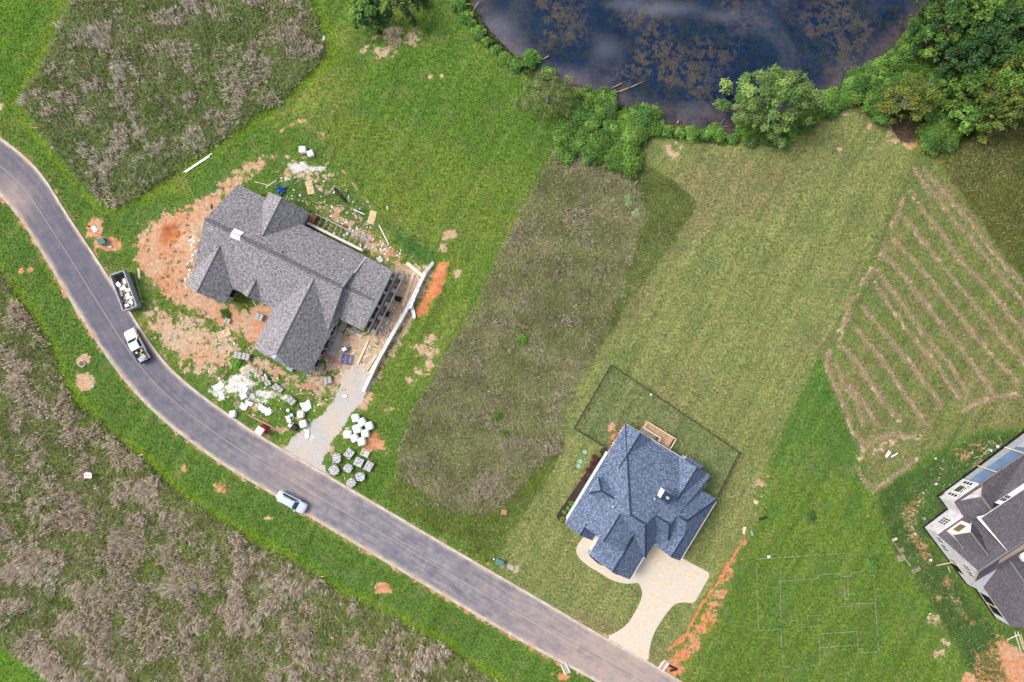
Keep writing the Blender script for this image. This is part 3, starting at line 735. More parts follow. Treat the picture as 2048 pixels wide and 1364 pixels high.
# ------------------------------------------------------------------ road, kerbs, drive
def ribbon(A, B, z=0.0):
    n = len(A)
    v = np.vstack([np.c_[A, np.full(n, z)], np.c_[B, np.full(n, z)]])
    i = np.arange(n - 1)
    f = np.stack([n + i, n + i + 1, i + 1, i], 1)
    return v, f
def lerp(A, B, t): return A * (1 - t) + B * t
wid = np.linalg.norm(RU - RL, axis=1)[:, None]
kw = 0.42 / wid
def road_material():
    t = NT('asphalt'); t.rough(0.9, 0.15)
    co = t.objco()
    pos = t.n('ShaderNodeSeparateColor'); t.l(t.attr('across').outputs['Color'], pos.inputs[0])
    mp = t.n('ShaderNodeMapping'); mp.inputs['Scale'].default_value = (0.16, 1.6, 1)
    cv = t.n('ShaderNodeCombineXYZ'); t.l(t.math('MULTIPLY', pos.outputs[1], 300), cv.inputs[0]); t.l(t.math('MULTIPLY', pos.outputs[0], 7), cv.inputs[1])
    t.l(cv.outputs[0], mp.inputs['Vector'])
    streak = t.noise(1.0, 5, 0.65, mp.outputs[0])
    blot = t.noise(0.5, 7, 0.74, co)
    f = t.math('ADD', t.math('MULTIPLY', streak, 0.42), t.math('MULTIPLY', blot, 0.58))
    c = t.ramp(f, [(0.38, (0.105, 0.102, 0.134)), (0.49, (0.172, 0.160, 0.184)), (0.61, (0.272, 0.244, 0.244))])
    c = t.mix(t.mrange(pos.outputs[1], 0.30, 0.46, 0.62, 0.0), c, (0.088, 0.086, 0.116))
    # tracked-in clay toward the bottom of the street and at the drives
    c = t.mix(t.math('MULTIPLY', pos.outputs[2], t.mrange(f, 0.3, 0.6, 0.35, 1.0)), c, (0.36, 0.275, 0.235))
    # dusty gutters and centre seam
    e = t.math('ABSOLUTE', t.math('SUBTRACT', pos.outputs[0], 0.5))
    c = t.mix(t.math('MULTIPLY', t.mrange(e, 0.42, 0.50), t.mrange(blot, 0.35, 0.6, 0.2, 0.9)), c, (0.36, 0.31, 0.27))
    wob = t.math('ADD', pos.outputs[0], t.math('MULTIPLY', t.math('SUBTRACT', t.noise(0.6, 3, 0.5, co), 0.5), 0.012))
    seam = t.mrange(t.math('ABSOLUTE', t.math('SUBTRACT', wob, 0.515)), 0.016, 0.004)
    c = t.mix(t.math('MULTIPLY', seam, 0.6), c, (0.36, 0.31, 0.285))
    dk = t.mrange(t.math('ABSOLUTE', t.math('SUBTRACT', wob, 0.49)), 0.007, 0.002)
    c = t.mix(t.math('MULTIPLY', dk, 0.55), c, (0.08, 0.078, 0.09))
    c = t.mix(0.8, c, t.ramp(t.noise(9, 3, 0.7, co), [(0.3, (0.84, 0.84, 0.84)), (0.7, (1.14, 1.14, 1.14))]), 'MULTIPLY')
    ck = t.n('ShaderNodeTexVoronoi', feature='DISTANCE_TO_EDGE'); ck.inputs['Scale'].default_value = 0.22
    vm = t.n('ShaderNodeVectorMath', operation='ADD'); nz = t.n('ShaderNodeTexNoise'); nz.inputs['Scale'].default_value = 0.8; t.l(co, nz.inputs['Vector'])
    t.l(co, vm.inputs[0]); t.l(nz.outputs['Color'], vm.inputs[1]); t.l(vm.outputs[0], ck.inputs['Vector'])
    c = t.mix(t.math('MULTIPLY', t.mrange(ck.outputs['Distance'], 0.012, 0.003), 0.35), c, (0.21, 0.185, 0.165))
    t.col(c)
    t.bump(t.noise(25, 2, 0.6, co), 0.25, 0.02)
    return t.mat
N = len(RU)
strips = 24
rv = []; rc = []
along = np.linspace(0, 1, N)
bot = sstep(0.60, 0.80, along)
for k in range(strips + 1):
    t_ = k / strips
    pt = lerp(RU, RL, kw + (1 - 2 * kw) * t_)
    crown = 0.05 * (1 - (2 * t_ - 1) ** 2) - 0.02
    rv.append(np.c_[pt, np.full(N, crown)])
    d1 = np.exp(-((pt - np.array(P(1270, 1310)[:2])) ** 2).sum(1) / 420)
    d2 = np.exp(-((pt - np.array(P(615, 925)[:2])) ** 2).sum(1) / 60)
    d3 = np.exp(-((pt - np.array(P(20, 400)[:2])) ** 2).sum(1) / 14)
    rc.append(np.c_[np.full(N, t_), along, np.clip(d1 * .95 + d2 * .5 + d3 * .8, 0, 1)])
rv = np.vstack(rv); rc = np.vstack(rc)
ii = np.arange(N - 1)
rf = np.vstack([np.stack([(k + 1) * N + ii, (k + 1) * N + ii + 1, k * N + ii + 1, k * N + ii], 1) for k in range(strips)])
road = tag(np_mesh('road', rv, rf, road_material(), {'across': rc}, smooth=True), kind='structure')

def kerb_material():
    t = NT('kerb_concrete'); t.rough(0.85, 0.2)
    co = t.objco()
    n = t.noise(0.9, 5, 0.65, co)
    c = t.ramp(n, [(0.3, (0.33, 0.26, 0.21)), (0.55, (0.47, 0.40, 0.34)), (0.75, (0.56, 0.51, 0.46))])
    c = t.mix(t.mrange(t.noise(0.25, 4, 0.6, co), 0.48, 0.66, 0, 0.6), c, (0.45, 0.27, 0.16))
    t.col(c); t.bump(t.noise(12, 3, 0.6, co), 0.2, 0.02)
    return t.mat
KM = kerb_material()
def kerb(outer, inner_t, a_is_u, name, gaps):
    A, B = (RU, RL) if a_is_u else (RL, RU)
    prof = [(-0.02, -0.12), (-0.02, 0.10), (0.10, 0.125), (0.22, 0.06), (0.30, 0.02), (0.44, 0.012)]
    seg = []
    keepm = np.ones(N, bool)
    for gx0, gy0, rad in gaps:
        c = np.array(P(gx0, gy0)[:2]); keepm &= ~(np.linalg.norm(A - c, axis=1) < rad)
    rows = []
    for d, z in prof:
        pt = lerp(A, B, d / wid); zz = np.where(keepm, z, min(z, 0.014)); rows.append(np.c_[pt, zz])
    v = np.vstack(rows); m = len(prof)
    f = np.vstack([np.stack([k * N + ii, k * N + ii + 1, (k + 1) * N + ii + 1, (k + 1) * N + ii], 1) if not a_is_u else np.stack([(k + 1) * N + ii, (k + 1) * N + ii + 1, k * N + ii + 1, k * N + ii], 1) for k in range(m - 1)])
    return tag(np_mesh(name, v, f, KM), kind='structure')
kerb(0, 0, True, 'kerb', [(1255, 1298, 4.6), (607, 920, 2.6)])
kerb(0, 0, False, 'kerb', [(1133, 1331, 0.9)])

def drive_material():
    t = NT('drive_concrete'); t.rough(0.85, 0.2)
    co = t.objco()
    n = t.noise(0.35, 5, 0.6, co); n2 = t.noise(1.6, 5, 0.65, co)
    c = t.ramp(n, [(0.3, (0.47, 0.42, 0.35)), (0.6, (0.56, 0.52, 0.46))])
    st = t.math('MULTIPLY', t.mrange(n, 0.36, 0.58, 0.1, 1.0), t.mrange(n2, 0.32, 0.65, 0.1, 0.85))
    c = t.mix(st, c, (0.52, 0.385, 0.25))
    # sawn joints
    mp = t.n('ShaderNodeMapping'); mp.inputs['Rotation'].default_value = (0, 0, R(31.3)); t.l(co, mp.inputs['Vector'])
    br = t.n('ShaderNodeTexBrick'); br.offset = 0; br.inputs['Scale'].default_value = 1; br.inputs['Brick Width'].default_value = 3.4; br.inputs['Row Height'].default_value = 3.4; br.inputs['Mortar Size'].default_value = 0.012
    t.l(mp.outputs[0], br.inputs['Vector'])
    c = t.mix(t.math('MULTIPLY', br.outputs['Fac'], 0.35), c, (0.32, 0.27, 0.22))
    t.col(c); t.bump(t.noise(16, 3, 0.6, co), 0.12, 0.02)
    return t.mat
def smooth_poly(px, it=2, keep=()):
    p = [np.array(P(x, y)[:2]) for x, y in px]
    for _ in range(it):
        q = []
        for a, b in zip(p, p[1:] + p[:1]):
            k = min(.25, .5 / max(np.linalg.norm(b - a), .01)); q += [a * (1 - k) + b * k, a * k + b * (1 - k)]
        p = q
    return [tuple(a) for a in p]
tag(MB().prism(smooth_poly(PAVED_DRIVE, 1), -0.12, 0.035).build('driveway', drive_material()), kind='structure')
# ------------------------------------------------------------------ house building kit (local metres, z up)
def sw(axis, a, b, z): return (a, b, z) if axis == 'x' else (b, a, z)

def gable(house, axis, a0, a1, blo, zlo, br, zr, bhi, zhi, mats, wall=True, inset=0.4, t=0.2, cap=True, wall_mat=None, base=-0.2, clip=None):
    """two slopes meeting at a ridge along the axis, with the walls and gable triangles under them"""
    roofm, capm, wallm, fasc = mats
    mb = MB()
    ar0, ar1 = a0, a1
    if clip:                                   # clipped (jerkinhead) end at a0
        cl, zc = clip
        fl = (zc - zlo) / (zr - zlo)
        bl = blo + (br - blo) * fl; bh = bhi + (br - bhi) * fl
        mb.slab([sw(axis, a0, blo, zlo), sw(axis, a1, blo, zlo), sw(axis, a1, br, zr), sw(axis, a0 + cl, br, zr), sw(axis, a0, bl, zc)], t, 0, 1)
        mb.slab([sw(axis, a0, bhi, zhi), sw(axis, a1, bhi, zhi), sw(axis, a1, br, zr), sw(axis, a0 + cl, br, zr), sw(axis, a0, bh, zc)], t, 0, 1)
        mb.slab([sw(axis, a0, bl, zc), sw(axis, a0 + cl, br, zr), sw(axis, a0, bh, zc)], t, 0, 1)
        ar0 = a0 + cl
    else:
        mb.slab([sw(axis, a0, blo, zlo), sw(axis, a1, blo, zlo), sw(axis, a1, br, zr), sw(axis, a0, br, zr)], t, 0, 1)
        mb.slab([sw(axis, a0, bhi, zhi), sw(axis, a1, bhi, zhi), sw(axis, a1, br, zr), sw(axis, a0, br, zr)], t, 0, 1)
    roof = mb.build('roof', [roofm, fasc], house)
    if cap:
        c = MB()
        for s_, (bb, zz) in ((-1, (blo, zlo)), (1, (bhi, zhi))):
            d = 0.16 / math.hypot(bb - br, zz - zr); e = (br + (bb - br) * d, zr + (zz - zr) * d)
            c.slab([sw(axis, ar0, br, zr + .035), sw(axis, ar1, br, zr + .035), sw(axis, ar1, e[0], e[1] + .035), sw(axis, ar0, e[0], e[1] + .035)], .04)
        c.build('ridge_cap', capm, roof)
    if wall:
        i = inset
        def zat(b): 
            return zlo + (zr - zlo) * (b - blo) / (br - blo) if (b - br) * (blo - br) > 0 else zhi + (zr - zhi) * (b - bhi) / (br - bhi)
        l, h = (blo + i, bhi - i) if blo < bhi else (blo - i, bhi + i)
        w = MB()
        prof = [(l, base), (h, base), (h, zat(h) - t - .02), (br, zr - t - .02), (l, zat(l) - t - .02)]
        A = [sw(axis, a0 + i, b, z) for b, z in prof]; B = [sw(axis, a1 - i, b, z) for b, z in prof]
        w.face(A); w.face(B[::-1])
        for k in range(5):
            j = (k + 1) % 5
            if k != 0: w.face([A[k], B[k], B[j], A[j]])
        w.build('wall', wall_mat or wallm, house)
    return roof

def hip(house, x0, x1, y0, y1, ze, xa, xb, yr, zr, mats, wall=True, inset=0.4, t=0.2, base=-0.2, caps='lf lb rf rb', sides='lrfb', ze_b=None):
    roofm, capm, wallm, fasc = mats
    zb = ze if ze_b is None else ze_b
    mb = MB()
    A, B = (xa, yr, zr), (xb, yr, zr)
    c00, c10, c11, c01 = (x0, y0, ze), (x1, y0, ze), (x1, y1, zb), (x0, y1, zb)
    if 'f' in sides: mb.slab([c00, c10, B, A], t, 0, 1)
    if 'b' in sides: mb.slab([c11, c01, A, B], t, 0, 1)
    if 'l' in sides: mb.slab([c01, c00, A], t, 0, 1)
    if 'r' in sides: mb.slab([c10, c11, B], t, 0, 1)
    roof = mb.build('roof', [roofm, fasc], house)
    if caps:
        c = MB(); up = Vector((0, 0, .03))
        c.beam(Vector(A) + up, Vector(B) + up, .3, .05)
        for e, r_, s_ in ((c00, A, 'lf'), (c01, A, 'lb'), (c10, B, 'rf'), (c11, B, 'rb')):
            if s_ in caps.split(): c.beam(Vector(e) + up, Vector(r_) + up, .3, .05)
        c.build('ridge_cap', capm, roof)
    if wall:
        i = inset
        w = MB().box(((x0 + x1) / 2, (y0 + y1) / 2, (ze + base) / 2 - .05), (abs(x1 - x0) - 2 * i, abs(y1 - y0) - 2 * i, ze - base))
        w.build('wall', wallm, house)
    return roof

def gutter(house, pts, z, m):
    mb = MB()
    for a, b in zip(pts[:-1], pts[1:]):
        mb.beam((*a, z), (*b, z), .07, .1)
    return mb.build('gutter', m, house)

# ------------------------------------------------------------------ house under construction, grey roof
h1 = thing('house', 'unfinished brick house with a mottled grey shingle roof amid red dirt', 'house', P(580, 550), -R(26.6), 'houses')
mt = (M['grey_shingle'], M['grey_cap'], M['sheathing'], M['sheathing'])
E_ = 3.4
gable(h1, 'x', -13.25, 10.75, -5.85, E_, 2.35, 7.6, 8.4, E_, mt)
# lower tail of the back slope on the west part
MB().slab([(-13.25, 9.6, 2.57), (-4.4, 9.6, 2.57), (-4.4, 8.4, E_ + .004), (-13.25, 8.4, E_ + .004)], .2, 0, 1).build('roof', [M['grey_shingle'], M['sheathing']], h1)
gable(h1, 'x', 10.0, 15.75, -2.57, E_, 2.75, 6.4, 8.37, E_, mt)
gable(h1, 'y', 3.4, 10.7, -7.95, E_, -4.37, 6.6, -0.85, E_, mt)
gable(h1, 'y', -8.67, -0.2, -13.28, E_, -9.82, 6.2, -6.2, E_, mt)
gable(h1, 'y', -5.9, -2.2, -4.35, E_ + .05, -2.8, 5.0, -1.06, E_ + .05, mt)
gable(h1, 'y', -12.85, 1.9, 1.1, E_, 6.05, 7.2, 11.2, E_, mt, clip=(1.35, 5.7))
rv_ = MB()
for y_ in (2.35 - .3, 2.35 + .3):
    z_ = 7.6 - (.3 * .512 if y_ < 2.35 else .3 * .694) + .012
    rv_.beam((-13.0, y_, z_), (10.2, y_, z_), .07, .06)
rv_.build('ridge_vent', M['vent_slot'], h1)
rv_ = MB()
for y_ in (2.75 - .28, 2.75 + .28): rv_.beam((11.0, y_, 6.4 - .16), (15.2, y_, 6.4 - .16), .07, .06)
rv_.build('ridge_vent', M['vent_slot'], h1)
for x_, y_, z_, mm in ((-0.25, 3.15, 7.05, 'black'), (8.2, 6.3, 4.85, 'white')):
    MB().tube((x_, y_, z_ - .3), (x_, y_, z_ + .4), .11, .1, 8).build('vent_pipe', M[mm], h1)
# open east end: stud bays, sheathing piers and the brick-lined stem wall of the porch
w_ = MB().box((16.0, 2.9, 0.35), (0.25, 11.2, 0.9)).build('porch_stem_wall', M['block'], h1)
for k, y_ in enumerate((7.9, 5.4, 2.9, .4, -2.1)):
    MB().box((16.75, y_, .35), (.75, .75, .75)).build('porch_pier', M['block'], h1)
    if k < 4: MB().box((15.75, y_ - .9, 1.55), (.42, .42, 3.0)).build('porch_column', M['grey_steel'], h1)
MB().box((17.12, 2.9, .30), (.16, 11.0, .7)).build('porch_edge', M['pale_concrete'], h1)
for k in range(8):
    y_ = 7.2 - k * 1.28 + random.uniform(-.2, .2)
    MB().box((16.65, y_, .22), (random.uniform(.3, .6), random.uniform(.4, .8), random.uniform(.3, .6)), random.uniform(-.3, .3)).build('brick_stack', M['brick_red'], h1)
# back porch: low block wall, timber plate and open joists
MB().box((4.1, 9.05, .45), (10.2, .45, 1.1)).build('stem_wall', M['pale_concrete'], h1)
MB().box((4.1, 9.05, 1.03), (9.9, .28, .06)).build('sill_plate', M['white_brick'], h1)
MB().box((4.4, 11.0, .35), (10.0, .16, .5)).build('stem_wall', M['block'], h1)
for k in range(11):
    MB().beam((-.3 + k * .95, 9.2, .62), (-.3 + k * .95, 11.0, .6), .07, .12).build('joist', M['sheathing'], h1)
MB().box((-.55, 10.05, .6), (.9, 1.3, .8)).build('brick_pier', M['brick_red'], h1)
# dark openings along the garage side and the front
for x_, y_, sx, sy in ((10.86, -8.0, .06, 2.6), (10.86, -5.0, .06, 1.6), (10.86, -11.0, .06, 1.2), (-6.56, -6.9, .06, 1.2)):
    MB().box((x_, y_, 1.6), (sx, sy, 2.2)).build('opening', M['dark'], h1)
for k in range(6):
    MB().box((11.0, -11.6 + k * 1.7, 1.4), (.2, .16, 2.9)).build('post', M['old_wood'], h1)
MB().box((11.7, -3.6, .06), (1.0, 1.6, .16)).build('footing', M['concrete'], h1)
ws_ = MB().slab([(10.76, 8.3, 3.45), (10.76, 5.2, 5.6), (10.86, 5.2, 5.6), (10.86, 8.3, 3.45)], .2).build('rake_board', M['white'], h1)
MB().slab([(15.77, 7.6, 3.9), (15.77, 2.75, 6.35), (15.77, -1.8, 3.9), (15.9, 2.75, 3.8)], .1).build('gable_sheathing', M['sheet'], h1)

# ------------------------------------------------------------------ finished house, blue-grey roof
h2 = thing('house', 'finished house with a dark blue-grey hipped roof and white walls beside the concrete drive', 'house', P(1290, 1000), -R(31.3), 'houses')
mt = (M['blue_shingle'], M['blue_cap'], M['white_brick'], M['white'])
Z3 = 3.0
# three stepped hips that share the long back slope
hip(h2, -9.97, 4.09, -7.67, 9.24, Z3, -3.0, -0.25, -2.35, 8.05, mt, caps='lb rf')
hip(h2, -4.0, 6.2, -3.95, 9.235, Z3, 0.6, 3.25, -0.55, 7.15, mt, caps='rf')
hip(h2, 0.0, 9.1, -5.0, 6.45, Z3, 4.0, 5.5, 1.2, 6.4, mt, caps='rb')
gable(h2, 'y', 2.5, 9.25, -9.975, Z3, -7.5, 4.86, -4.9, Z3, mt)
gable(h2, 'y', -8.15, -3.2, -9.975, Z3, -4.2, 7.25, -0.5, 5.9, mt)
gable(h2, 'y', -9.75, -7.6, -9.98, Z3, -7.3, 4.95, -4.75, Z3, mt)
gable(h2, 'y', -12.0, -5.6, -4.05, Z3, 0.1, 5.3, 3.75, Z3, mt)
gable(h2, 'y', -5.15, .3, 4.45, Z3, 6.9, 5.05, 9.105, Z3, mt)
gable(h2, 'y', 3.0, 9.26, 0.2, Z3, 2.85, 5.5, 5.5, Z3, mt)
MB().slab([(1.1, 9.95, 2.9), (4.35, 9.95, 2.9), (4.2, 8.9, 3.35), (1.2, 8.9, 3.35)], .15, 0, 1).build('bay_roof', [M['blue_shingle'], M['white']], h2)
MB().box((2.7, 9.35, 1.3), (2.6, .7, 2.9)).build('bay_wall', M['white_brick'], h2)
# small hipped dormer on the west slope
dm_ = MB()
dm_.slab([(-9.55, -3.3, 4.55), (-6.0, -3.3, 4.55), (-6.0, -1.75, 5.95), (-8.35, -1.75, 5.95)], .15, 0, 1)
dm_.slab([(-9.55, -.25, 4.55), (-6.0, -.25, 4.55), (-6.0, -1.75, 5.95), (-8.35, -1.75, 5.95)], .15, 0, 1)
dm_.slab([(-9.55, -3.3, 4.55), (-9.55, -.25, 4.55), (-8.35, -1.75, 5.95)], .15, 0, 1)
dr_ = dm_.build('dormer_roof', [M['blue_shingle'], M['white']], h2)
c_ = MB()
for a, b in (((-9.55, -3.3, 4.58), (-8.35, -1.75, 5.98)), ((-9.55, -.25, 4.58), (-8.35, -1.75, 5.98)), ((-8.35, -1.75, 5.98), (-6.0, -1.75, 5.98))): c_.beam(a, b, .26, .05)
c_.build('ridge_cap', M['blue_cap'], dr_)
MB().box((-8.2, -1.77, 3.9), (2.3, 2.6, 1.1)).build('dormer_wall', M['white_brick'], h2)
# chimney with a cap
ch = MB().box((.25, 2.95, 6.6), (1.5, 1.35, 4.0)).build('chimney', M['white_brick'], h2)
MB().box((.25, 2.95, 8.66), (1.7, 1.5, .14)).build('chimney_cap', M['blue_cap'], ch)
MB().tube((.25, 2.95, 8.72), (.25, 2.95, 9.05), .26, .24, 12).build('flue', M['grey_steel'], ch)
for x_, y_, z_, mm in ((-.75, 1.6, 6.75, 'white'), (-5.6, -2.9, 6.4, 'white'), (6.6, 3.6, 4.95, 'black')):
    MB().tube((x_, y_, z_ - .4), (x_, y_, z_ + .25), .09, .08, 8).build('vent_pipe', M[mm], h2)
# white gutters that show along the eaves
for pts in ([(-10.04, 3.6), (-10.04, -9.3)], [(-9.97, 9.30), (1.0, 9.31)], [(9.17, 6.3), (9.17, -5.0)], [(-4.12, -9.2), (-4.12, -11.9)], [(3.82, -7.7), (3.82, -11.9)], [(4.9, -4.03), (6.1, -4.02)], [(1.6, -7.74), (4.0, -7.74)]):
    gutter(h2, pts, Z3 - .06, M['white'])
MB().box((-9.78, -2.8, 1.2), (.10, 12.9, 2.7)).build('west_wall', M['white'], h2)
MB().box((-9.80, 6.6, 1.0), (.12, 5.2, 2.6)).build('west_wall', M['brick_red'], h2)
# windows and garage doors in the outer walls
def wall_window(h, c, w, hh, face, mullions=2):
    dx, dy = (w, .06) if face == 'y' else (.06, w)
    f_ = MB().box(c, (dx, dy, hh)).build('window', M['white'], h)
    n_ = mullions
    for i in range(n_):
        s_ = (i - (n_ - 1) / 2) * w / n_
        cc = (c[0] + (s_ if face == 'y' else 0), c[1] + (0 if face == 'y' else s_), c[2])
        MB().box(cc, ((w / n_ - .1) if face == 'y' else .10, .10 if face == 'y' else (w / n_ - .1), hh - .16)).build('pane', M['glass'], f_)
for y_ in (5.4, 7.8): wall_window(h2, (-9.86, y_, 1.5), 1.1, 1.3, 'x')
for x_ in (-8.2, -.4): wall_window(h2, (x_, 8.86, 1.5), 1.8, 1.5, 'y')
wall_window(h2, (.1, -11.62, 1.6), 1.6, 1.4, 'y'); wall_window(h2, (8.73, -2.0, 1.6), 1.4, 1.4, 'x'); wall_window(h2, (8.73, 3.0, 1.6), 1.4, 1.4, 'x')
gd = MB().box((3.38, -9.6, 1.1), (.08, 3.0, 2.3)).build('garage_door', M['white'], h2)
for k in range(4): MB().box((3.43, -9.6, .3 + k * .56), (.04, 2.9, .5)).build('panel', M['white'], gd)
gd = MB().box((6.8, -4.78, 1.1), (2.9, .08, 2.3)).build('garage_door', M['white'], h2)
for k in range(4): MB().box((6.8, -4.83, .3 + k * .56), (2.8, .04, .5)).build('panel', M['white'], gd)
# deck behind the house, board by board
dk = MB().box((-4.1, 10.25, .6), (5.0, .1, .2)).build('deck', M['deck_wood'], h2)
for k in range(22):
    x_ = -6.78 + k * .245
    y0_ = 10.25 if x_ < -3.7 else 9.45
    MB().box((x_, (y0_ + 11.3) / 2, 1.1), (.225, 11.3 - y0_, .05)).build('board', M['deck_wood'], dk)
for a, b in (((-6.92, 11.35), (-1.38, 11.35)), ((-6.92, 10.2), (-6.92, 11.35)), ((-1.38, 9.45), (-1.38, 11.35)), ((-6.9, 10.2), (-3.6, 10.2)), ((-3.6, 9.5), (-3.6, 10.2))):
    MB().beam((*a, 1.95), (*b, 1.95), .16, .06).build('handrail', M['pale_pine'], dk)
for x_, y_ in ((-6.9, 11.33), (-5.1, 11.33), (-3.2, 11.33), (-1.4, 11.33), (-6.9, 10.22), (-3.6, 10.2), (-1.4, 9.6)):
    MB().box((x_, y_, .95), (.12, .12, 2.0)).build('post', M['deck_wood'], dk)
MB().box((-5.3, 9.75, .03), (3.0, .9, .1)).build('patio', M['concrete'], h2)

# ------------------------------------------------------------------ house wrapped in white sheeting, plum-grey roof
h3o = P(1905, 1090)
h3 = thing('house', 'half-built house clad in white and pink sheathing with a plum-grey roof', 'house', h3o, 0, 'houses')
def Q(px, py, z): return P(px, py, z) - h3o
def q3(name, pts, mat, t=.18, fasc='tan_trim', par=None):
    return MB().slab([Q(*p) for p in pts], t, 0, 1).build(name, [M[mat], M[fasc]], par or h3)
U = Vector((0.8, -0.6)); V = Vector((0.6, 0.8))
def off(p, u=0, v=0): return (p[0] + U.x * u + V.x * v, p[1] + U.y * u + V.y * v)
W0, O0 = (1846, 1053), (1875, 992)
def foot(pts): return [tuple(Q(x, y, 0)[:2]) for x, y in pts]
S0 = off(W0, 0, 140)
MB().prism(foot([W0, off(W0, 280), off(S0, 280), S0]), -.2, 3.75).build('wall', M['wrap'], h3)
MB().prism(foot([off(W0, -1, -1), off(W0, 281, -1), off(S0, 281, 1), off(S0, -1, 1)]), -.2, .45).build('foundation', M['dark'], h3)
gp = off(W0, 0, 70); 
a_, b_, c_ = Q(*W0, 0), Q(*S0, 0), Q(*gp, 0)
g_ = MB(); uu = Vector((U.x, -U.y, 0)) * 20
tri_ = [Vector((a_.x, a_.y, 3.7)), Vector((b_.x, b_.y, 3.7)), Vector((c_.x, c_.y, 7.95))]
g_.face(tri_); g_.face([t_ + uu for t_ in tri_][::-1]); g_.face([tri_[0], tri_[2], tri_[2] + uu, tri_[0] + uu]); g_.face([tri_[2], tri_[1], tri_[1] + uu, tri_[2] + uu])
g_.build('gable_wall', M['wrap'], h3)
MB().prism(foot([O0, off(O0, 60), off(O0, 60, 90), off(O0, 0, 90)]), -.2, 4.05).build('wall', M['wrap'], h3)
MB().prism(foot([off(O0, -1, -1), off(O0, 61, -1), off(O0, 61, 90), off(O0, -1, 90)]), -.2, .4).build('foundation', M['dark'], h3)
# west main slopes
MR = [(1875, 1069, 4.15), (1927, 1034.5, 4.15), (1963, 1036, 5.2), (2005, 1088, 8.0), (2015.6, 1103, 8.5), (1955, 1141.5, 8.5)]
q3('roof', [(1876, 1069.5, 4.15), (2050, 949, 4.15), (2120, 1034, 8.5), (1957, 1142.5, 8.5)], 'plum_shingle')
q3('roof', [(1957, 1142.5, 8.5), (2125, 1030, 8.5), (2190, 1080, 4.2), (1955, 1235, 4.2)][0:2] + [(2150, 1046, 6.9), (1951, 1163, 6.9)], 'plum_shingle')
MB().beam(Q(1957, 1142.5, 8.55), Q(2120, 1034, 8.55), .35, .06).build('ridge_cap', M['plum_cap'], h3)
MB().beam(Q(1957, 1142, 8.4), Q(1948, 1163, 6.9), .1, .25).build('rake_board', M['tan_trim'], h3)
# shed dormer rising off the ridge, with a strip of clerestory windows
q3('roof', [(1962, 1036.5, 7.45), (1988.6, 1018.3, 7.6), (2110, 938, 7.6), (2145, 1020, 8.62), (2016, 1103, 8.62)], 'plum_shingle', .2, 'white')
cw = MB(); b0, b1 = Q(1988.6, 1005, 6.1), Q(2110, 924.5, 6.1); t0_, t1_ = Q(1988.6, 1018.5, 7.42), Q(2110, 938, 7.42)
cw.face([b0, b1, Vector((b1.x, b1.y, 7.42)), Vector((b0.x, b0.y, 7.42))])
cw.build('clerestory_wall', M['white'], h3)
MB().slab([Q(1954, 1034, 6.6), Q(1975, 1029, 7.2), Q(2014, 1101, 8.55), Q(2013, 1100, 8.55), Q(1957, 1039, 7.1)], .12).build('cheek_wall', M['white'], h3)
def wall_rect(p0, p1, f0, f1, z0, z1, mat, name, par, proud=.03):
    a, b = Q(*p0, 0), Q(*p1, 0); d = (b - a); n = Vector((d.y, -d.x, 0)).normalized()
    A, B = a + d * f0 + n * proud, a + d * f1 + n * proud
    mb = MB()
    c = [Vector((A.x, A.y, z0)), Vector((B.x, B.y, z0)), Vector((B.x, B.y, z1)), Vector((A.x, A.y, z1))]
    mb.face(c)
    k = [v - n * (proud + .02) for v in c]
    for i in range(4): mb.face([c[i], k[i], k[(i + 1) % 4], c[(i + 1) % 4]])
    return mb.build(name, mat, par)
def pane_grid(p0, p1, f0, f1, z0, z1, nx_, nz_, side=1):
    w = wall_rect(p0, p1, f0, f1, z0, z1, M['white'], 'window', h3, .03 * side)
    for i in range(nx_):
        for j in range(nz_):
            g0 = f0 + (f1 - f0) * (i + .12) / nx_; g1 = f0 + (f1 - f0) * (i + .88) / nx_
            wall_rect(p0, p1, g0, g1, z0 + (z1 - z0) * (j + .12) / nz_, z0 + (z1 - z0) * (j + .88) / nz_, M['glass'], 'pane', w, .045 * side)
I0 = off(W0, 57)
pane_grid(I0, W0, .32, .62, 1.5, 3.4, 3, 3)
# opposite side of the wing: large opening with small panes round it
Oe = off(O0, 60)
pane_grid(Oe, O0, .06, .20, 1.3, 3.5, 1, 3); pane_grid(Oe, O0, .68, .82, 1.3, 3.5, 1, 3)
wb = wall_rect(Oe, O0, .27, .62, 1.5, 2.9, M['white'], 'window', h3)
wall_rect(Oe, O0, .30, .59, 1.6, 2.85, simple('grass_reflection_glass', (.07, .11, .05), (.05, .08, .04), 2, .1, .5), 'pane', wb, .05)  # green of the reflected grass is put into the pane colour
pane_grid(Oe, O0, .30, .59, 3.05, 3.4, 2, 1)
wall_rect(Oe, O0, .80, .98, -.1, .75, M['brown_panel'], 'vent', h3)
for f0, f1, z0, z1 in ((.10, .20, 2.2, 3.4), (.24, .36, 1.9, 3.1), (.52, .60, 1.2, 2.4), (.50, .60, 4.6, 5.9), (.62, .72, 4.2, 5.5)):
    pane_grid(W0, S0, f0, f1, z0, z1, 2, 2)
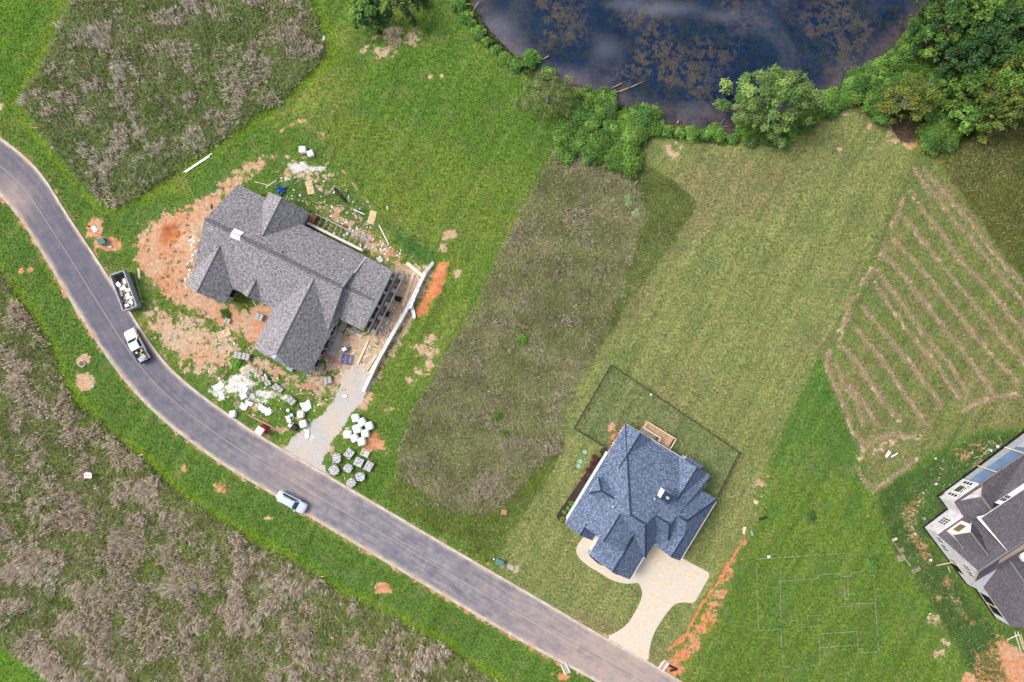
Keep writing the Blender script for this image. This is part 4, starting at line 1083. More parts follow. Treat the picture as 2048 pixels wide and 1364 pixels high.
# wing gable facing the field, pent roof under it
q3('roof', [(1908, 1004, 4.2), (1962, 967, 4.2), (1967, 977, 4.75), (1917, 1005, 4.75)], 'plum_shingle', .12)
q3('roof', [(1909, 1004.5, 4.21), (1924, 1000.5, 4.75), (1962.8, 993.5, 7.0), (1986, 1024, 7.0), (1950, 1040, 5.3), (1927.5, 1034, 4.25)], 'plum_shingle')
q3('roof', [(1962.8, 993.5, 7.0), (1965, 965, 4.3), (2060, 900.5, 4.3), (2125, 914, 6.2), (1988.6, 1006.5, 6.2), (1985, 1023, 7.0)], 'plum_shingle')
MB().beam(Q(1962.8, 993.5, 7.03), Q(1986, 1024.5, 7.03), .3, .06).build('ridge_cap', M['plum_cap'], h3)
MB().slab([Q(1922, 1000.8, 4.8), Q(1964, 973.5, 4.8), Q(1962.6, 993.2, 6.85), Q(1961.9, 993.0, 6.85)], .05).build('gable_wall', M['wrap'], h3)
# small gabled dormer with a boarded window
g0, g1 = (1860.5, 1047.5), (1889, 1027.5)
ga, gb = Q(*g0, 0), Q(*g1, 0); gm_ = (ga + gb) / 2
MB().face([Vector((gb.x, gb.y, 4.3)), Vector((ga.x, ga.y, 4.3)), Vector((ga.x, ga.y, 6.65)), Vector((gm_.x, gm_.y, 8.25)), Vector((gb.x, gb.y, 6.65))][::-1]).build('dormer_wall', M['white'], h3)
bk_ = Vector((V.x, -V.y, 0)) * (52 / PXM)
ov = Vector((-V.x, V.y, 0)) * .15
for e_ in (ga, gb):
    sd = (e_ - gm_).normalized() * .3
    q_ = [Vector((e_.x, e_.y, 6.62)) + ov + sd - Vector((0, 0, .2)), Vector((gm_.x, gm_.y, 8.38)) + ov, Vector((gm_.x, gm_.y, 8.38)) + bk_, Vector((e_.x, e_.y, 6.62)) + bk_ * .62 + sd - Vector((0, 0, .2))]
    MB().slab(q_, .12, 0, 1).build('dormer_roof', [M['plum_shingle'], M['white']], h3)
    MB().face([Vector((e_.x, e_.y, 4.3)), Vector((e_.x, e_.y, 6.6)), Vector((e_.x, e_.y, 6.6)) + bk_ * .62, Vector((e_.x, e_.y, 4.3)) + bk_ * .62]).build('dormer_cheek', M['white'], h3)
MB().beam(Vector((gm_.x, gm_.y, 8.40)) + ov, Vector((gm_.x, gm_.y, 8.40)) + bk_, .25, .05).build('ridge_cap', M['plum_cap'], h3)
wall_rect(g1, g0, .24, .76, 4.95, 6.3, M['brown_panel'], 'boarded_window', h3, .04)
# clerestory windows
for f in (.07, .135):
    for zz in (6.35, 6.9):
        A_ = b0 + (b1 - b0) * f; B_ = b0 + (b1 - b0) * (f + .055); nn = Vector((-(b1 - b0).y, (b1 - b0).x, 0)).normalized() * .04
        MB().face([Vector((A_.x, A_.y, zz)) + nn, Vector((B_.x, B_.y, zz)) + nn, Vector((B_.x, B_.y, zz + .45)) + nn, Vector((A_.x, A_.y, zz + .45)) + nn]).build('pane', M['glass'], h3)
# lean-to with a blue metal roof
PO = off(O0, 62, 0)
MB().prism(foot([PO, off(PO, 175), off(PO, 175, 60), off(PO, 0, 60)]), -.2, 2.3).build('lean_to_wall', M['sheathing'], h3)
MB().prism(foot([off(PO, -1, -2), off(PO, 178, -2), off(PO, 178, 60), off(PO, -1, 60)]), -.2, .5).build('foundation', M['dark'], h3)
lr = q3('lean_to_roof', [(1938.3, 959.8, 2.4), (2033, 893, 2.4), (2085, 900, 3.4), (1962, 980, 3.4)], 'blue_metal', .1, 'grey_steel')
for k in range(14):
    f = (k + .5) / 14
    a = Q(1938.3 + 94.7 * f, 959.8 - 66.8 * f, 2.44); b = Q(1962 + 123 * f, 980 - 80 * f, 3.44)
    MB().beam(a, b, .05, .05).build('seam', M['blue_metal'], lr)
for a, b in (((1955, 931, 1.5), (1996, 945, 4.2)), ((2009, 894, 1.8), (2060, 910, 4.2))):
    MB().beam(Q(*a), Q(*b), .14, .14).build('brace', M['pine'], h3)
# south wing
q3('roof', [(1955, 1157, 3.95), (2021, 1253, 3.95), (2117, 1264, 6.4), (2012.4, 1110.8, 6.4)], 'plum_shingle')
q3('roof', [(2012.4, 1110.8, 6.4), (2117, 1264, 6.4), (2190, 1215, 4.0), (2070, 1060, 4.0)], 'plum_shingle')
MB().beam(Q(2012.4, 1110.8, 6.43), Q(2117, 1264, 6.43), .28, .06).build('ridge_cap', M['plum_cap'], h3)
a_, b_ = (1926, 1142), (1987.5, 1233)
MB().prism(foot([a_, b_, off(b_, 150), off(a_, 150)]), -.2, 3.7).build('wall', M['wrap'], h3)
MB().prism(foot([off(a_, -1, -1), off(b_, -1, 1), off(b_, 150, 1), off(a_, 150, -1)]), -.2, .55).build('foundation', M['dark'], h3)
for f0, f1 in ((.04, .24), (.42, .86)):
    wall_rect(a_, b_, f0, f1, 1.0, 3.2, M['dark'], 'opening', h3, .03)
wall_rect(a_, b_, .62, .66, 1.0, 3.2, M['pine'], 'stud', h3, .05)
wall_rect(W0, S0, .60, .80, .6, 2.2, M['pine'], 'door_frame', h3, .04); wall_rect(W0, S0, .63, .77, .6, 2.1, M['dark'], 'opening', h3, .06)
MB().beam(Q(1873, 1131, .1), Q(1912, 1123, 1.8), .12, .12).build('brace', M['pine'], h3)
q3('dormer_roof', [(2034, 1100, 7.0), (2052, 1088, 7.0), (2075, 1115, 7.0), (2050, 1125, 7.0)], 'white', .8, 'white')
# ------------------------------------------------------------------ trees and shrubs
def leaf_mesh(name, centres, radii, n_per, size, tints, parent, flat=0.5, jitter=0.18, fill=0.45):
    """leaf clumps: small faces scattered over and inside many lobes"""
    V_, F_, T_ = [], [], []
    base_i = 0
    for c, r, tn, n in zip(centres, radii, tints, n_per):
        d = RNG.normal(size=(n, 3)); d /= np.linalg.norm(d, axis=1)[:, None]
        d[:, 2] = np.where(d[:, 2] < -0.35, -d[:, 2], d[:, 2])
        rr = r * (1 - fill * RNG.random(n) ** 1.6)
        p = np.asarray(c) + d * rr[:, None] * np.array([1, 1, .7]) + RNG.normal(size=(n, 3)) * r * .26
        nrm = d * .55 + RNG.normal(size=(n, 3)) * .55 + np.array([0, 0, flat]); nrm /= np.linalg.norm(nrm, axis=1)[:, None]
        a = np.cross(nrm, RNG.normal(size=(n, 3))); a /= np.linalg.norm(a, axis=1)[:, None] + 1e-9
        b = np.cross(nrm, a)
        s = size * (0.6 + .8 * RNG.random(n))
        s1 = s[:, None]; s2 = (s * (.45 + .3 * RNG.random(n)))[:, None]
        droop = nrm * (s1 * .25)
        quad = np.stack([p - a * s1 - droop, p - b * s2, p + a * s1 - droop, p + b * s2], 1)
        V_.append(quad.reshape(-1, 3)); F_.append(base_i + np.arange(n * 4).reshape(n, 4)); base_i += n * 4
        col = 1.6 * RNG.uniform(.72, 1.3) * np.asarray(tn)[None] * (1 + (RNG.random((n, 1)) - .5) * 2 * jitter) * (1 + (RNG.random((n, 3)) - .5) * .16)
        T_.append(np.repeat(col, 4, axis=0))
    return np_mesh(name, np.vstack(V_), np.vstack(F_), M['leaf'], {'tint': np.clip(np.vstack(T_), 0, 1)}, parent)

def limbs(mb, root, h, spread, n, r0, lean=(0, 0), tips=None):
    """tapered trunk with limbs that fork once; returns limb ends"""
    pts = []
    top = Vector((lean[0], lean[1], h * .62))
    prev = Vector((0, 0, -.3)); segs = 5
    for i in range(1, segs + 1):
        f = i / segs
        nxt = Vector((top.x * f + random.uniform(-.12, .12), top.y * f + random.uniform(-.12, .12), top.z * f))
        mb.tube(prev, nxt, r0 * (1.05 - .62 * (i - 1) / segs), r0 * (1.05 - .62 * f), 8, cap=False); prev = nxt
    for k in range(n):
        a = 2 * math.pi * k / n + random.uniform(-.4, .4)
        st = Vector((top.x, top.y, 0)) * .6 + Vector((0, 0, h * random.uniform(.28, .6)))
        rad = spread * random.uniform(.55, .95)
        mid = st + Vector((math.cos(a) * rad * .5, math.sin(a) * rad * .5, h * .13))
        end = st + Vector((math.cos(a) * rad, math.sin(a) * rad, h * random.uniform(.14, .36)))
        mb.tube(st, mid, r0 * .42, r0 * .26, 6, cap=False); mb.tube(mid, end, r0 * .26, r0 * .07, 5, cap=False)
        pts.append(end)
        for s_ in (-.6, .6):
            e2 = mid + Vector((math.cos(a + s_) * rad * .45, math.sin(a + s_) * rad * .45, h * random.uniform(.06, .24)))
            mb.tube(mid, e2, r0 * .2, r0 * .05, 5, cap=False); pts.append(e2)
    return pts

def crown_base(px, py, h):
    k = (CAM_H - h * .72) / CAM_H
    return 1024 + (px - 1024) * k, 682 + (py - 682) * k

def tree(name, label, px, py, h, rx, ry, tints, leaves, size, clumps, group=None, bark='bark', low=.32, sparse=False, fill=.45, cat='tree'):
    """px,py: crown centre in the photograph; rx, ry crown half-widths in metres"""
    bx, by = crown_base(px, py, h)
    base_p = P(bx, by); base_p.z = ground_z(base_p.x, base_p.y)
    o = thing(name, label, cat, base_p, 0, group)
    mb = MB(); ends = limbs(mb, None, h, max(rx, ry) * .8, 6 if not sparse else 8, .05 * h ** .8)
    mb.build('trunk', M[bark], o, smooth=True)
    cs, rs, ts, ns = [], [], [], []
    for k in range(clumps):
        a = k * 2.39996 + random.uniform(-.3, .3); f = math.sqrt((k + .5) / clumps) * random.uniform(.72, 1.12)
        x, y = math.cos(a) * f * rx, math.sin(a) * f * ry
        z = h * (low + (1 - low) * (1 - f ** 2.2) * random.uniform(.75, 1.0)) - random.uniform(0, .12) * h
        r = random.uniform(.35, 1.3) * (rx * ry) ** .5 / clumps ** .5 * 1.1
        cs.append((x, y, z)); rs.append(r)
        ts.append(tints[random.randrange(len(tints))]); ns.append(int(leaves * r * r))
        cs.append((x * .9, y * .9, z - r * 1.1)); rs.append(r * .9); ts.append(tints[random.randrange(len(tints))]); ns.append(int(leaves * r * r * .35))
    leaf_mesh('crown', cs, rs, ns, size, ts, o, fill=fill)
    return o

GRN = [(.072, .130, .022), (.055, .108, .020), (.090, .150, .026), (.046, .092, .020)]
LUSH = [(.110, .205, .036), (.082, .172, .034), (.140, .235, .042), (.062, .138, .034)]
DARK = [(.030, .070, .018), (.024, .058, .018), (.042, .086, .020), (.036, .076, .024)]
OLV = [(.110, .135, .024), (.085, .118, .022), (.135, .150, .028), (.070, .100, .022)]
WIL = [(.085, .112, .036), (.105, .130, .042), (.072, .098, .034), (.125, .145, .052)]

tree('tree', 'broad light green tree with open crown leaning over the pond edge', 1560, 190, 11, 8.4, 5.6, [(.128, .195, .052), (.098, .168, .044), (.160, .225, .062), (.075, .132, .034)], 300, .18, 110, bark='pale_bark', low=.38)
tree('tree', 'spindly olive tree with bare grey twigs beside the brown brush', 1832, 190, 8, 5.0, 3.8, OLV, 230, .16, 50, bark='pale_bark', sparse=True)
tree('willow_tree', 'feathery grey-green tree on the grass bank left of the floating log', 1098, 184, 6.5, 5.2, 4.2, WIL, 150, .14, 60, bark='pale_bark', sparse=True, fill=.8)
tree('tree', 'dark round bushy tree at the top edge beside the tall grass', 738, 18, 7, 3.6, 3.4, LUSH[:2] + DARK[:2], 420, .19, 36)
tree('tree', 'dark drooping tree at the top edge above the bare patch', 808, -6, 8, 3.4, 2.6, DARK, 320, .18, 32)
FOR = [(1905, 40, 12, 4.6, 4.2, DARK + GRN), (1958, 20, 14, 5.0, 4.6, GRN), (2015, 45, 14, 5.0, 5.0, DARK), (2062, 20, 15, 5, 5, GRN), (1985, 95, 13, 4.8, 4.4, DARK), (2042, 118, 13, 4.8, 5.0, OLV + GRN), (1938, 95, 11, 4.0, 3.8, DARK),
       (1992, 165, 11, 4.6, 4.0, GRN + OLV), (2050, 190, 12, 4.6, 4.4, OLV), (1945, 165, 9, 4.0, 3.4, GRN), (2000, 225, 8, 4.0, 3.2, GRN + OLV), (1870, 75, 8, 3.4, 3.0, GRN + LUSH), (2075, 85, 14, 5, 5, DARK), (2085, 160, 13, 5, 5, GRN), (1915, -30, 12, 4.5, 4.5, DARK), (1985, -45, 14, 5, 5, GRN), (1940, 225, 6, 3.2, 2.6, LUSH)]
FOR_L = ['dark tree at the pond-side edge of the corner wood, near the top', 'green tree at the top edge of the corner wood', 'dark tall tree one crown in from the top right corner', 'green tree right in the top right corner', 'dark tree in the heart of the corner wood', 'yellow-green tree near the right edge, below the corner', 'dark low tree behind the white dead trunk', 'mixed green tree in the lower middle of the corner wood', 'yellowish tree at the right edge of the frame above the olive grass',
         'green tree below the dark low tree in the corner wood', 'small yellow-green tree at the lower rim of the corner wood', 'small bright tree beside the broken trunk at the water', 'dark tree cut by the right edge near the top', 'green tree cut by the right edge lower down', 'dark tree cut by the top edge beside the water', 'green tree cut by the top edge of the corner wood', 'lowest bright green tree at the foot of the corner wood']
for (x, y, h, rx, ry, tn), lb in zip(FOR, FOR_L):
    tree('tree', lb, x, y, h, rx, ry, tn, 200, .22, 44, 'trees of the corner wood')

def shrub(px, py, r, h, tn, label, group, leaves=330, size=.14, name='shrub', cat='shrub'):
    b = P(px, py); b.z = ground_z(b.x, b.y)
    o = thing(name, label, cat, b, 0, group)
    mb = MB()
    for k in range(4):
        a = k * 1.7 + random.random(); mb.tube((0, 0, -.2), (math.cos(a) * r * .4, math.sin(a) * r * .4, h * .6), .04, .02, 5)
    mb.build('stem', M['bark'], o)
    cs, rs, ts, ns = [], [], [], []
    n = 16
    for k in range(n):
        a = k * 2.39996 + random.random() * .6; f = math.sqrt((k + .4) / n)
        rr = random.uniform(.16, .46) * r
        cs.append((math.cos(a) * f * r * .8, math.sin(a) * f * r * .8, h * (.35 + .5 * (1 - f * f)) * random.uniform(.8, 1.1))); rs.append(rr)
        ts.append(tn[random.randrange(len(tn))]); ns.append(int(leaves * rr * rr * 2.0) + 10)
    leaf_mesh('foliage', cs, rs, ns, size, ts, o, fill=.5)
    return o
BA = [(1128, 262), (1150, 235), (1172, 215), (1158, 285), (1185, 255), (1200, 290), (1215, 230), (1225, 265), (1240, 300), (1255, 245), (1265, 280), (1285, 250), (1290, 232), (1180, 305), (1130, 300), (1222, 315), (1255, 320), (1205, 200), (1170, 195)]
for x, y in BA:
    shrub(x + random.uniform(-4, 4), y + random.uniform(-4, 4), random.uniform(1.7, 2.6), random.uniform(1.4, 2.4), LUSH + GRN[:1], 'leafy green shrub in the thicket between the willow and the mown lawn', 'thicket on the near bank')
BB = [(1310, 262), (1335, 262), (1360, 266), (1385, 268), (1412, 268), (1440, 272), (1465, 278), (1322, 252), (1430, 262)]
for x, y in BB:
    shrub(x, y, random.uniform(.9, 1.35), random.uniform(.7, 1.1), LUSH, 'low green bush in the row along the pond edge above the mown lawn', 'low bushes along the pond edge', 420, .11)
BC = [(1488, 255), (1510, 262), (1530, 270), (1500, 278), (1555, 275), (1580, 262), (1540, 250), (1605, 250), (1625, 235)]
for x, y in BC:
    shrub(x, y, random.uniform(1.3, 1.9), random.uniform(1.1, 1.9), GRN + LUSH, 'bushy shrub under the broad pale tree at the waterside', 'shrubs below the broad tree')
BD = [(1650, 218), (1672, 200), (1695, 185), (1718, 172), (1742, 158), (1762, 140), (1785, 122), (1805, 105), (1825, 88), (1845, 70), (1865, 105), (1842, 125), (1820, 145), (1798, 162), (1775, 180), (1752, 196), (1735, 212), (1755, 228), (1878, 140), (1860, 165), (1900, 170), (1885, 200), (1910, 215), (1870, 235),
      (1880, 262), (1900, 250), (1862, 280), (1925, 245), (1850, 190), (1905, 130), (1930, 200), (1950, 245), (1892, 282), (1970, 230)]
for x, y in BD:
    shrub(x + random.uniform(-5, 5), y + random.uniform(-5, 5), random.uniform(1.7, 2.7), random.uniform(1.5, 3.0), LUSH + GRN, 'leafy shrub in the thick growth on the right bank of the pond', 'growth on the right bank')
BE = [(922, 12), (935, 28), (948, 45), (962, 62), (978, 78), (995, 95), (1015, 110), (1035, 124), (912, 0), (928, -6)]
for x, y in BE:
    shrub(x - 4, y + 4, random.uniform(.8, 1.3), random.uniform(.7, 1.2), LUSH, 'small bush on the steep left bank of the pond', 'bushes on the left bank', 420, .11)
shrub(1060, 120, 1.6, 1.8, [(.085, .185, .03), (.07, .16, .03)], 'bright green round bush standing at the water near the driftwood', 'single', 420, .13)['group'] = 'lone waterside bush'
shrub(1098, 148, 1.3, 1.6, LUSH, 'small dark bush between the round bush and the willow', None, 420, .12)
# bushes around the lots
for x, y, r, h, tn, lb in ((1046, 680, 1.0, .5, [(.085, .165, .02), (.10, .18, .03)], 'bright lime weed clump in the upper part of the brown field'), (995, 832, .9, .45, [(.075, .15, .02), (.09, .165, .03)], 'bright green weed clump in the middle of the brown field'), (1012, 866, .7, .4, [(.08, .155, .02)], 'smallest green weed clump low in the brown field'),
                           (478, 728, 1.3, .5, [(.085, .19, .02), (.10, .21, .03)], 'lush green weed patch below the paired block pallets'), (452, 628, .8, .4, [(.06, .13, .02)], 'green weed tuft beside the single block pallet'), (1258, 402, 1.1, .6, [(.20, .26, .12), (.16, .22, .09)], 'pale silvery weed clump at the top of the brown field'), (1272, 428, .7, .5, [(.20, .26, .12)], 'small pale weed beneath the silvery clump'),
                           (1745, 1128, 1.2, .25, [(.085, .165, .03), (.07, .14, .03)], 'bright weed clump on the lawn near the broken pallet'), (1622, 1032, .9, .18, [(.05, .10, .025)], 'dark weed clump on the open right lawn')):
    shrub(x, y, r, h, tn, lb, None, 420, .12, 'weed_clump', 'weed')

# fallen logs, snags
def log(pts, r, label, mat='deadwood', name='log', cat='log', z=-.42):
    mb = MB(); p = [Vector((*P(x, y)[:2], z + (q[0] if q else 0))) for x, y, *q in pts]
    for i in range(len(p) - 1):
        f0, f1 = i / (len(p) - 1), (i + 1) / (len(p) - 1)
        mb.tube(p[i], p[i + 1], r * (1 - .75 * f0), r * (1 - .75 * f1), 8)
    o = p[0].copy(); mb.v = [tuple(Vector(v) - o) for v in mb.v]
    return single(mb, name, M[mat], label, cat, o, smooth=True)
log([(1185, 190, .25), (1212, 186, .15), (1240, 182, .1), (1262, 173, .05), (1288, 161, 0)], .26, 'long bare log floating out from the bank thicket')
log([(1244, 166, .25), (1228, 173, .1), (1217, 178, 0)], .14, 'short forked stick floating above the long log')
log([(1098, 111, .2), (1088, 116, .1), (1078, 120, 0)], .16, 'short grey driftwood piece near the round bush')
log([(1836, 62, 2.2), (1838, 38, 1.6), (1840, 18, .9)], .30, 'thick broken grey trunk lying into the water by the right wood', 'pale_bark')
log([(1905, 115, 6.0), (1907, 90, 7.0), (1910, 63, 8.0)], .15, 'thin white dead trunk sticking out of the right bank growth', 'pale_bark', 'snag')
log([(942, 10, .6), (930, 8, .6), (915, 10, .4)], .10, 'bare grey branch at the upper left corner of the pond', 'pale_bark', 'branch', 'branch')
log([(958, 5, .6), (950, 14, .4), (946, 22, .2)], .10, 'bare leaning branch in the pond corner beside the grey branch', 'pale_bark', 'branch', 'branch')
for k, (a, b) in enumerate((((1442, 246), (1455, 232)), ((1465, 240), (1468, 226)), ((1450, 252), (1470, 250)))):
    log([(*a, .15), (*b, .1)], .06, 'thin pale stick among the driftwood at the muddy cove', name='branch', cat='branch')['group'] = 'driftwood sticks in the cove'
log([(1355, 246, .3), (1358, 240, .35)], .16, 'small pale stump at the edge of the low pond bushes', 'pale_bark', 'stump', 'stump')

# brown brush heap by the olive tree
def blades(name, px, py, h, lean, w, tint, label=None, kite=False, jitter=.15, parent=None, kind='stuff'):
    n = len(px)
    ang = RNG.random(n) * 2 * np.pi
    wd = np.stack([np.cos(ang), np.sin(ang), np.zeros(n)], 1) * (w * (0.6 + .8 * RNG.random(n)))[:, None]
    b = np.stack([px, py, ground_zs(px, py) - .03], 1)
    tip = b + np.stack([lean[:, 0], lean[:, 1], h], 1)
    col = tint * (1 + (RNG.random((n, 1)) - .5) * 2 * jitter)
    if kite:
        mid = b + (tip - b) * .62 + np.stack([np.zeros(n), np.zeros(n), h * .08], 1)
        v = np.stack([b, mid - wd, tip, mid + wd], 1).reshape(-1, 3)
        f = np.arange(n * 4).reshape(n, 4); c = np.repeat(col, 4, axis=0)
    else:
        v = np.stack([b - wd, b + wd, tip], 1).reshape(-1, 3)
        f = np.arange(n * 3).reshape(n, 3); c = np.repeat(col, 3, axis=0)
    o = np_mesh(name, v, f, M['blade'], {'tint': np.clip(c, 0, 1)}, parent)
    return tag(o, label, None if not label else 'grass', None, kind)

def sample(poly, n, margin=0.0):
    p = np.array(poly); lo, hi = p.min(0), p.max(0)
    x = RNG.uniform(lo[0], hi[0], n); y = RNG.uniform(lo[1], hi[1], n)
    d = sdist(x + (fbm(x, y, 4.0, 0) - .5) * 1.2, y + (fbm(x, y, 4.0, 1) - .5) * 1.2, poly)
    k = (d > margin) & (np.abs(x) < 92) & (np.abs(y) < 63)
    return x[k], y[k], d[k]

def tall_field(name, poly, dens, label, tan_lo, tan_hi, hscale=1.0, tan_scale=4.5, green=(.075, .112, .022), tan=(.36, .265, .195), tan_max=.5, dry_k=.30):
    p = np.array(poly); area = np.prod(np.minimum(p.max(0), [92, 63]) - np.maximum(p.min(0), [-92, -63]))
    n = int(area * dens)
    x = RNG.uniform(max(p[:, 0].min(), -92), min(p[:, 0].max(), 92), n); y = RNG.uniform(max(p[:, 1].min(), -63), min(p[:, 1].max(), 63), n)
    d = sdist(x + (fbm(x, y, 4.0, 0) - .5) * 1.2, y + (fbm(x, y, 4.0, 1) - .5) * 1.2, poly)
    k = d > 0; x, y, d = x[k], y[k], d[k]
    tn = fbm(x, y, tan_scale, 2, 4) + .10 * (fbm(x, y, 18, 0, 2) - .5)
    pt = sstep(tan_lo, tan_hi, tn) * sstep(0, 1.2, d + .5)
    u = RNG.random(len(x))
    is_tan = u < pt * tan_max + .03 * min(1, dry_k * 3.3)
    # green understorey: clumps of blades
    gxp, gyp = x[~is_tan], y[~is_tan]
    m = 3
    cx = np.repeat(gxp, m) + RNG.normal(size=len(gxp) * m) * .10; cy = np.repeat(gyp, m) + RNG.normal(size=len(gxp) * m) * .10
    h = (.35 + .55 * RNG.random(len(cx))) * hscale; ln = RNG.normal(size=(len(cx), 2)) * .5 * min(1, .4 + hscale * .6)
    patch = fbm(cx, cy, 2.5, 1)
    g1 = np.array(green)[None] * (0.62 + .85 * patch)[:, None]
    dry = (RNG.random(len(cx)) < dry_k + .35 * min(1, dry_k * 3.3) * sstep(.45, .65, fbm(cx, cy, 7, 0)))[:, None]
    g1 = np.where(dry, np.array([.44, .38, .25]) * (0.7 + .6 * patch)[:, None], g1)
    blades(name, cx, cy, h, ln, .085, g1, label, jitter=.35)
    # pale seed-headed stalks, part standing and part laid over by the wind
    txp, typ = x[is_tan], y[is_tan]
    txp, typ = txp[::3], typ[::3]                # bundles
    bun = RNG.normal(size=len(txp)) * .7; bbr = RNG.uniform(.75, 1.3, len(txp))
    def stalks(m, hs, hr, lean_s, wd, br):
        m *= 3
        cx = np.repeat(txp, m) + RNG.normal(size=len(txp) * m) * .20; cy = np.repeat(typ, m) + RNG.normal(size=len(txp) * m) * .20
        ang = (fbm(np.repeat(txp, m), np.repeat(typ, m), 7, 1, 2) - .5) * 9 + np.repeat(bun, m) + RNG.normal(size=len(cx)) * .25
        ln = np.stack([np.cos(ang), np.sin(ang)], 1) * (lean_s * (.5 + RNG.random(len(cx))))[:, None] * hscale
        h = (hs + hr * RNG.random(len(cx))) * hscale
        tint = np.tile(np.array(tan), (len(cx), 1)) * (br + .45 * RNG.random((len(cx), 1))) * np.repeat(bbr, m)[:, None]
        blades(name, cx, cy, h, ln, wd, tint, label + (', standing dry seed heads' if hs > 1 else ', laid-over dry stalks'), kite=True)
    stalks(1, 1.1, .7, .35, .055, .75)
    stalks(3, .35, .4, .75, .06, .62)

tall_field('tall_grass', FIELD_A, 24, 'tall uncut grass with dry stalks in the top left field', .48, .66, 1.0, 2.8, green=(.23, .32, .09), tan=(.88, .73, .63), tan_max=.45, dry_k=.16)
tall_field('tall_grass', FIELD_B, 24, 'tall uncut grass with dry stalks in the bottom left field', .43, .60, 1.0, 2.8, green=(.27, .35, .09), tan=(.95, .76, .62), tan_max=.62, dry_k=.2)
tall_field('rough_grass', FIELD_C, 46, 'rough brown uncut grass in the middle field', .52, .8, .55, 2.6, (.25, .285, .10), (.68, .58, .45), dry_k=.24)
tall_field('rough_grass', FIELD_C2, 34, 'dark green uncut strip at the edge of the middle field', .75, .95, .5, 4, (.18, .235, .055), dry_k=.10)
tall_field('weeds', WEEDS, 30, 'bright weedy growth between the middle field and the road', .70, .95, .55, 4, (.19, .27, .045), dry_k=.10)
tall_field('rough_grass', OLIVE, 16, 'olive uncut grass below the corner wood', .78, .98, .4, 4, (.16, .18, .045), dry_k=.10)
tall_field('weeds', WEEDY_E, 14, 'dark weedy growth round the half-built house', .85, .99, .45, 4, (.10, .185, .045), dry_k=.04)
# mown lawns: short tufts break up the sheet
def tufts(name, poly, dens, tint, label, h=.09, w=.05):
    p = np.array(poly); lo = np.maximum(p.min(0), [-90, -61]); hi = np.minimum(p.max(0), [90, 61])
    n = int(np.prod(hi - lo) * dens)
    x = RNG.uniform(lo[0], hi[0], n); y = RNG.uniform(lo[1], hi[1], n)
    k = sdist(x, y, poly) > 0
    for q in (FIELD_A, FIELD_B, FIELD_C, WEEDS): k &= sdist(x, y, q) < 0
    k &= sdist(x, y, ROAD_POLY) < -.3; k &= sdist(x, y, DRIVE_POLY) < -.2; k &= sdist(x, y, POND) < -1.5
    x, y = x[k], y[k]
    # thin where the ground is bare
    i = np.clip(np.searchsorted(gx, x), 0, len(gx) - 1); j = np.clip(np.searchsorted(gy, y), 0, len(gy) - 1)
    bare = np.maximum.reduce([dirt.reshape(GX.shape)[j, i], white.reshape(GX.shape)[j, i], grav.reshape(GX.shape)[j, i] * 2])
    kk = RNG.random(len(x)) > bare * 1.5
    x, y, i, j = x[kk], y[kk], i[kk], j[kk]
    bc = base.reshape(*GX.shape, 3)[j, i]
    tn = bc * (0.45 + 1.25 * RNG.random((len(x), 1)))
    blades(name, x, y, h * (.6 + RNG.random(len(x))), RNG.normal(size=(len(x), 2)) * .14, w, tn, label)
tufts('lawn_grass', [(-95, -64), (95, -64), (95, 64), (-95, 64)], 20, None, 'short green lawn grass between the lots and along the road', .16, .10)

# hay raked into windrows
hx, hy, hl, hh = [], [], [], []
for line in WINDROWS + EDGE_HAY:
    pl = resample(line, 400)
    L = np.linalg.norm(np.diff(pl, axis=0), axis=1).sum()
    n = int(L * 110)
    s = RNG.random(n) * 399; i = s.astype(int); f = (s - i)[:, None]
    c = pl[i] * (1 - f) + pl[np.minimum(i + 1, 399)] * f
    wv = .10 + .22 * vnoise(c[:, 0], c[:, 1], 1.3, 1)
    keep = vnoise(c[:, 0], c[:, 1], 2.2, 2) > .10
    c = c + RNG.normal(size=(n, 2)) * wv[:, None] + ((np.stack([vnoise(c[:, 0], c[:, 1], 1.7, 0), vnoise(c[:, 0], c[:, 1], 1.7, 1)], 1) - .5) * .5)
    c = c[keep]
    hx.append(c[:, 0]); hy.append(c[:, 1])
hx = np.concatenate(hx); hy = np.concatenate(hy); n = len(hx)
blades('hay', hx, hy, .10 + .16 * RNG.random(n), RNG.normal(size=(n, 2)) * .28, .045, np.tile([.52, .39, .26], (n, 1)) * (.65 + .6 * RNG.random((n, 1))), 'dry tan hay raked into long rows across the mown field')
# brown brush
bx_, by_, _ = sample(PX([(1775, 245), (1800, 235), (1840, 240), (1850, 255), (1825, 290), (1800, 285), (1785, 265)]), 2600)
n = len(bx_)
blades('brush', bx_, by_, .5 + 1.0 * RNG.random(n), RNG.normal(size=(n, 2)) * .35, .04, np.tile([.26, .18, .12], (n, 1)) * (.6 + .7 * RNG.random((n, 1))), 'dry brown brush under the olive tree')
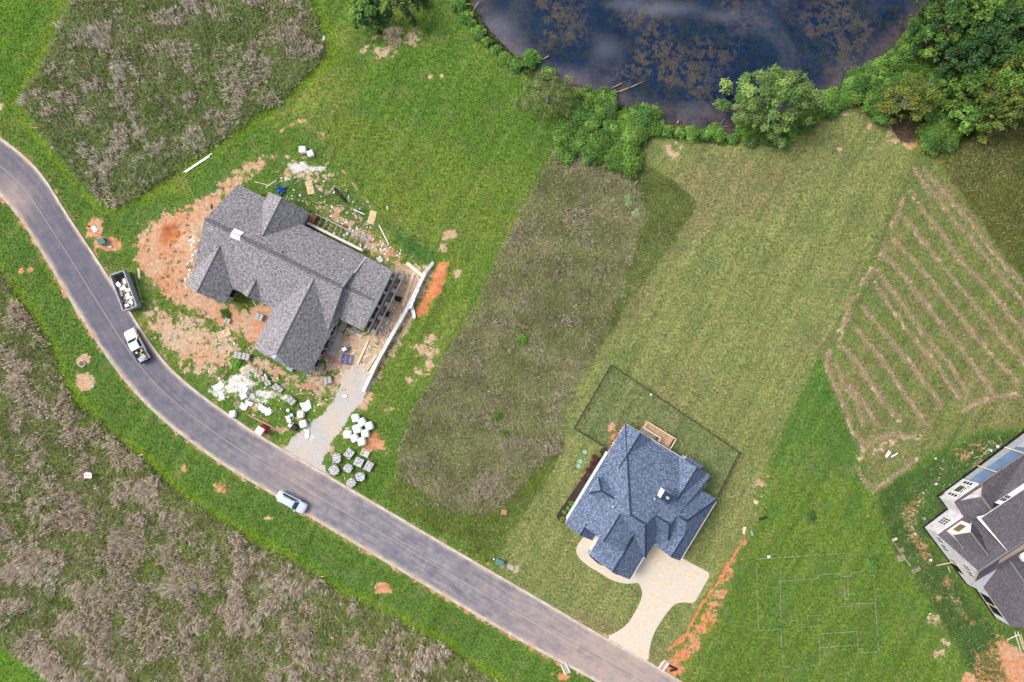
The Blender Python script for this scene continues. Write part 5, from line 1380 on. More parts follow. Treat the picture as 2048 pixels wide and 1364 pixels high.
# ground cover creeping over the near bank
gcx, gcy, _ = sample(PX([(1108, 250), (1130, 215), (1200, 190), (1290, 235), (1300, 255), (1470, 275), (1480, 290), (1310, 275), (1275, 300), (1275, 335), (1230, 330), (1115, 300)]), 16000)
n = len(gcx)
blades('ground_cover', gcx, gcy, .3 + .4 * RNG.random(n), RNG.normal(size=(n, 2)) * .3, .12, np.tile([.072, .150, .026], (n, 1)) * (.6 + .8 * RNG.random((n, 1))), 'leafy green ground cover spilling along the near bank')
gcx, gcy, _ = sample(PX([(1640, 225), (1700, 175), (1800, 95), (1870, 20), (1960, -20), (2070, -20), (2070, 220), (1960, 265), (1890, 300), (1850, 285), (1770, 230), (1730, 205)]), 42000)
n = len(gcx)
blades('ground_cover', gcx, gcy, .4 + .6 * RNG.random(n), RNG.normal(size=(n, 2)) * .35, .13, np.tile([.055, .120, .024], (n, 1)) * (.5 + .9 * RNG.random((n, 1))), 'leafy ground cover under the wood on the right bank')
gcx, gcy, _ = sample(PX([(900, -20), (945, 0), (985, 70), (1075, 145), (1065, 160), (1010, 118), (960, 75), (920, 40), (890, 0)]), 6000)
n = len(gcx)
blades('ground_cover', gcx, gcy, .25 + .35 * RNG.random(n), RNG.normal(size=(n, 2)) * .25, .10, np.tile([.075, .165, .026], (n, 1)) * (.6 + .8 * RNG.random((n, 1))), 'green ground cover on the steep left bank')
# ------------------------------------------------------------------ vehicles
def loft(mb, rings, mi=0, cap=True):
    """rings: lists of equal-length point loops from bottom to top"""
    n = len(rings[0]); b = len(mb.v)
    for r_ in rings: mb.v += [tuple(p) for p in r_]
    for k in range(len(rings) - 1):
        for i in range(n):
            j = (i + 1) % n
            mb.f.append([b + k * n + i, b + k * n + j, b + (k + 1) * n + j, b + (k + 1) * n + i]); mb.m.append(mi)
    if cap:
        mb.f.append([b + (len(rings) - 1) * n + i for i in range(n)]); mb.m.append(mi)
        mb.f.append([b + i for i in range(n)][::-1]); mb.m.append(mi)
    return mb

def plan_loop(x0, x1, w, rf, rr, z, bulge=0.0, n=5):
    """rounded rectangle in plan: front at +x with radius rf, rear radius rr"""
    pts = []
    hw = w / 2
    for cx, cy, a0, r_ in ((x1 - rf, hw - rf, 0, rf), (x0 + rr, hw - rr, 90, rr), (x0 + rr, -hw + rr, 180, rr), (x1 - rf, -hw + rf, 270, rf)):
        for k in range(n):
            a = R(a0 + 90 * k / (n - 1)); x = cx + r_ * math.cos(a); y = cy + r_ * math.sin(a)
            pts.append(Vector((x + (bulge * (1 - (y / hw) ** 2) if cx > 0 else 0), y, z)))
    return pts

def wheel(parent, x, y, r=.37, w=.26):
    s = 1 if y > 0 else -1
    ty = MB().tube((x, y - w / 2, r), (x, y + w / 2, r), r, r, 18).build('wheel', M['rubber'], parent)
    MB().tube((x, y + s * (w / 2 - .01), r), (x, y + s * (w / 2 + .015), r), r * .62, r * .58, 12).build('rim', M['rim'], ty)

def quad(parent, name, pts, mat, lift=.012):
    mb = MB(); p = [Vector(q) for q in pts]
    n = (p[1] - p[0]).cross(p[2] - p[0]).normalized()
    mb.face([q + n * lift for q in p]).face([q + n * (lift - .02) for q in p][::-1])
    for i in range(len(p)):
        a, b = p[i], p[(i + 1) % len(p)]
        mb.face([a + n * (lift - .02), b + n * (lift - .02), b + n * lift, a + n * lift])
    return mb.build(name, mat, parent)

def suv():
    c = P(588, 1003, 0); c.z = .02
    o = thing('parked_suv', 'silver-blue estate car parked on the lower side of the road', 'car', c, -R(28.5))
    L, W = 5.0, 1.92
    b = MB()
    loft(b, [plan_loop(-2.42, 2.36, 1.84, .35, .2, .28, .08), plan_loop(-2.46, 2.40, W, .45, .22, .55, .12), plan_loop(-2.46, 2.38, W, .5, .22, .82, .12), plan_loop(-2.42, 2.22, 1.82, .5, .25, .98, .12), plan_loop(-2.36, 1.9, 1.68, .5, .25, 1.06, .08)])
    b.build('body', M['carsilver'], o, smooth=False)
    cab = MB()
    loft(cab, [plan_loop(-2.30, 1.15, 1.66, .2, .2, 1.03), plan_loop(-1.98, .42, 1.36, .18, .2, 1.62), plan_loop(-1.85, .25, 1.22, .18, .2, 1.68)])
    cb = cab.build('cabin', M['carsilver'], o)
    quad(cb, 'windshield', [(1.06, -.70, 1.10), (1.06, .70, 1.10), (.46, .58, 1.59), (.46, -.58, 1.59)], M['glass'])
    quad(cb, 'rear_window', [(-2.24, .68, 1.10), (-2.24, -.68, 1.10), (-2.0, -.56, 1.56), (-2.0, .56, 1.56)], M['glass'])
    for s in (1, -1):
        q = [(-1.95, .82 * s, 1.10), (.85, .82 * s, 1.10), (.32, .685 * s, 1.56), (-1.85, .685 * s, 1.56)]
        quad(cb, 'side_window', q if s < 0 else q[::-1], M['glass'])
        MB().beam((-1.8, .60 * s, 1.72), (.1, .60 * s, 1.72), .05, .05).build('roof_rail', M['black'], cb)
        MB().box((.95, 1.02 * s, 1.06), (.18, .22, .16)).build('mirror', M['carsilver'], o)
        MB().box((2.22, .68 * s, .76), (.26, .34, .14)).build('headlight', M['lamp'], o)
        MB().box((-2.44, .74 * s, .86), (.1, .26, .26)).build('tail_light', M['cap_red'], o)
        for x in (1.52, -1.45): wheel(o, x, .84 * s)
    MB().box((-2.5, 0, .48), (.22, 1.75, .2)).build('rear_bumper', M['white'], o)
    MB().box((-2.72, 0, .52), (.34, 1.3, .08)).build('hitch_step', M['white'], o)
    return o
suv()

def pickup():
    c = P(279, 691, 0); c.z = .02
    o = thing('parked_pickup', 'white pickup truck parked at the upper kerb with a loaded open bed', 'pickup', c, R(117.5))
    b = MB()
    loft(b, [plan_loop(-2.75, 2.72, 1.86, .3, .1, .38, .06), plan_loop(-2.8, 2.78, 1.98, .4, .12, .62, .10), plan_loop(-2.8, 2.76, 1.98, .45, .12, .92, .10)], cap=True)
    body = b.build('body', M['carwhite'], o)
    hd = MB(); loft(hd, [plan_loop(.9, 2.74, 1.94, .45, .05, .90, .10), plan_loop(.9, 2.55, 1.76, .5, .05, 1.12, .10)])
    hd.build('hood', M['carwhite'], o)
    cab = MB(); loft(cab, [plan_loop(-.85, 1.25, 1.90, .1, .06, .9), plan_loop(-.85, 1.25, 1.84, .1, .06, 1.15), plan_loop(-.72, .58, 1.52, .12, .12, 1.76), plan_loop(-.6, .45, 1.38, .12, .12, 1.82)])
    cb = cab.build('cabin', M['carwhite'], o)
    quad(cb, 'windshield', [(1.24, -.78, 1.18), (1.24, .78, 1.18), (.62, .66, 1.74), (.62, -.66, 1.74)], M['glass'])
    quad(cb, 'rear_window', [(-.86, .74, 1.2), (-.86, -.74, 1.2), (-.74, -.62, 1.66), (-.74, .62, 1.66)], M['glass'])
    for s in (1, -1):
        q = [(-.6, .93 * s, 1.18), (1.0, .93 * s, 1.18), (.5, .775 * s, 1.70), (-.55, .775 * s, 1.70)]
        quad(cb, 'side_window', q if s < 0 else q[::-1], M['glass'])
        MB().box((-1.82, .93 * s, 1.06), (1.95, .12, .36)).build('bed_side', M['carwhite'], o)
        MB().box((-1.82, .88 * s, 1.255), (1.95, .2, .035)).build('bed_rail', M['black'], o)
        MB().box((1.02, 1.08 * s, 1.22), (.16, .26, .2)).build('mirror', M['black'], o)
        MB().box((2.66, .74 * s, .84), (.2, .34, .16)).build('headlight', M['lamp'], o)
        MB().box((-2.79, .86 * s, .95), (.08, .18, .34)).build('tail_light', M['cap_red'], o)
        for x in (1.75, -1.72): wheel(o, x, .90 * s, .40, .27)
    MB().box((-1.82, 0, .935), (1.9, 1.72, .03)).build('bed_floor', M['black'], o)
    MB().box((-2.76, 0, 1.06), (.1, 1.9, .38)).build('tailgate', M['grey_steel'], o)
    MB().box((-2.92, 0, .58), (.24, 1.8, .18)).build('rear_bumper', M['black'], o)
    MB().box((2.86, 0, .55), (.18, 1.7, .22)).build('front_bumper', M['white'], o)
    m = Matrix.Rotation(R(117.5), 4, 'Z'); m.translation = c
    def cargo(name, mb, mat, x, y, z, label, cat):
        single(mb, name, M[mat], label, cat, m @ Vector((x, y, z)), R(117.5) + random.uniform(-.4, .4))
    cargo('tool_bag', MB().box((0, 0, .12), (.55, .3, .24), taper=.8).tube((-.2, 0, .24), (.2, 0, .30), .03, .03, 6), 'yellow', -1.55, -.15, .95, 'yellow tool bag in the bed of the pickup', 'bag')
    cargo('bucket', MB().tube((0, 0, 0), (0, 0, .36), .14, .17, 12), 'white', -1.15, .35, .95, 'white bucket behind the pickup cab', 'bucket')
    cargo('cardboard_box', MB().box((0, 0, .14), (.4, .34, .28)).box((.28, 0, .27), (.18, .34, .02)), 'osb', -1.15, -.5, .95, 'open cardboard box in the pickup bed beside the cab', 'box')
    cargo('tool_chest', MB().box((0, 0, .12), (.7, 1.3, .24)).box((0, 0, .25), (.74, 1.34, .04)), 'grey_steel', -2.3, 0, .95, 'flat grey chest at the tailgate end of the pickup bed', 'chest')
pickup()

def dumpster():
    c = P(252, 582, 1.0); c.z = 0
    rz = math.atan2(-.94, .35)
    o = thing('roll_off_dumpster', 'blue-grey steel roll-off dumpster full of building waste at the kerb', 'dumpster', (c.x, c.y, 0.02), rz)
    L, W, Hh = 6.2, 2.3, 1.75
    MB().box((0, 0, .32), (L, W, .1)).build('floor', M['rust'], o)
    for s in (1, -1):
        w = MB().box((0, s * W / 2, 1.0), (L, .06, 1.5)).build('side_wall', M['grey_steel'], o)
        for k in range(9):
            MB().box((-L / 2 + .25 + k * (L - .5) / 8, s * (W / 2 + .09), .98), (.09, .12, 1.4)).build('rib', M['grey_steel'], w)
        MB().box((0, s * (W / 2 + .03), Hh + .02), (L + .1, .16, .12)).build('top_rail', M['grey_steel'], w)
        MB().box((0, s * .55, .18), (L + .3, .14, .2)).build('skid', M['rust'], o)
    for s in (1, -1):
        e = MB().box((s * (L / 2), 0, 1.0), (.07, W, 1.5)).build('end_wall', M['grey_steel'], o)
        MB().box((s * (L / 2), 0, Hh + .02), (.14, W + .12, .12)).build('top_rail', M['grey_steel'], e)
    for s in (-1, 1): MB().tube((L / 2 - .3, s * .75, .2), (L / 2 - .3, s * .95, .2), .2, .2, 12).build('roller', M['rubber'], o)
    m = Matrix.Rotation(rz, 4, 'Z'); m.translation = (c.x, c.y, 0)
    # waste pieces piled inside
    heap = MB()
    for k in range(110):
        x, y = random.uniform(-1.6, 2.9), random.uniform(-1.0, 1.0)
        heap.box((x, y, .70 + .5 * random.random()), (random.uniform(.2, .6), random.uniform(.2, .5), random.uniform(.1, .4)), random.random() * 3)
    heap.v = [tuple(Vector(v)) for v in heap.v]
    tag(single(heap, 'rubble', M['rubble'], 'grey and tan rubble heap filling the dumpster', 'rubble', (c.x, c.y, .02), rz), kind='stuff')
    items = [('plasterboard', 'sheet', 1.0, .1, 1.0, 1.1, 'large torn white board on top of the dumpster load'), ('plasterboard', 'white', -.6, -.1, .8, .9, 'white board near the middle of the dumpster load'), ('plasterboard', 'sheet', -1.5, .55, .9, .5, 'white board at the upper end of the dumpster load'), ('plasterboard', 'white', 2.1, .35, .8, .5, 'white board near the lower right corner of the dumpster'),
             ('cardboard', 'osb', 1.6, .6, .9, .5, 'tan cardboard sheet along the side of the dumpster load'), ('cardboard', 'old_wood', .2, -.6, 1.0, .5, 'brown cardboard sheet at the kerb side of the dumpster'), ('plasterboard', 'sheet', 2.4, -.4, .5, .6, 'small white board at the lower end of the dumpster'), ('cardboard', 'pale_pine', .1, .6, .6, .8, 'pale board beside the torn white sheet in the dumpster'), ('plasterboard', 'white', -1.3, -.5, .9, .6, 'white board lying at the kerb side upper end of the dumpster')]
    for i, (nm, mt_, x, y, a, b, lb) in enumerate(items):
        pts = [(-a / 2, -b / 2), (a * .1, -b * .6), (a / 2, -b * .4), (a * .45, b / 2), (-a * .1, b * .42), (-a / 2, b * .5)]
        mb = MB().prism(pts, 0, .03)
        q = single(mb, nm, M[mt_], lb, 'board', m @ Vector((x, y, 1.32 + .03 * i)), rz + random.uniform(-.6, .6))
        q.rotation_euler.x = random.uniform(-.25, .25); q.rotation_euler.y = random.uniform(-.2, .2)
    single(MB().box((0, 0, .2), (.75, .22, .2)).box((.1, 0, .32), (.4, .2, .06)), 'toolbox', M['red_plastic'], 'red box at the lower kerb corner of the dumpster', 'box', m @ Vector((2.65, -.85, 1.2)), rz + .6)
    single(MB().box((0, 0, .1), (1.0, .5, .2), taper=.7).box((.2, .1, .2), (.5, .4, .15), .5), 'rubbish_bag', M['black'], 'black rubbish bag in the empty upper end of the dumpster', 'bag', m @ Vector((-2.5, .5, .5)), rz)
dumpster()

def portable_toilet():
    c = P(529, 858, 0)
    o = thing('portable_toilet', 'red portable toilet with a white roof standing at the kerb', 'toilet', (c.x, c.y, 0), -R(33))
    MB().box((0, 0, .1), (1.25, 1.25, .2)).build('base', M['black'], o)
    MB().box((0, 0, 1.2), (1.16, 1.16, 2.0)).build('body', M['red_plastic'], o)
    d = MB().box((0, .595, 1.15), (.8, .04, 1.8)).build('door', M['red_plastic'], o)
    MB().box((.28, .63, 1.2), (.06, .04, .2)).build('handle', M['black'], d)
    rf = MB(); loft(rf, [plan_loop(-.64, .64, 1.28, .1, .1, 2.18), plan_loop(-.62, .62, 1.24, .12, .12, 2.28), plan_loop(-.4, .4, .8, .1, .1, 2.42)])
    rf.build('roof', M['white'], o)
    MB().tube((-.4, -.4, 2.2), (-.4, -.4, 2.6), .06, .06, 8).build('vent_pipe', M['white'], o)
portable_toilet()
# ------------------------------------------------------------------ site things
def plank(x0, y0, x1, y1, w, h, mat, label, z=0.0, name='plank', cat='plank', group=None, z1=None):
    a, b = P(x0, y0), P(x1, y1); c = (a + b) / 2
    za = max(ground_z(a.x, a.y), ground_z(b.x, b.y), ground_z(c.x, c.y)) + z + h / 2 + .01
    L = (b - a).length
    mb = MB().box((0, 0, 0), (L, w, h))
    if L > 1.2:                                   # sawn ends are never quite flush
        mb.v = [(v[0] + random.uniform(-.02, .02), v[1] + random.uniform(-.006, .006), v[2]) for v in mb.v]
    o = single(mb, name, M[mat], label, cat, (c.x, c.y, za), math.atan2(b.y - a.y, b.x - a.x), group)
    if z1 is not None: o.rotation_euler.y = -math.atan2(z1 - z, L); o.location.z += (z1 - z) / 2
    return o

def sheet(px, py, a, b, deg, mat, label, name='plywood_sheet', cat='plywood', t=.02, group=None, crumple=0.0):
    c = G(px, py, .03)
    if crumple:
        n = 9; V_ = []; F_ = []
        for j in range(n + 1):
            for i in range(n + 1):
                u, v = i / n - .5, j / n - .5
                edge = 1 - .25 * crumple * math.sin(7 * u + 3 * v) * abs(v)
                V_.append((u * a * edge + random.uniform(-.05, .05) * crumple, v * b * edge + random.uniform(-.05, .05) * crumple, abs(random.gauss(0, .10)) * crumple + .03))
        F_ = [(j * (n + 1) + i, j * (n + 1) + i + 1, (j + 1) * (n + 1) + i + 1, (j + 1) * (n + 1) + i) for j in range(n) for i in range(n)]
        mb = MB().mesh(V_, F_)
    else:
        mb = MB().box((0, 0, t / 2), (a, b, t))
    return single(mb, name, M[mat], label, cat, c, R(deg), group)

# pallets -----------------------------------------------------------
def pallet_parts(o, w=1.2, d=1.0, z=0.0, mat='old_wood'):
    for k in range(6):
        MB().box((-w / 2 + .08 + k * (w - .16) / 5, 0, z + .13), (.12, d, .025)).build('slat', M[mat], o)
    for s in (-1, 0, 1):
        MB().box((0, s * (d / 2 - .06), z + .06), (w, .09, .11)).build('runner', M[mat], o)
block_me = {}
def block_pallet(px, py, deg, label, layers=2, nx_=2, ny_=3, mat='block', w=1.25, d=1.1, gap=.10):
    o = thing('block_pallet', label, 'pallet', G(px, py), R(deg), 'pallets of blocks')
    pallet_parts(o, w, d)
    bw, bd, bh = (w - gap) / nx_ - .02, d / ny_ - .015, .30
    key = (round(bw, 3), round(bd, 3), mat)
    if key not in block_me: block_me[key] = MB().box((0, 0, 0), (bw, bd, bh)).data('block', [M[mat]])
    for l in range(layers):
        for i in range(nx_):
            for j in range(ny_):
                b = bpy.data.objects.new('block', block_me[key]); link(b, o)
                b.location = ((i - (nx_ - 1) / 2) * (bw + gap), (j - (ny_ - 1) / 2) * (bd + .015), .16 + bh / 2 + l * (bh + .005))
                b.rotation_euler.z = random.uniform(-.03, .03)
    return o
for x, y, dg, ly, lb in ((478, 710, -12, 2, 'left of the two grey block pallets side by side below the garage corner'), (494, 713, -14, 2, 'right of the two grey block pallets side by side below the garage corner'), (456, 641, -22, 1, 'low block pallet next to a weed tuft in the front dirt'),
                         (521, 634, -20, 2, 'grey block pallet standing between the porch wing and garage'), (531, 757, 8, 1, 'upper small block pallet near the timber offcuts'), (537, 766, 22, 1, 'lower small block pallet turned beside its neighbour'), (553, 773, 40, 1, 'left block pallet with a red bag next to it'), (561, 778, -45, 1, 'right block pallet with a red bag next to it'),
                         (585, 801, -45, 2, 'block pallet alone on weeds above the white sheets'), (657, 760, 12, 2, 'pale block pallet at the head of the gravel drive')):
    small = ly == 1
    block_pallet(x, y, dg, lb, ly, 2, 3 if not small else 2, 'block', 1.25 if not small else 1.0, 1.1 if not small else .8)
single(MB().box((0, 0, .12), (.45, .3, .22), taper=.7), 'cement_bag', M['red_plastic'], 'small red bag leaning on the paired block pallets', 'bag', G(558, 783), .6)

def stone_load(px, py, deg, w, d, label, rnd=.0):
    o = thing('stone_pallet', label, 'pallet', G(px, py), R(deg), 'pallets of white stone')
    pallet_parts(o, w * .9, d * .9)
    core = MB().box((0, 0, .40), (w * .86, d * .86, .44))
    core.build('load_core', M['rust'], o)
    st = MB(); n = 6
    for i in range(n):
        for j in range(n):
            for l in range(2):
                if rnd and (abs(i - 2.5) + abs(j - 2.5)) > 5 - rnd: continue
                if l == 0 and 0 < i < n - 1 and 0 < j < n - 1: continue
                x = (i - (n - 1) / 2) * w / n + random.uniform(-.04, .04); y = (j - (n - 1) / 2) * d / n + random.uniform(-.04, .04)
                st.box((x, y, .30 + l * .33 + random.uniform(-.03, .05)), (w / n * random.uniform(.66, .98), d / n * random.uniform(.55, .9), .3), random.uniform(-.35, .35), taper=.88)
    tag(st.build('stones', M['load_stone'], o), kind='stuff')
for x, y, dg, w, d, rd, lb in ((675, 915, -5, 1.35, 1.55, 1, 'white stone pallet nearest the gravel drive, upper of the left pair'), (670, 939, 20, 1.5, 1.6, 1, 'white stone pallet nearest the kerb, lower of the left pair'), (700, 906, -38, 1.3, 1.5, 0, 'white stone pallet topmost in the group beneath the bag pallets'), (698, 935, -30, 1.35, 1.4, 1, 'rounded white stone pallet in the centre of the group'),
                               (719, 923, -25, 1.4, 1.4, 0, 'square white stone pallet right of the centre one'), (739, 931, -28, 1.2, 1.6, 0, 'white stone pallet split in two stacks at the right edge of the group'), (722, 952, -5, 1.5, 1.4, 1, 'white stone pallet in the lower right of the group'), (704, 964, 30, 1.5, 1.4, 1, 'white stone pallet lowest in the group above the kerb')):
    stone_load(x, y, dg, w, d, lb, rd)
o = thing('stone_pallet', 'half-empty pallet with white slabs above the square stone pallet', 'pallet', G(731, 906), -R(25), 'pallets of white stone')
pallet_parts(o, 1.5, 1.2, 0, 'pale_pine')
for x_, y_ in ((.2, .25), (.2, -.25), (.55, .25), (.55, -.2)): MB().box((x_ - .1, y_, .28), (.36, .46, .26)).build('slab', M['stone'], o)

# big woven bags ------------------------------------------------------
def big_bag(px, py, deg, label, w=1.25, h=1.0, open_=False, group='white bulk bags', z=0.0):
    o = thing('bulk_bag', label, 'bulk bag', G(px, py, z), R(deg), group)
    mb = MB(); n, m = 20, 10; rings = []
    for k in range(m + 1):
        f = k / m; z_ = h * f
        s = w / 2 * (0.90 + .14 * math.sin(math.pi * min(f * 1.1, 1))) * (1 if f < .8 else 1 - (f - .8) ** 1.6 * (1.6 if not open_ else .4))
        ring = []
        for i in range(n):
            a = 2 * math.pi * i / n; e = .55
            ca, sa = math.cos(a), math.sin(a)
            x = s * math.copysign(abs(ca) ** e, ca); y = s * math.copysign(abs(sa) ** e, sa)
            wob = 1 + .035 * math.sin(5 * a + k) + random.uniform(-.012, .012)
            ring.append(Vector((x * wob, y * wob, z_ + (.03 * math.sin(3 * a + 1) if k > 6 else 0))))
        rings.append(ring)
    rings.append([Vector((v.x * .72, v.y * .72, h * 1.02 + random.uniform(-.02, .03))) for v in rings[-1]])
    if not open_:
        rings.append([Vector((v.x * .4, v.y * .4, h * 1.06 + random.uniform(-.03, .03))) for v in rings[-1]])
    loft(mb, rings)
    mb.build('bag_body', M['bag'], o, smooth=True)
    if open_: MB().tube((0, 0, h * 1.02), (0, 0, h * 1.035), w * .3, w * .28, 14).build('fill', M['sand'], o)
    for sx in (-1, 1):
        for sy in (-1, 1):
            MB().beam((sx * w * .36, sy * w * .44, h * .94), (sx * w * .44, sy * w * .36, h * 1.04), .07, .03).build('lifting_loop', M['bag'], o)
    return o
for x, y, dg, w, lb in ((713, 835, 10, 1.30, 'topmost bulk bag of the white group by the gravel drive'), (726, 843, 30, 1.30, 'second bulk bag from the top of the white group'), (740, 851, 20, 1.35, 'rightmost bulk bag of the white group'), (732, 866, 5, 1.30, 'bulk bag beneath the rightmost one in the white group'), (716, 857, 15, 1.45, 'large central bulk bag of the white group'),
                        (697, 868, 0, 1.35, 'leftmost bulk bag of the white group'), (711, 875, 25, 1.30, 'bulk bag lower left of the group centre'), (725, 882, 12, 1.35, 'lowest bulk bag of the white group')):
    big_bag(x, y, dg, lb, w, random.uniform(.9, 1.05))
for x, y, dg, w, op, lb in ((607, 301, 0, 1.2, False, 'left of two bulk bags behind the unfinished house'), (623, 309, 20, 1.1, False, 'right of two bulk bags behind the unfinished house'), (603, 828, 0, 1.15, True, 'open bulk bag under the white sheeting heap'), (608, 847, 15, 1.25, True, 'open bulk bag lowest beside the gravel drive'), (468, 827, 0, 1.1, False, 'lone round bulk bag at the kerb by the pallet'), (487, 795, 10, .62, False, 'left small white tub by the grey sheeting'), (493, 792, 10, .58, False, 'right small white tub by the grey sheeting')):
    big_bag(x, y, dg, lb, w, .8 if w > .8 else .45, op, 'scattered bulk bags')
for x, y, a, b, dg, lb in ((612, 812, 1.6, 1.5, 20, 'crumpled white sheeting heap above the open bags'), (528, 818, 2.0, 1.0, -25, 'long white plastic sheet near the red timber'), (536, 824, 1.2, 1.0, 30, 'white plastic sheet with a dark hole beside the long one'), (614, 868, .8, 1.6, 5, 'narrow white sheet below the lowest open bag'),
                           (488, 813, 1.2, 1.1, -20, 'flat white sheet next to the brown slatted pallet'), (498, 806, 1.3, .7, -30, 'white plastic strip above the flat white sheet'), (444, 789, .6, 1.6, 28, 'white plank-like sheet in the weeds near the kerb'), (437, 773, 1.8, 1.1, 30, 'white plastic on the powder at the left of the yard'), (715, 612, .5, .5, 0, 'scrap of white plastic behind the lower roof'),
                           (577, 838, .7, 1.2, 20, 'white scrap beside the small machine'), (760, 519, .8, 1.0, 30, 'white tied bag at the back corner of the house'), (690, 792, 0.8, .6, 10, 'white scrap on the gravel drive'), (646, 79, 1.0, .5, 50, 'white litter at the edge of the top left field')):
    sheet(x, y, a, b, dg, 'sheet', lb, 'plastic_sheet', 'plastic sheet', crumple=1.0)
sheet(490, 783, 1.7, .8, 62, 'sheet', 'pale plastic sheet beside the blue-grey one on the white powder', 'plastic_sheet', 'plastic sheet', crumple=1.2)
sheet(496, 785, 1.4, .45, 60, 'grey_steel', 'blue-grey folded sheeting on the white powder', 'plastic_sheet', 'plastic sheet', crumple=1.2)
sheet(563, 381, 1.3, 1.2, 0, 'tarp', 'crumpled blue tarp behind the back gable', 'tarp', 'tarp', crumple=2.6)
# sheet laid over the ridge
_m = Matrix.Rotation(-R(26.6), 4, 'Z'); _m.translation = P(580, 550)
def on_h1(x, y, z): return _m @ Vector((x, y, z))
mb = MB()
for k, (y0_, z0_, y1_, z1_) in enumerate(((1.55, 7.24, 2.35, 7.72), (2.35, 7.72, 3.15, 7.12))):
    mb.slab([(-8.55, y0_, z0_), (-7.05, y0_ + .1, z0_), (-7.0, y1_, z1_), (-8.6, y1_ - .05, z1_)], .03)
c_ = on_h1(0, 0, 0)
single(mb, 'ridge_cover', M['sheet'], 'white sheet laid over the ridge of the grey roof', 'sheet', P(580, 550), -R(26.6))

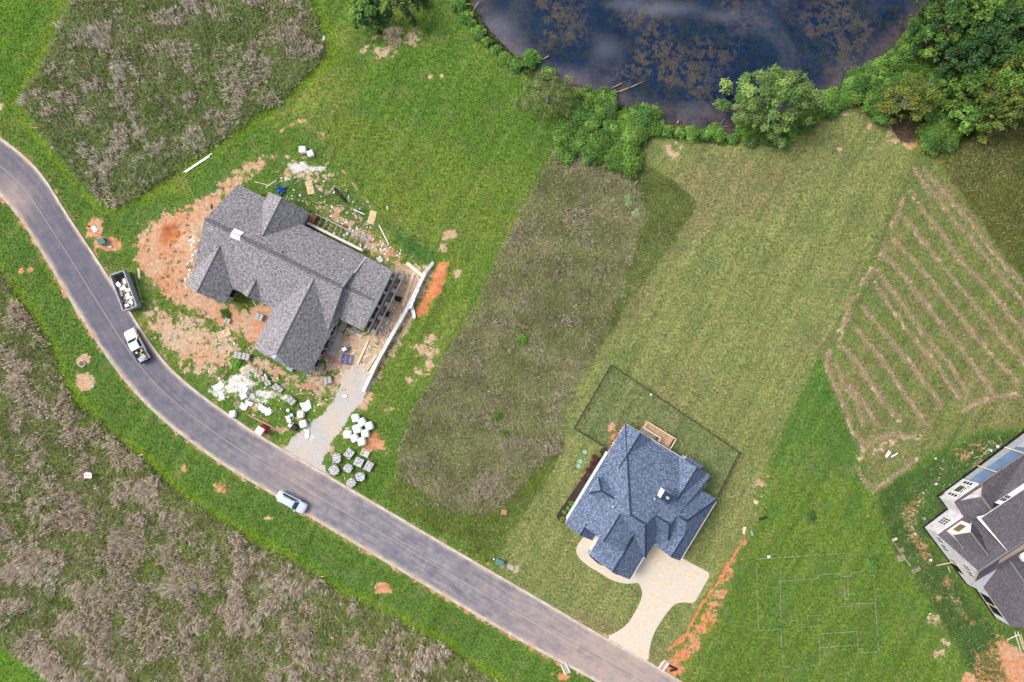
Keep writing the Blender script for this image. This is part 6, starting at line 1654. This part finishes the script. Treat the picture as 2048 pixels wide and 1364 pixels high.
# plywood and timber ---------------------------------------------------
for x, y, dg, mt_, lb in ((620, 375, 102, 'osb', 'plywood sheet on the dirt behind the back gable'), (744, 435, 76, 'osb', 'plywood sheet on the grass near the two pale poles'), (447, 667, 18, 'osb', 'plywood sheet on the front dirt left of the garage')):
    sheet(x, y, 2.25, 1.15, dg, mt_, lb)
T = [
    (758, 450, 778, 490, .16, .12, 'pvc', 'long pale pole lying on the grass below the plywood'), (707, 419, 729, 429, .14, .12, 'pvc', 'short pale post lying above the plywood sheet'), (774, 412, 775, 419, .22, .08, 'pale_pine', 'small offcut alone on the back lawn'),
    (368, 345, 425, 307, .14, .12, 'pvc', 'left of the long white pipes at the edge of the top field'), (372, 345, 420, 313, .14, .10, 'pvc', 'right of the long white pipes at the edge of the top field'), (510, 364, 535, 370, .12, .06, 'pale_pine', 'thin board lying flat near the upper gable'), (532, 375, 553, 361, .12, .06, 'pale_pine', 'thin board crossing toward the blue tarp'),
    (814, 526, 848, 555, .55, .12, 'pale_pine', 'wide board laid from the grass to the retaining wall'), (829, 545, 840, 560, .2, .1, 'pale_pine', 'short board under the wide board at the wall'), (828, 546, 806, 612, .38, .12, 'pale_pine', 'long board standing along the porch side of the wall'), (822, 560, 814, 594, .34, .1, 'pine', 'second board lying on the long board by the wall'), (812, 596, 808, 618, .2, .1, 'pine', 'short end board below the long board by the wall'),
    (737, 680, 715, 729, .34, .18, 'pale_pine', 'pale beam at the right of the blue scaffold frame'), (752, 708, 729, 740, .28, .16, 'pale_pine', 'left board of the bundle by the retaining wall'), (755, 709, 733, 742, .28, .2, 'pale_pine', 'middle board of the bundle by the retaining wall'), (756, 716, 738, 746, .28, .16, 'pale_pine', 'right board of the bundle by the retaining wall'),
    (689, 677, 666, 716, .16, .12, 'pine', 'upper pole leaning toward the garage side'), (665, 718, 649, 750, .16, .12, 'pine', 'lower pole pointing to the block pallet'), (646, 708, 683, 729, .55, .08, 'red_wood', 'brown walkway plank from the garage to the blue frame'), (692, 657, 724, 673, .26, .12, 'pale_pine', 'pale board under the eave of the lower roof'), (701, 673, 732, 682, .14, .1, 'pale_pine', 'thin pale board below the eave board'), (705, 654, 714, 659, .12, .1, 'pale_pine', 'short stick above the eave board'),
    (604, 768, 634, 776, .22, .16, 'red_wood', 'upper pinkish board of the pair in the front dirt'), (603, 772, 633, 780, .22, .12, 'red_wood', 'lower pinkish board of the pair in the front dirt'), (496, 829, 551, 857, .16, .12, 'red_wood', 'long red timber on the verge by the toilet'), (503, 832, 545, 853, .14, .1, 'red_wood', 'second red timber beside the long one on the verge'), (526, 836, 535, 841, .14, .08, 'red_wood', 'short red offcut above the long red timber'), (542, 818, 549, 824, .14, .08, 'red_wood', 'short red board end sticking from under white plastic'),
    (277, 537, 279, 558, .34, .05, 'pale_pine', 'plank lying behind the dumpster'), (271, 552, 276, 572, .08, .06, 'green_lid', 'thin green strip lying along the dumpster'), (276, 572, 284, 600, .08, .06, 'pale_pine', 'thin strip leaning along the rear of the dumpster'), (504, 690, 509, 700, .14, .05, 'pale_pine', 'short board end near the garage corner'), (505, 600, 512, 612, .14, .05, 'pale_pine', 'short board near the front dormer'),
    (516, 752, 521, 764, .1, .05, 'pale_pine', 'thin stick beside the tan offcut heap'), (687, 948, 691, 960, .1, .05, 'pale_pine', 'thin stick between the lowest stone pallets'), (669, 903, 665, 931, .08, .05, 'pale_pine', 'thin stick leaning on the left stone pallets'), (486, 725, 491, 719, .1, .05, 'pale_pine', 'thin stick by the paired block pallets'),
    (1785, 1081, 1820, 1131, .22, .06, 'old_wood', 'long grey plank beside the broken pallet'), (1782, 914, 1795, 906, .2, .1, 'pvc', 'pale pole on the mown hay near the white litter'), (1958, 918, 1975, 899, .10, .06, 'pine', 'tall yellow stick in the heap by the lean-to'), (1945, 917, 1978, 905, .10, .06, 'pine', 'long yellow stick across the heap by the lean-to'), (1962, 902, 1974, 910, .10, .06, 'pine', 'short yellow stick in the heap by the lean-to'), (1976, 884, 1985, 880, .08, .05, 'pine', 'bent upper stick above the heap by the lean-to'), (1986, 881, 1992, 890, .08, .05, 'pine', 'second upper stick above the heap by the lean-to'),
    (1968, 899, 1977, 884, .09, .05, 'pine', 'leaning yellow stick at the top of the heap by the lean-to'), (1997, 874, 2003, 883, .08, .05, 'pine', 'single stick in the weeds above the lean-to'), (2028, 1262, 2040, 1300, .16, .08, 'pale_pine', 'left long board stacked below the south wing'), (2034, 1262, 2046, 1298, .16, .10, 'pale_pine', 'right long board stacked below the south wing'), (2013, 1279, 2036, 1268, .16, .08, 'pale_pine', 'board lying across toward the south wing'), (2040, 1268, 2050, 1300, .16, .09, 'pine', 'board at the frame edge below the south wing'),
    (1895, 1132, 1900, 1146, .12, .05, 'pale_pine', 'small board at the foot of the sheathed gable'),
]
for x0, y0, x1, y1, w, h, mt_, lb in T:
    nm = 'pipe' if mt_ == 'pvc' else 'plank'
    plank(x0, y0, x1, y1, w, h, mt_, lb, name=nm, cat=nm)

# broken pallets
def pallet(px, py, deg, mat, label, w=1.2, d=1.0):
    o = thing('pallet', label, 'pallet', G(px, py), R(deg), 'empty pallets'); pallet_parts(o, w, d, 0, mat); return o
pallet(476, 809, -60, 'old_wood', 'brown slatted pallet beside the flat white sheet')
pallet(1802, 1116, 15, 'old_wood', 'weathered pallet on the lawn near the half-built house')
pallet(1990, 912, 22, 'old_wood', 'slatted pallet against the lean-to wall')
pallet(1802, 1100, 25, 'old_wood', 'broken small pallet above the weathered one', .9, .7)

# heap of tan offcuts on a sheet
o = MB()
for k in range(14): o.box((random.uniform(-.5, .5), random.uniform(-.4, .4), .08 + .04 * k * .5), (random.uniform(.4, .9), random.uniform(.12, .35), .05), random.random() * 3)
single(o, 'offcut_heap', M['tan_trim'], 'heap of tan boards and offcuts between the sand and the small pallets', 'offcuts', G(519, 742))
o = MB()
for k in range(10): o.box((random.uniform(-.5, .5), random.uniform(-.3, .3), .06 + .02 * k), (random.uniform(.3, .8), .1, .05), random.random() * 3)
single(o, 'offcut_heap', M['pale_pine'], 'small scatter of pale offcuts above the red-bag pallets', 'offcuts', G(551, 759))
# cone of sand
def heap(px, py, rx, ry, h, mat, label, name):
    V_, F_ = [(0, 0, h)], []; n = 22; rings = 6
    for k in range(1, rings + 1):
        f = k / rings
        for i in range(n):
            a = 2 * math.pi * i / n; r_ = 1 + .12 * math.sin(3 * a + px) + .06 * math.sin(7 * a)
            V_.append((math.cos(a) * rx * f * r_, math.sin(a) * ry * f * r_, h * (1 - f) ** 1.15 + random.uniform(-.02, .02) * (f < 1) - (.12 if k == rings else 0)))
    for i in range(n): F_.append((0, 1 + i, 1 + (i + 1) % n))
    for k in range(rings - 1):
        for i in range(n):
            a = 1 + k * n + i; b = 1 + k * n + (i + 1) % n; F_.append((a, a + n, b + n, b))
    return single(MB().mesh(V_, F_), name, M[mat], label, 'heap', G(px, py), 0, smooth=True)
heap(489, 738, 1.5, .9, .55, 'sand', 'pale sand heap below the paired block pallets', 'sand_heap')
heap(711, 664, .9, .6, .35, 'rubble', 'grey gravel heap beside the eave board', 'gravel_heap')
heap(663, 702, 1.0, 1.1, .3, 'concrete', 'grey mortar heap at the garage side', 'mortar_heap')
heap(640, 735, .9, 1.0, .35, 'rubble', 'grey rubble heap at the garage corner', 'rubble_heap')
heap(772, 658, .45, .6, .3, 'concrete', 'grey cement pile between house and retaining wall', 'cement_heap')

# wheelbarrow-like mixer and blue frame
o = thing('scaffold_frame', 'blue steel scaffold frames stacked flat near the gravel drive', 'scaffold', G(693, 719), -R(12))
for k, (dx, dy, rz) in enumerate(((0, 0, 0), (.15, .1, .04))):
    f = MB(); z = .12 + .14 * k
    for y_ in (-.75, .75): f.beam((-.8 + dx, y_ + dy, z), (.8 + dx, y_ + dy, z), .10, .10)
    for x_ in (-.8, .05, .8): f.beam((x_ + dx, -.75 + dy, z), (x_ + dx, .75 + dy, z), .10, .10)
    for y_ in (-.3, .05, .4): f.beam((-.8 + dx, y_ + dy, z), (.05 + dx, y_ + dy, z), .08, .08)
    f.build('frame', M['blue_steel'], o)
o = thing('mortar_mixer', 'dark mortar mixer with a white drum beside the blue scaffold frame', 'mixer', G(691, 698), R(30))
MB().tube((-.35, 0, .55), (.35, 0, .62), .38, .34, 14).build('drum', M['white'], o)
MB().box((.6, 0, .45), (.4, .4, .4)).build('engine', M['tarp'], o)
MB().box((0, 0, .15), (1.2, .5, .1)).build('chassis', M['black'], o)
for s in (-1, 1): MB().tube((-.2, s * .36, .22), (-.2, s * .46, .22), .22, .22, 14).build('wheel', M['rubber'], o)
o = thing('wheelbarrow', 'grey wheelbarrow at the front of the garage gable', 'wheelbarrow', G(582, 737), -R(35))
t_ = MB(); loft(t_, [plan_loop(-.4, .35, .45, .08, .08, .35), plan_loop(-.5, .5, .66, .1, .1, .62)]); t_.build('tray', M['grey_steel'], o)
for s in (-1, 1): MB().beam((-.95, s * .26, .55), (.6, s * .1, .28), .04, .04).build('handle', M['pine'], o)
MB().tube((.62, -.05, .2), (.62, .05, .2), .2, .2, 14).build('wheel', M['rubber'], o)
o = thing('machine', 'red and dark wheeled generator beside the open bulk bags', 'generator', G(587, 852), -R(40))
MB().box((.3, 0, .45), (.9, .9, .6)).build('engine_cover', M['black'], o); MB().box((-.4, 0, .35), (.6, .9, .5)).build('tray', M['bag'], o); MB().box((-.45, .25, .65), (.3, .35, .15)).build('fuel_tank', M['red_plastic'], o)
for s in (-1, 1): MB().tube((.3, s * .46, .22), (.3, s * .56, .22), .22, .22, 14).build('wheel', M['rubber'], o)
o = thing('barrel', 'blue-green barrel among the white bags by the drive', 'barrel', G(586, 829))
MB().tube((0, 0, 0), (0, 0, .85), .30, .30, 16).build('drum', M['green_box'], o); MB().tube((0, 0, .85), (0, 0, .88), .26, .26, 16).build('lid', M['carsilver'], o)
single(MB().tube((0, 0, 0), (0, 0, .4), .22, .25, 12).tube((.24, 0, .3), (.34, 0, .3), .04, .04, 6), 'bucket', M['white'], 'white bucket on the ground near the plywood', 'bucket', G(577, 820))
o = MB()
for k in range(26): o.box((random.uniform(-1.3, 1.3), random.uniform(-1.0, 1.0), random.uniform(0, .2)), (random.uniform(.15, .5), random.uniform(.1, .4), random.uniform(.05, .25)), random.random() * 3)
tag(single(o, 'rubble', M['rubble'], 'scattered grey block rubble between the house and the wall', 'rubble', G(768, 668)), kind='stuff')
o = MB()
for k in range(60): o.box((random.uniform(-1.2, 1.2), random.uniform(-5, 5), random.uniform(0, .15)), (random.uniform(.1, .4), random.uniform(.08, .3), random.uniform(.04, .2)), random.random() * 3)
tag(single(o, 'rubble', M['rubble'], 'strip of broken brick and timber along the porch foundation', 'rubble', G(790, 600), -R(26.6)), kind='stuff')
o = MB()
for k in range(46): o.box((random.uniform(-6, 6), random.uniform(-1.3, 1.3), random.uniform(0, .12)), (random.uniform(.1, .45), random.uniform(.08, .35), random.uniform(.04, .15)), random.random() * 3)
tag(single(o, 'rubble', M['powder'], 'white rubble scraps along the back of the unfinished house', 'rubble', G(715, 470), -R(30)), kind='stuff')
for x, y, lb in ((687, 455, 'upper rubble stack'), (727, 475, 'lower rubble stack')):
    o = MB()
    for k in range(9): o.box((random.uniform(-.35, .35), random.uniform(-.35, .35), .1 + .08 * (k // 3)), (.42, .22, .18), random.choice((0, 1.57)) + random.uniform(-.2, .2))
    single(o, 'brick_stack', M['block' if 'lower' in lb else 'brick_red'], 'small ' + lb.replace('rubble', 'brick') + ' on the dirt behind the house', 'bricks', G(x, y), -.4)
o = MB()
for k in range(4): o.tube((random.uniform(-.2, .2), random.uniform(-.2, .2), 0), (random.uniform(-.2, .2), random.uniform(-.2, .2), .5), .02, .02)
for x, y, lb in ((797, 598, 'upper dark crate in the open porch ground'), (774, 628, 'lower dark crate in the open porch ground')):
    o = thing('crate', lb, 'crate', G(x, y), -R(20))
    MB().box((0, 0, .08), (.9, .8, .1)).build('bottom', M['black'], o)
    for s in (-1, 1):
        MB().box((s * .45, 0, .3), (.06, .8, .5)).build('side', M['blue_steel' if 'lower' in lb else 'black'], o); MB().box((0, s * .4, .3), (.9, .06, .5)).build('side', M['black'], o)

# black drain hose loops
def hose(pts, r, label, mat='black'):
    p = [G(x, y, r) for x, y in pts]; o = p[0].copy(); mb = MB()
    for a, b in zip(p[:-1], p[1:]): mb.tube(a - o, b - o, r, r, 8)
    return single(mb, 'drain_hose', M[mat], label, 'hose', o, smooth=True)
hose([(669, 376), (674, 380), (680, 386), (686, 393), (691, 400), (693, 406)], .11, 'right half of the black hose loop on the back lawn')
hose([(669, 377), (672, 384), (678, 391), (685, 397), (692, 405)], .09, 'left half of the black hose loop on the back lawn')
for a, b, lb in (((1337, 1330), (1353, 1337), 'upper black pipe by the drain outlet'), ((1339, 1341), (1354, 1337), 'lower black pipe by the drain outlet'), ((1517, 1038), (1532, 1034), 'black pipe lying in the weeds at the lot line')):
    hose([a, ((a[0] + b[0]) / 2, (a[1] + b[1]) / 2), b], .17, lb)
hose([(423, 408), (424, 418)], .1, 'short black pipe at the west gable of the grey roof')

# retaining wall: separate concrete pours
wall = thing('retaining_wall', 'long pale concrete retaining wall beside the unfinished house', 'wall', P(797, 654))
wp = [(867, 525), (852, 545), (838, 575), (812, 625), (785, 672), (757, 722), (728, 783)]
hts = [.35, .9, 1.15, 1.2, 1.2, 1.1, .8]
for k in range(len(wp) - 1):
    a, b = P(*wp[k]) - wall.location, P(*wp[k + 1]) - wall.location
    mb = MB(); d = (b - a).normalized(); n_ = Vector((-d.y, d.x, 0)) * .27
    a2, b2 = a + d * .012, b - d * .012
    A = [a2 + n_, a2 - n_, b2 - n_, b2 + n_]; hz = [hts[k], hts[k], hts[k + 1], hts[k + 1]]
    mb.mesh([Vector((v.x, v.y, -.3)) for v in A] + [Vector((v.x, v.y, h_)) for v, h_ in zip(A, hz)], [(3, 2, 1, 0), (4, 5, 6, 7), (0, 1, 5, 4), (1, 2, 6, 5), (2, 3, 7, 6), (3, 0, 4, 7)])
    mb.build('wall_panel', M['pale_concrete'], wall)
for k in range(7):
    f = k / 6; p = P(867 - 15 * f, 525 + 20 * f) - wall.location; p.z = .45 + .5 * f
    MB().box(p, (.08, .5, .12), .6).build('rebar_tie', M['sheathing'], wall)
sheet(829, 598, .55, 3.4, -22, 'sheet', 'white sheet draped over the retaining wall, upper piece', 'wall_sheet', 'plastic sheet', crumple=.7).location.z += 1.0
sheet(826, 622, .6, 2.6, 14, 'sheet', 'white strip hanging from the retaining wall, lower piece', 'wall_sheet', 'plastic sheet', crumple=.7).location.z += .3

# utilities --------------------------------------------------------------
def transformer(px, py, deg, label, tilt=0.0):
    o = thing('transformer_box', label, 'transformer', G(px, py), R(deg))
    o.rotation_euler.x = tilt
    MB().box((0, 0, .03), (1.35, 1.15, .12)).build('pad', M['concrete'], o)
    MB().box((0, 0, .48), (1.1, .95, .8), taper=.94).build('cabinet', M['green_box'], o)
    lid = MB().slab([(-.58, -.5, .90), (.58, -.5, .90), (.58, .5, 1.02), (-.58, .5, 1.02)], .07).build('lid', M['green_box'], o)
    MB().box((0, -.54, .95), (.12, .08, .06)).build('latch', M['black'], lid)
transformer(208, 483, 20, 'tilted green transformer box on red dirt by the kerb', .12)
transformer(1000, 1122, -20, 'green transformer box at the edge of the mown front lawn')
def lid(px, py, w, d, deg, mat, label, name='meter_lid', cat='lid'):
    mb = MB(); loft(mb, [plan_loop(-w / 2, w / 2, d, .12, .12, -.05), plan_loop(-w / 2, w / 2, d, .12, .12, .08), plan_loop(-w / 2 + .06, w / 2 - .06, d - .12, .1, .1, .11)])
    return single(mb, name, M[mat], label, cat, G(px, py, .02), R(deg))
lid(190, 458, 1.1, .75, -55, 'pale_concrete', 'white rounded concrete lid near the tilted transformer')
lid(1021, 1134, 1.2, .8, -25, 'concrete', 'tan concrete lid beside the upright transformer')
single(MB().tube((0, 0, 0), (0, 0, .35), .13, .13, 10).tube((0, 0, .35), (0, 0, .45), .15, .05, 10), 'marker_post', M['white'], 'small white marker post left of the upright transformer', 'post', G(988, 1117))
single(MB().tube((0, 0, .12), (.5, .1, .12), .1, .1, 10).tube((.5, .1, .12), (.56, .11, .12), .14, .14, 10), 'pipe', M['pvc'], 'short white pipe beside the tilted transformer', 'pipe', G(217, 494), -R(10))
single(MB().tube((0, 0, -.1), (0, 0, .25), .12, .12, 10).tube((0, 0, .25), (0, 0, .3), .15, .1, 10), 'valve_box', M['black'], 'small dark valve post near the white concrete lid', 'post', G(178, 453))
o = thing('manhole', 'round concrete manhole ring with a rusty lid on bare dirt by the road', 'manhole', G(165, 727))
MB().tube((0, 0, -.1), (0, 0, .22), .62, .58, 24).build('ring', M['concrete'], o); MB().tube((0, 0, .20), (0, 0, .26), .40, .40, 20).build('cover', M['rust'], o)
single(MB().box((0, 0, .15), (.5, .35, .3), taper=.8).tube((.1, 0, .3), (.1, 0, .4), .08, .06, 8), 'valve_box', M['stone'], 'pale valve box at the lower end of the manhole dirt patch', 'box', G(188, 773), .4)
single(MB().box((0, 0, .12), (.4, .3, .24), taper=.8).tube((0, 0, .24), (0, 0, .34), .08, .06, 8), 'valve_box', M['stone'], 'pale valve box on the red patch below the road', 'box', G(752, 1174), .4)
single(MB().beam((-.5, 0, .08), (.5, .3, .08), .08, .06).beam((.1, .1, .08), (.4, -.2, .08), .06, .05), 'stake', M['pale_pine'], 'broken wooden stake on the dirt below the manhole', 'stake', G(176, 759))
for x, y, lb in ((1170, 904, 'topmost of the three round green septic lids'), (1161, 923, 'middle of the three round green septic lids'), (1157, 932, 'lowest of the three round green septic lids')):
    o = thing('septic_lid', lb, 'lid', G(x, y), 0, 'septic lids')
    MB().tube((0, 0, -.1), (0, 0, .10), .38, .38, 20).build('riser', M['green_lid'], o); MB().tube((0, 0, .10), (0, 0, .14), .34, .30, 20).build('cover', M['green_lid'], o)
o = thing('air_conditioner', 'pale air conditioner unit beside the blue-grey house in the fenced yard', 'air conditioner', G(1404, 968), -R(31))
MB().box((0, 0, .05), (1.05, 1.05, .12)).build('pad', M['concrete'], o); MB().box((0, 0, .5), (.85, .85, .8)).build('cabinet', M['sheathing'], o)
fan = MB().tube((0, 0, .90), (0, 0, .93), .34, .34, 18).build('fan_grille', M['black'], o)
for k in range(3): MB().beam((0, 0, .945), (math.cos(k * 2.09) * .3, math.sin(k * 2.09) * .3, .945), .1, .015).build('blade', M['white'], fan)
# estate agent's board lying in the grass
o = thing('sign_board', 'white sign with blue print and a red stripe in the tall grass', 'sign', G(186, 948), -R(4))
MB().box((0, -.1, .6), (.09, .09, 1.5)).build('post', M['white'], o)
sg = MB(); loft(sg, [plan_loop(-.5, .5, 1.2, .3, .1, 0), plan_loop(-.5, .5, 1.2, .3, .1, .05)])
b = sg.build('board', M['white'], o); b.location = (0, 0, 1.35); b.rotation_euler = (0, 0, R(90))
for x_, w_ in ((-.25, .3), (.2, .35)): MB().box((x_, 0, 1.42), (w_, .14, .03)).build('print', M['blue_steel'], o)
MB().box((0, -.42, 1.415), (1.0, .12, .03)).build('stripe', M['red_plastic'], o)
# brick slab in the weeds
o = thing('brick_pallet', 'small pallet of orange bricks in the weeds left of the blue-grey house', 'bricks', G(1008, 1023), -R(15))
pallet_parts(o, 1.0, .9)
for i in range(4):
    for j in range(3): MB().box((-.36 + i * .24, -.27 + j * .27, .30), (.22, .25, .3), taper=.98).build('brick', simple('orange_brick', (.48, .24, .17), (.36, .17, .12), 5) if (i, j) == (0, 0) else bpy.data.materials['orange_brick'], o)
for x, y, a, b, dg, mt_, lb in ((1511, 1004, .9, .6, -30, 'osb', 'small tan board at the lot line above the black pipe'), (1488, 1060, .5, 1.2, -8, 'pale_pine', 'upright pale board at the top of the red dirt strip'), (1503, 1066, .4, .9, 25, 'green_lid', 'torn green cloth beside the upright pale board'), (1537, 1113, .5, .4, 0, 'sheet', 'white scrap at the corner of the marked plot'), (1775, 908, .5, 1.2, -35, 'sheet', 'white bag on the raked hay near the wrapped house'), (1735, 1031, .5, .3, 30, 'red_wood', 'red scrap on the right lawn'), (1789, 1078, .8, .4, 10, 'sheet', 'crumpled white plastic near the broken pallet'),
                                (1872, 968, .5, .3, 20, 'sheet', 'white scrap in the weeds left of the step wall'), (1848, 1036, .5, .4, 0, 'sheet', 'white scrap below the red dirt bank'), (1980, 900, .8, .4, -20, 'sheet', 'white wrapping by the lean-to corner'), (1995, 893, .5, .5, 0, 'sheet', 'white scrap above the slatted pallet'), (1830, 1068, .3, .5, 0, 'sheet', 'white scrap on the lower red dirt'), (1832, 1140, 1.6, .7, 25, 'old_wood', 'grey broken panel on the lawn right of the marked plot'), (1860, 1120, .5, .4, 10, 'sheet', 'white scrap at the foot of the red bank')):
    sheet(x, y, a, b, dg, mt_, lb, 'scrap', 'scrap', crumple=.5)
# marked-out house plan: lime lines on the lawn
def marks(lines, label):
    mb = MB(); o = G(1620, 1220)
    for l in lines:
        for (x0, y0), (x1, y1) in zip(l[:-1], l[1:]):
            n = max(2, int(math.hypot(x1 - x0, y1 - y0) / 4))
            for k in range(n):
                if random.random() < .12: continue
                a = G(x0 + (x1 - x0) * k / n, y0 + (y1 - y0) * k / n, .085) - o; b = G(x0 + (x1 - x0) * (k + 1) / n, y0 + (y1 - y0) * (k + 1) / n, .085) - o
                mb.beam(a, b, random.uniform(.025, .055), .012)
    return tag(mb.build('lime_marking', M['block'], None, o), label, 'marking', kind='stuff')
zz = lambda p: [(1400 + x / 2.94, 900 + y / 2.94) for x, y in p]
marks([zz(l) for l in ([(330, 635), (335, 800), (345, 1060), (475, 1050), (485, 1272), (540, 1272), (545, 1290), (610, 1285)], [(330, 640), (600, 622), (860, 605)], [(470, 680), (470, 770), (695, 755), (695, 735), (830, 722), (832, 742), (890, 740), (890, 718), (965, 713)], [(995, 735), (1022, 735), (1035, 1000), (1050, 1185), (930, 1190), (920, 1065), (700, 1080), (705, 1262), (640, 1265)], [(868, 745), (870, 875), (850, 875), (850, 790)], [(800, 922), (885, 918), (890, 903), (1030, 897)], [(475, 1005), (570, 1000), (572, 1040), (695, 1035)], [(705, 1160), (920, 1145)], [(630, 998), (632, 972), (695, 970), (695, 1035)], [(470, 770), (475, 1005)])], 'thin white lime lines marking out a house plan on the right lawn')

# yard fence --------------------------------------------------------------
def wire_material():
    t = NT('wire_mesh'); t.rough(0.5, 0.3); t.col((.02, .02, .022))
    return t.mat
fence = thing('yard_fence', 'thin black wire fence round the back yard of the blue-grey house', 'fence', P(1310, 860))
fo = fence.location
runs = [[(1217, 897), (1148, 856), (1222, 730), (1350, 817), (1478, 905), (1434, 992)]]
FB = M['black']
for run in runs:
    for (x0, y0), (x1, y1) in zip(run[:-1], run[1:]):
        a, b = P(x0, y0) - fo, P(x1, y1) - fo; L = (b - a).length; d = (b - a) / L
        n = max(2, round(L / 2.4))
        rails = MB()
        for z in (.12, .65, 1.25): rails.beam(a + Vector((0, 0, z)), b + Vector((0, 0, z)), .045, .05)
        rails.build('rail', FB, fence)
        for k in range(n):
            p = a + d * (L * k / n); MB().box(p + Vector((0, 0, .62)), (.08, .08, 1.36)).build('post', FB, fence)
        m_ = int(L / .14); pk = MB()
        for k in range(m_):
            p = a + d * (L * (k + .5) / m_); pk.box(p + Vector((0, 0, .68)), (.018, .018, 1.1))
        tag(pk.build('pickets', FB, fence), kind='stuff')
single(MB().tube((0, 0, 0), (0, 0, .12), .16, .16, 14).tube((0, 0, .12), (0, 0, .2), .12, .04, 12), 'ball', M['white'], 'small white ball by the back fence', 'ball', G(1302, 789))

# planting bed beside the white wall
bed = MB(); pl = smooth_poly([(1208, 893), (1218, 902), (1140, 1040), (1128, 1044), (1114, 1038), (1113, 1030), (1120, 1020), (1172, 945), (1200, 900)], 1)
tag(bed.prism(pl, -.1, .06).build('mulch_bed', M['mulch']), kind='structure')
for pts in ([(1180, 1098), (1176, 1104), (1178, 1111), (1192, 1124), (1204, 1132), (1212, 1124), (1190, 1105)], [(1226, 1145), (1234, 1150), (1244, 1150), (1252, 1148), (1240, 1140), (1230, 1138)]):
    tag(MB().prism(smooth_poly(pts, 1), .0, .055).build('mulch_bed', M['mulch']), kind='structure')
RED = [(.10, .025, .03), (.075, .02, .03)]
for k, (x, y, r, tn, lb) in enumerate(((1196, 908, .55, LUSH, 'green shrub topmost in the mulch bed by the white wall'), (1190, 915, .6, RED, 'dark red shrub just below the topmost green one in the bed'), (1184, 926, .5, RED, 'second dark red shrub in the mulch bed'), (1176, 940, .5, RED, 'third dark red shrub in the mulch bed'), (1166, 958, .4, RED, 'lowest dark red shrub in the mulch bed'), (1143, 1006, .45, LUSH, 'green shrub in the lower half of the mulch bed'), (1136, 1016, .35, LUSH, 'small green plant at the wide end of the mulch bed'), (1129, 1024, .4, LUSH, 'bright green plant at the wide end of the mulch bed'), (1126, 1038, .6, OLV, 'olive shrub at the tip of the mulch bed'), (1201, 1126, .3, LUSH, 'small green plant in the curved bed at the porch'), (1247, 1148, .35, LUSH, 'bright green plant beside the garage corner'))):
    shrub(x, y, r, r * 1.1, tn, lb, None, 500, .07)

# storm drains at the kerb
for x, y, dg, lb in ((1131, 1337, -65, 'concrete drain inlet cut into the lower kerb'), (1327, 1331, 52, 'concrete drain flume at the end of the red dirt strip')):
    o = thing('drain_inlet', lb, 'drain', G(x, y), R(dg))
    MB().box((0, 0, -.02), (1.9, .62, .1)).build('channel', simple('stained_concrete', (.44, .33, .25), (.33, .23, .17), 2) if 'stained_concrete' not in bpy.data.materials else bpy.data.materials['stained_concrete'], o)
    for s in (-1, 1): MB().box((0, s * .42, .06), (1.9, .22, .26), taper=.92).build('cheek', M['pale_concrete'], o)

# loose litter over the building plot: offcuts, wrapping, broken block
def litter(poly, n, label, mats=('sheet', 'pale_pine', 'rubble', 'block', 'brick_red', 'osb'), wts=(4, 5, 3, 2, 1, 2)):
    x, y, _ = sample(PX(poly), n)
    for q in HOUSE_FOOT:
        k = sdist(x, y, q) < -.2; x, y = x[k], y[k]
    o0 = Vector((float(x.mean()), float(y.mean()), 0)); mb = MB()
    for a, b in zip(x, y):
        mi = random.choices(range(len(mats)), wts)[0]
        l = random.uniform(.12, .42) * (2.2 if mats[mi] == 'pale_pine' else 1); w = random.uniform(.06, .28) * (.4 if mats[mi] == 'pale_pine' else 1); h = random.uniform(.02, .12)
        mb.box((a - o0.x, b - o0.y, ground_z(a, b) + h / 2 + .02), (l, w, h), random.random() * 3.14, mi)
    tag(mb.build('litter', [M[m] for m in mats], None, o0), label, 'litter', kind='stuff')
litter([(560, 340), (690, 370), (800, 500), (830, 540), (790, 560), (700, 500), (620, 430), (560, 390)], 420, 'building scraps strewn behind the unfinished house')
litter([(790, 540), (860, 540), (750, 770), (690, 750), (650, 740), (650, 680), (720, 660)], 520, 'building scraps strewn between the house and the retaining wall')
litter([(470, 610), (520, 600), (560, 640), (500, 700), (640, 750), (700, 780), (620, 850), (500, 830), (430, 780), (400, 700)], 420, 'building scraps strewn over the front yard of the unfinished house')
litter([(370, 480), (405, 470), (400, 560), (370, 580)], 60, 'broken white scraps along the west gable', ('sheet', 'powder', 'block'), (3, 3, 1))
litter([(1840, 900), (2000, 870), (1940, 950), (1870, 1000), (1800, 1090), (1890, 1250), (1860, 1240), (1790, 1080)], 90, 'building scraps strewn round the half-built house')
# weeds pushing up through the dirt
wx_, wy_, _ = sample(PX([(255, 470), (400, 390), (470, 610), (640, 740), (690, 790), (600, 830), (420, 770), (300, 650)]), 900)
kk = fbm(wx_, wy_, 3.0, 1) > .5; wx_, wy_ = wx_[kk], wy_[kk]
for q in HOUSE_FOOT:
    kk = sdist(wx_, wy_, q) < -.3; wx_, wy_ = wx_[kk], wy_[kk]
m_ = 14
cx = np.repeat(wx_, m_) + RNG.normal(size=len(wx_) * m_) * .16; cy = np.repeat(wy_, m_) + RNG.normal(size=len(wx_) * m_) * .16
blades('weeds', cx, cy, .08 + .14 * RNG.random(len(cx)), RNG.normal(size=(len(cx), 2)) * .14, .07, np.tile([.075, .145, .035], (len(cx), 1)) * (.6 + .8 * RNG.random((len(cx), 1))), 'small green weed tufts in the dirt before the unfinished house')
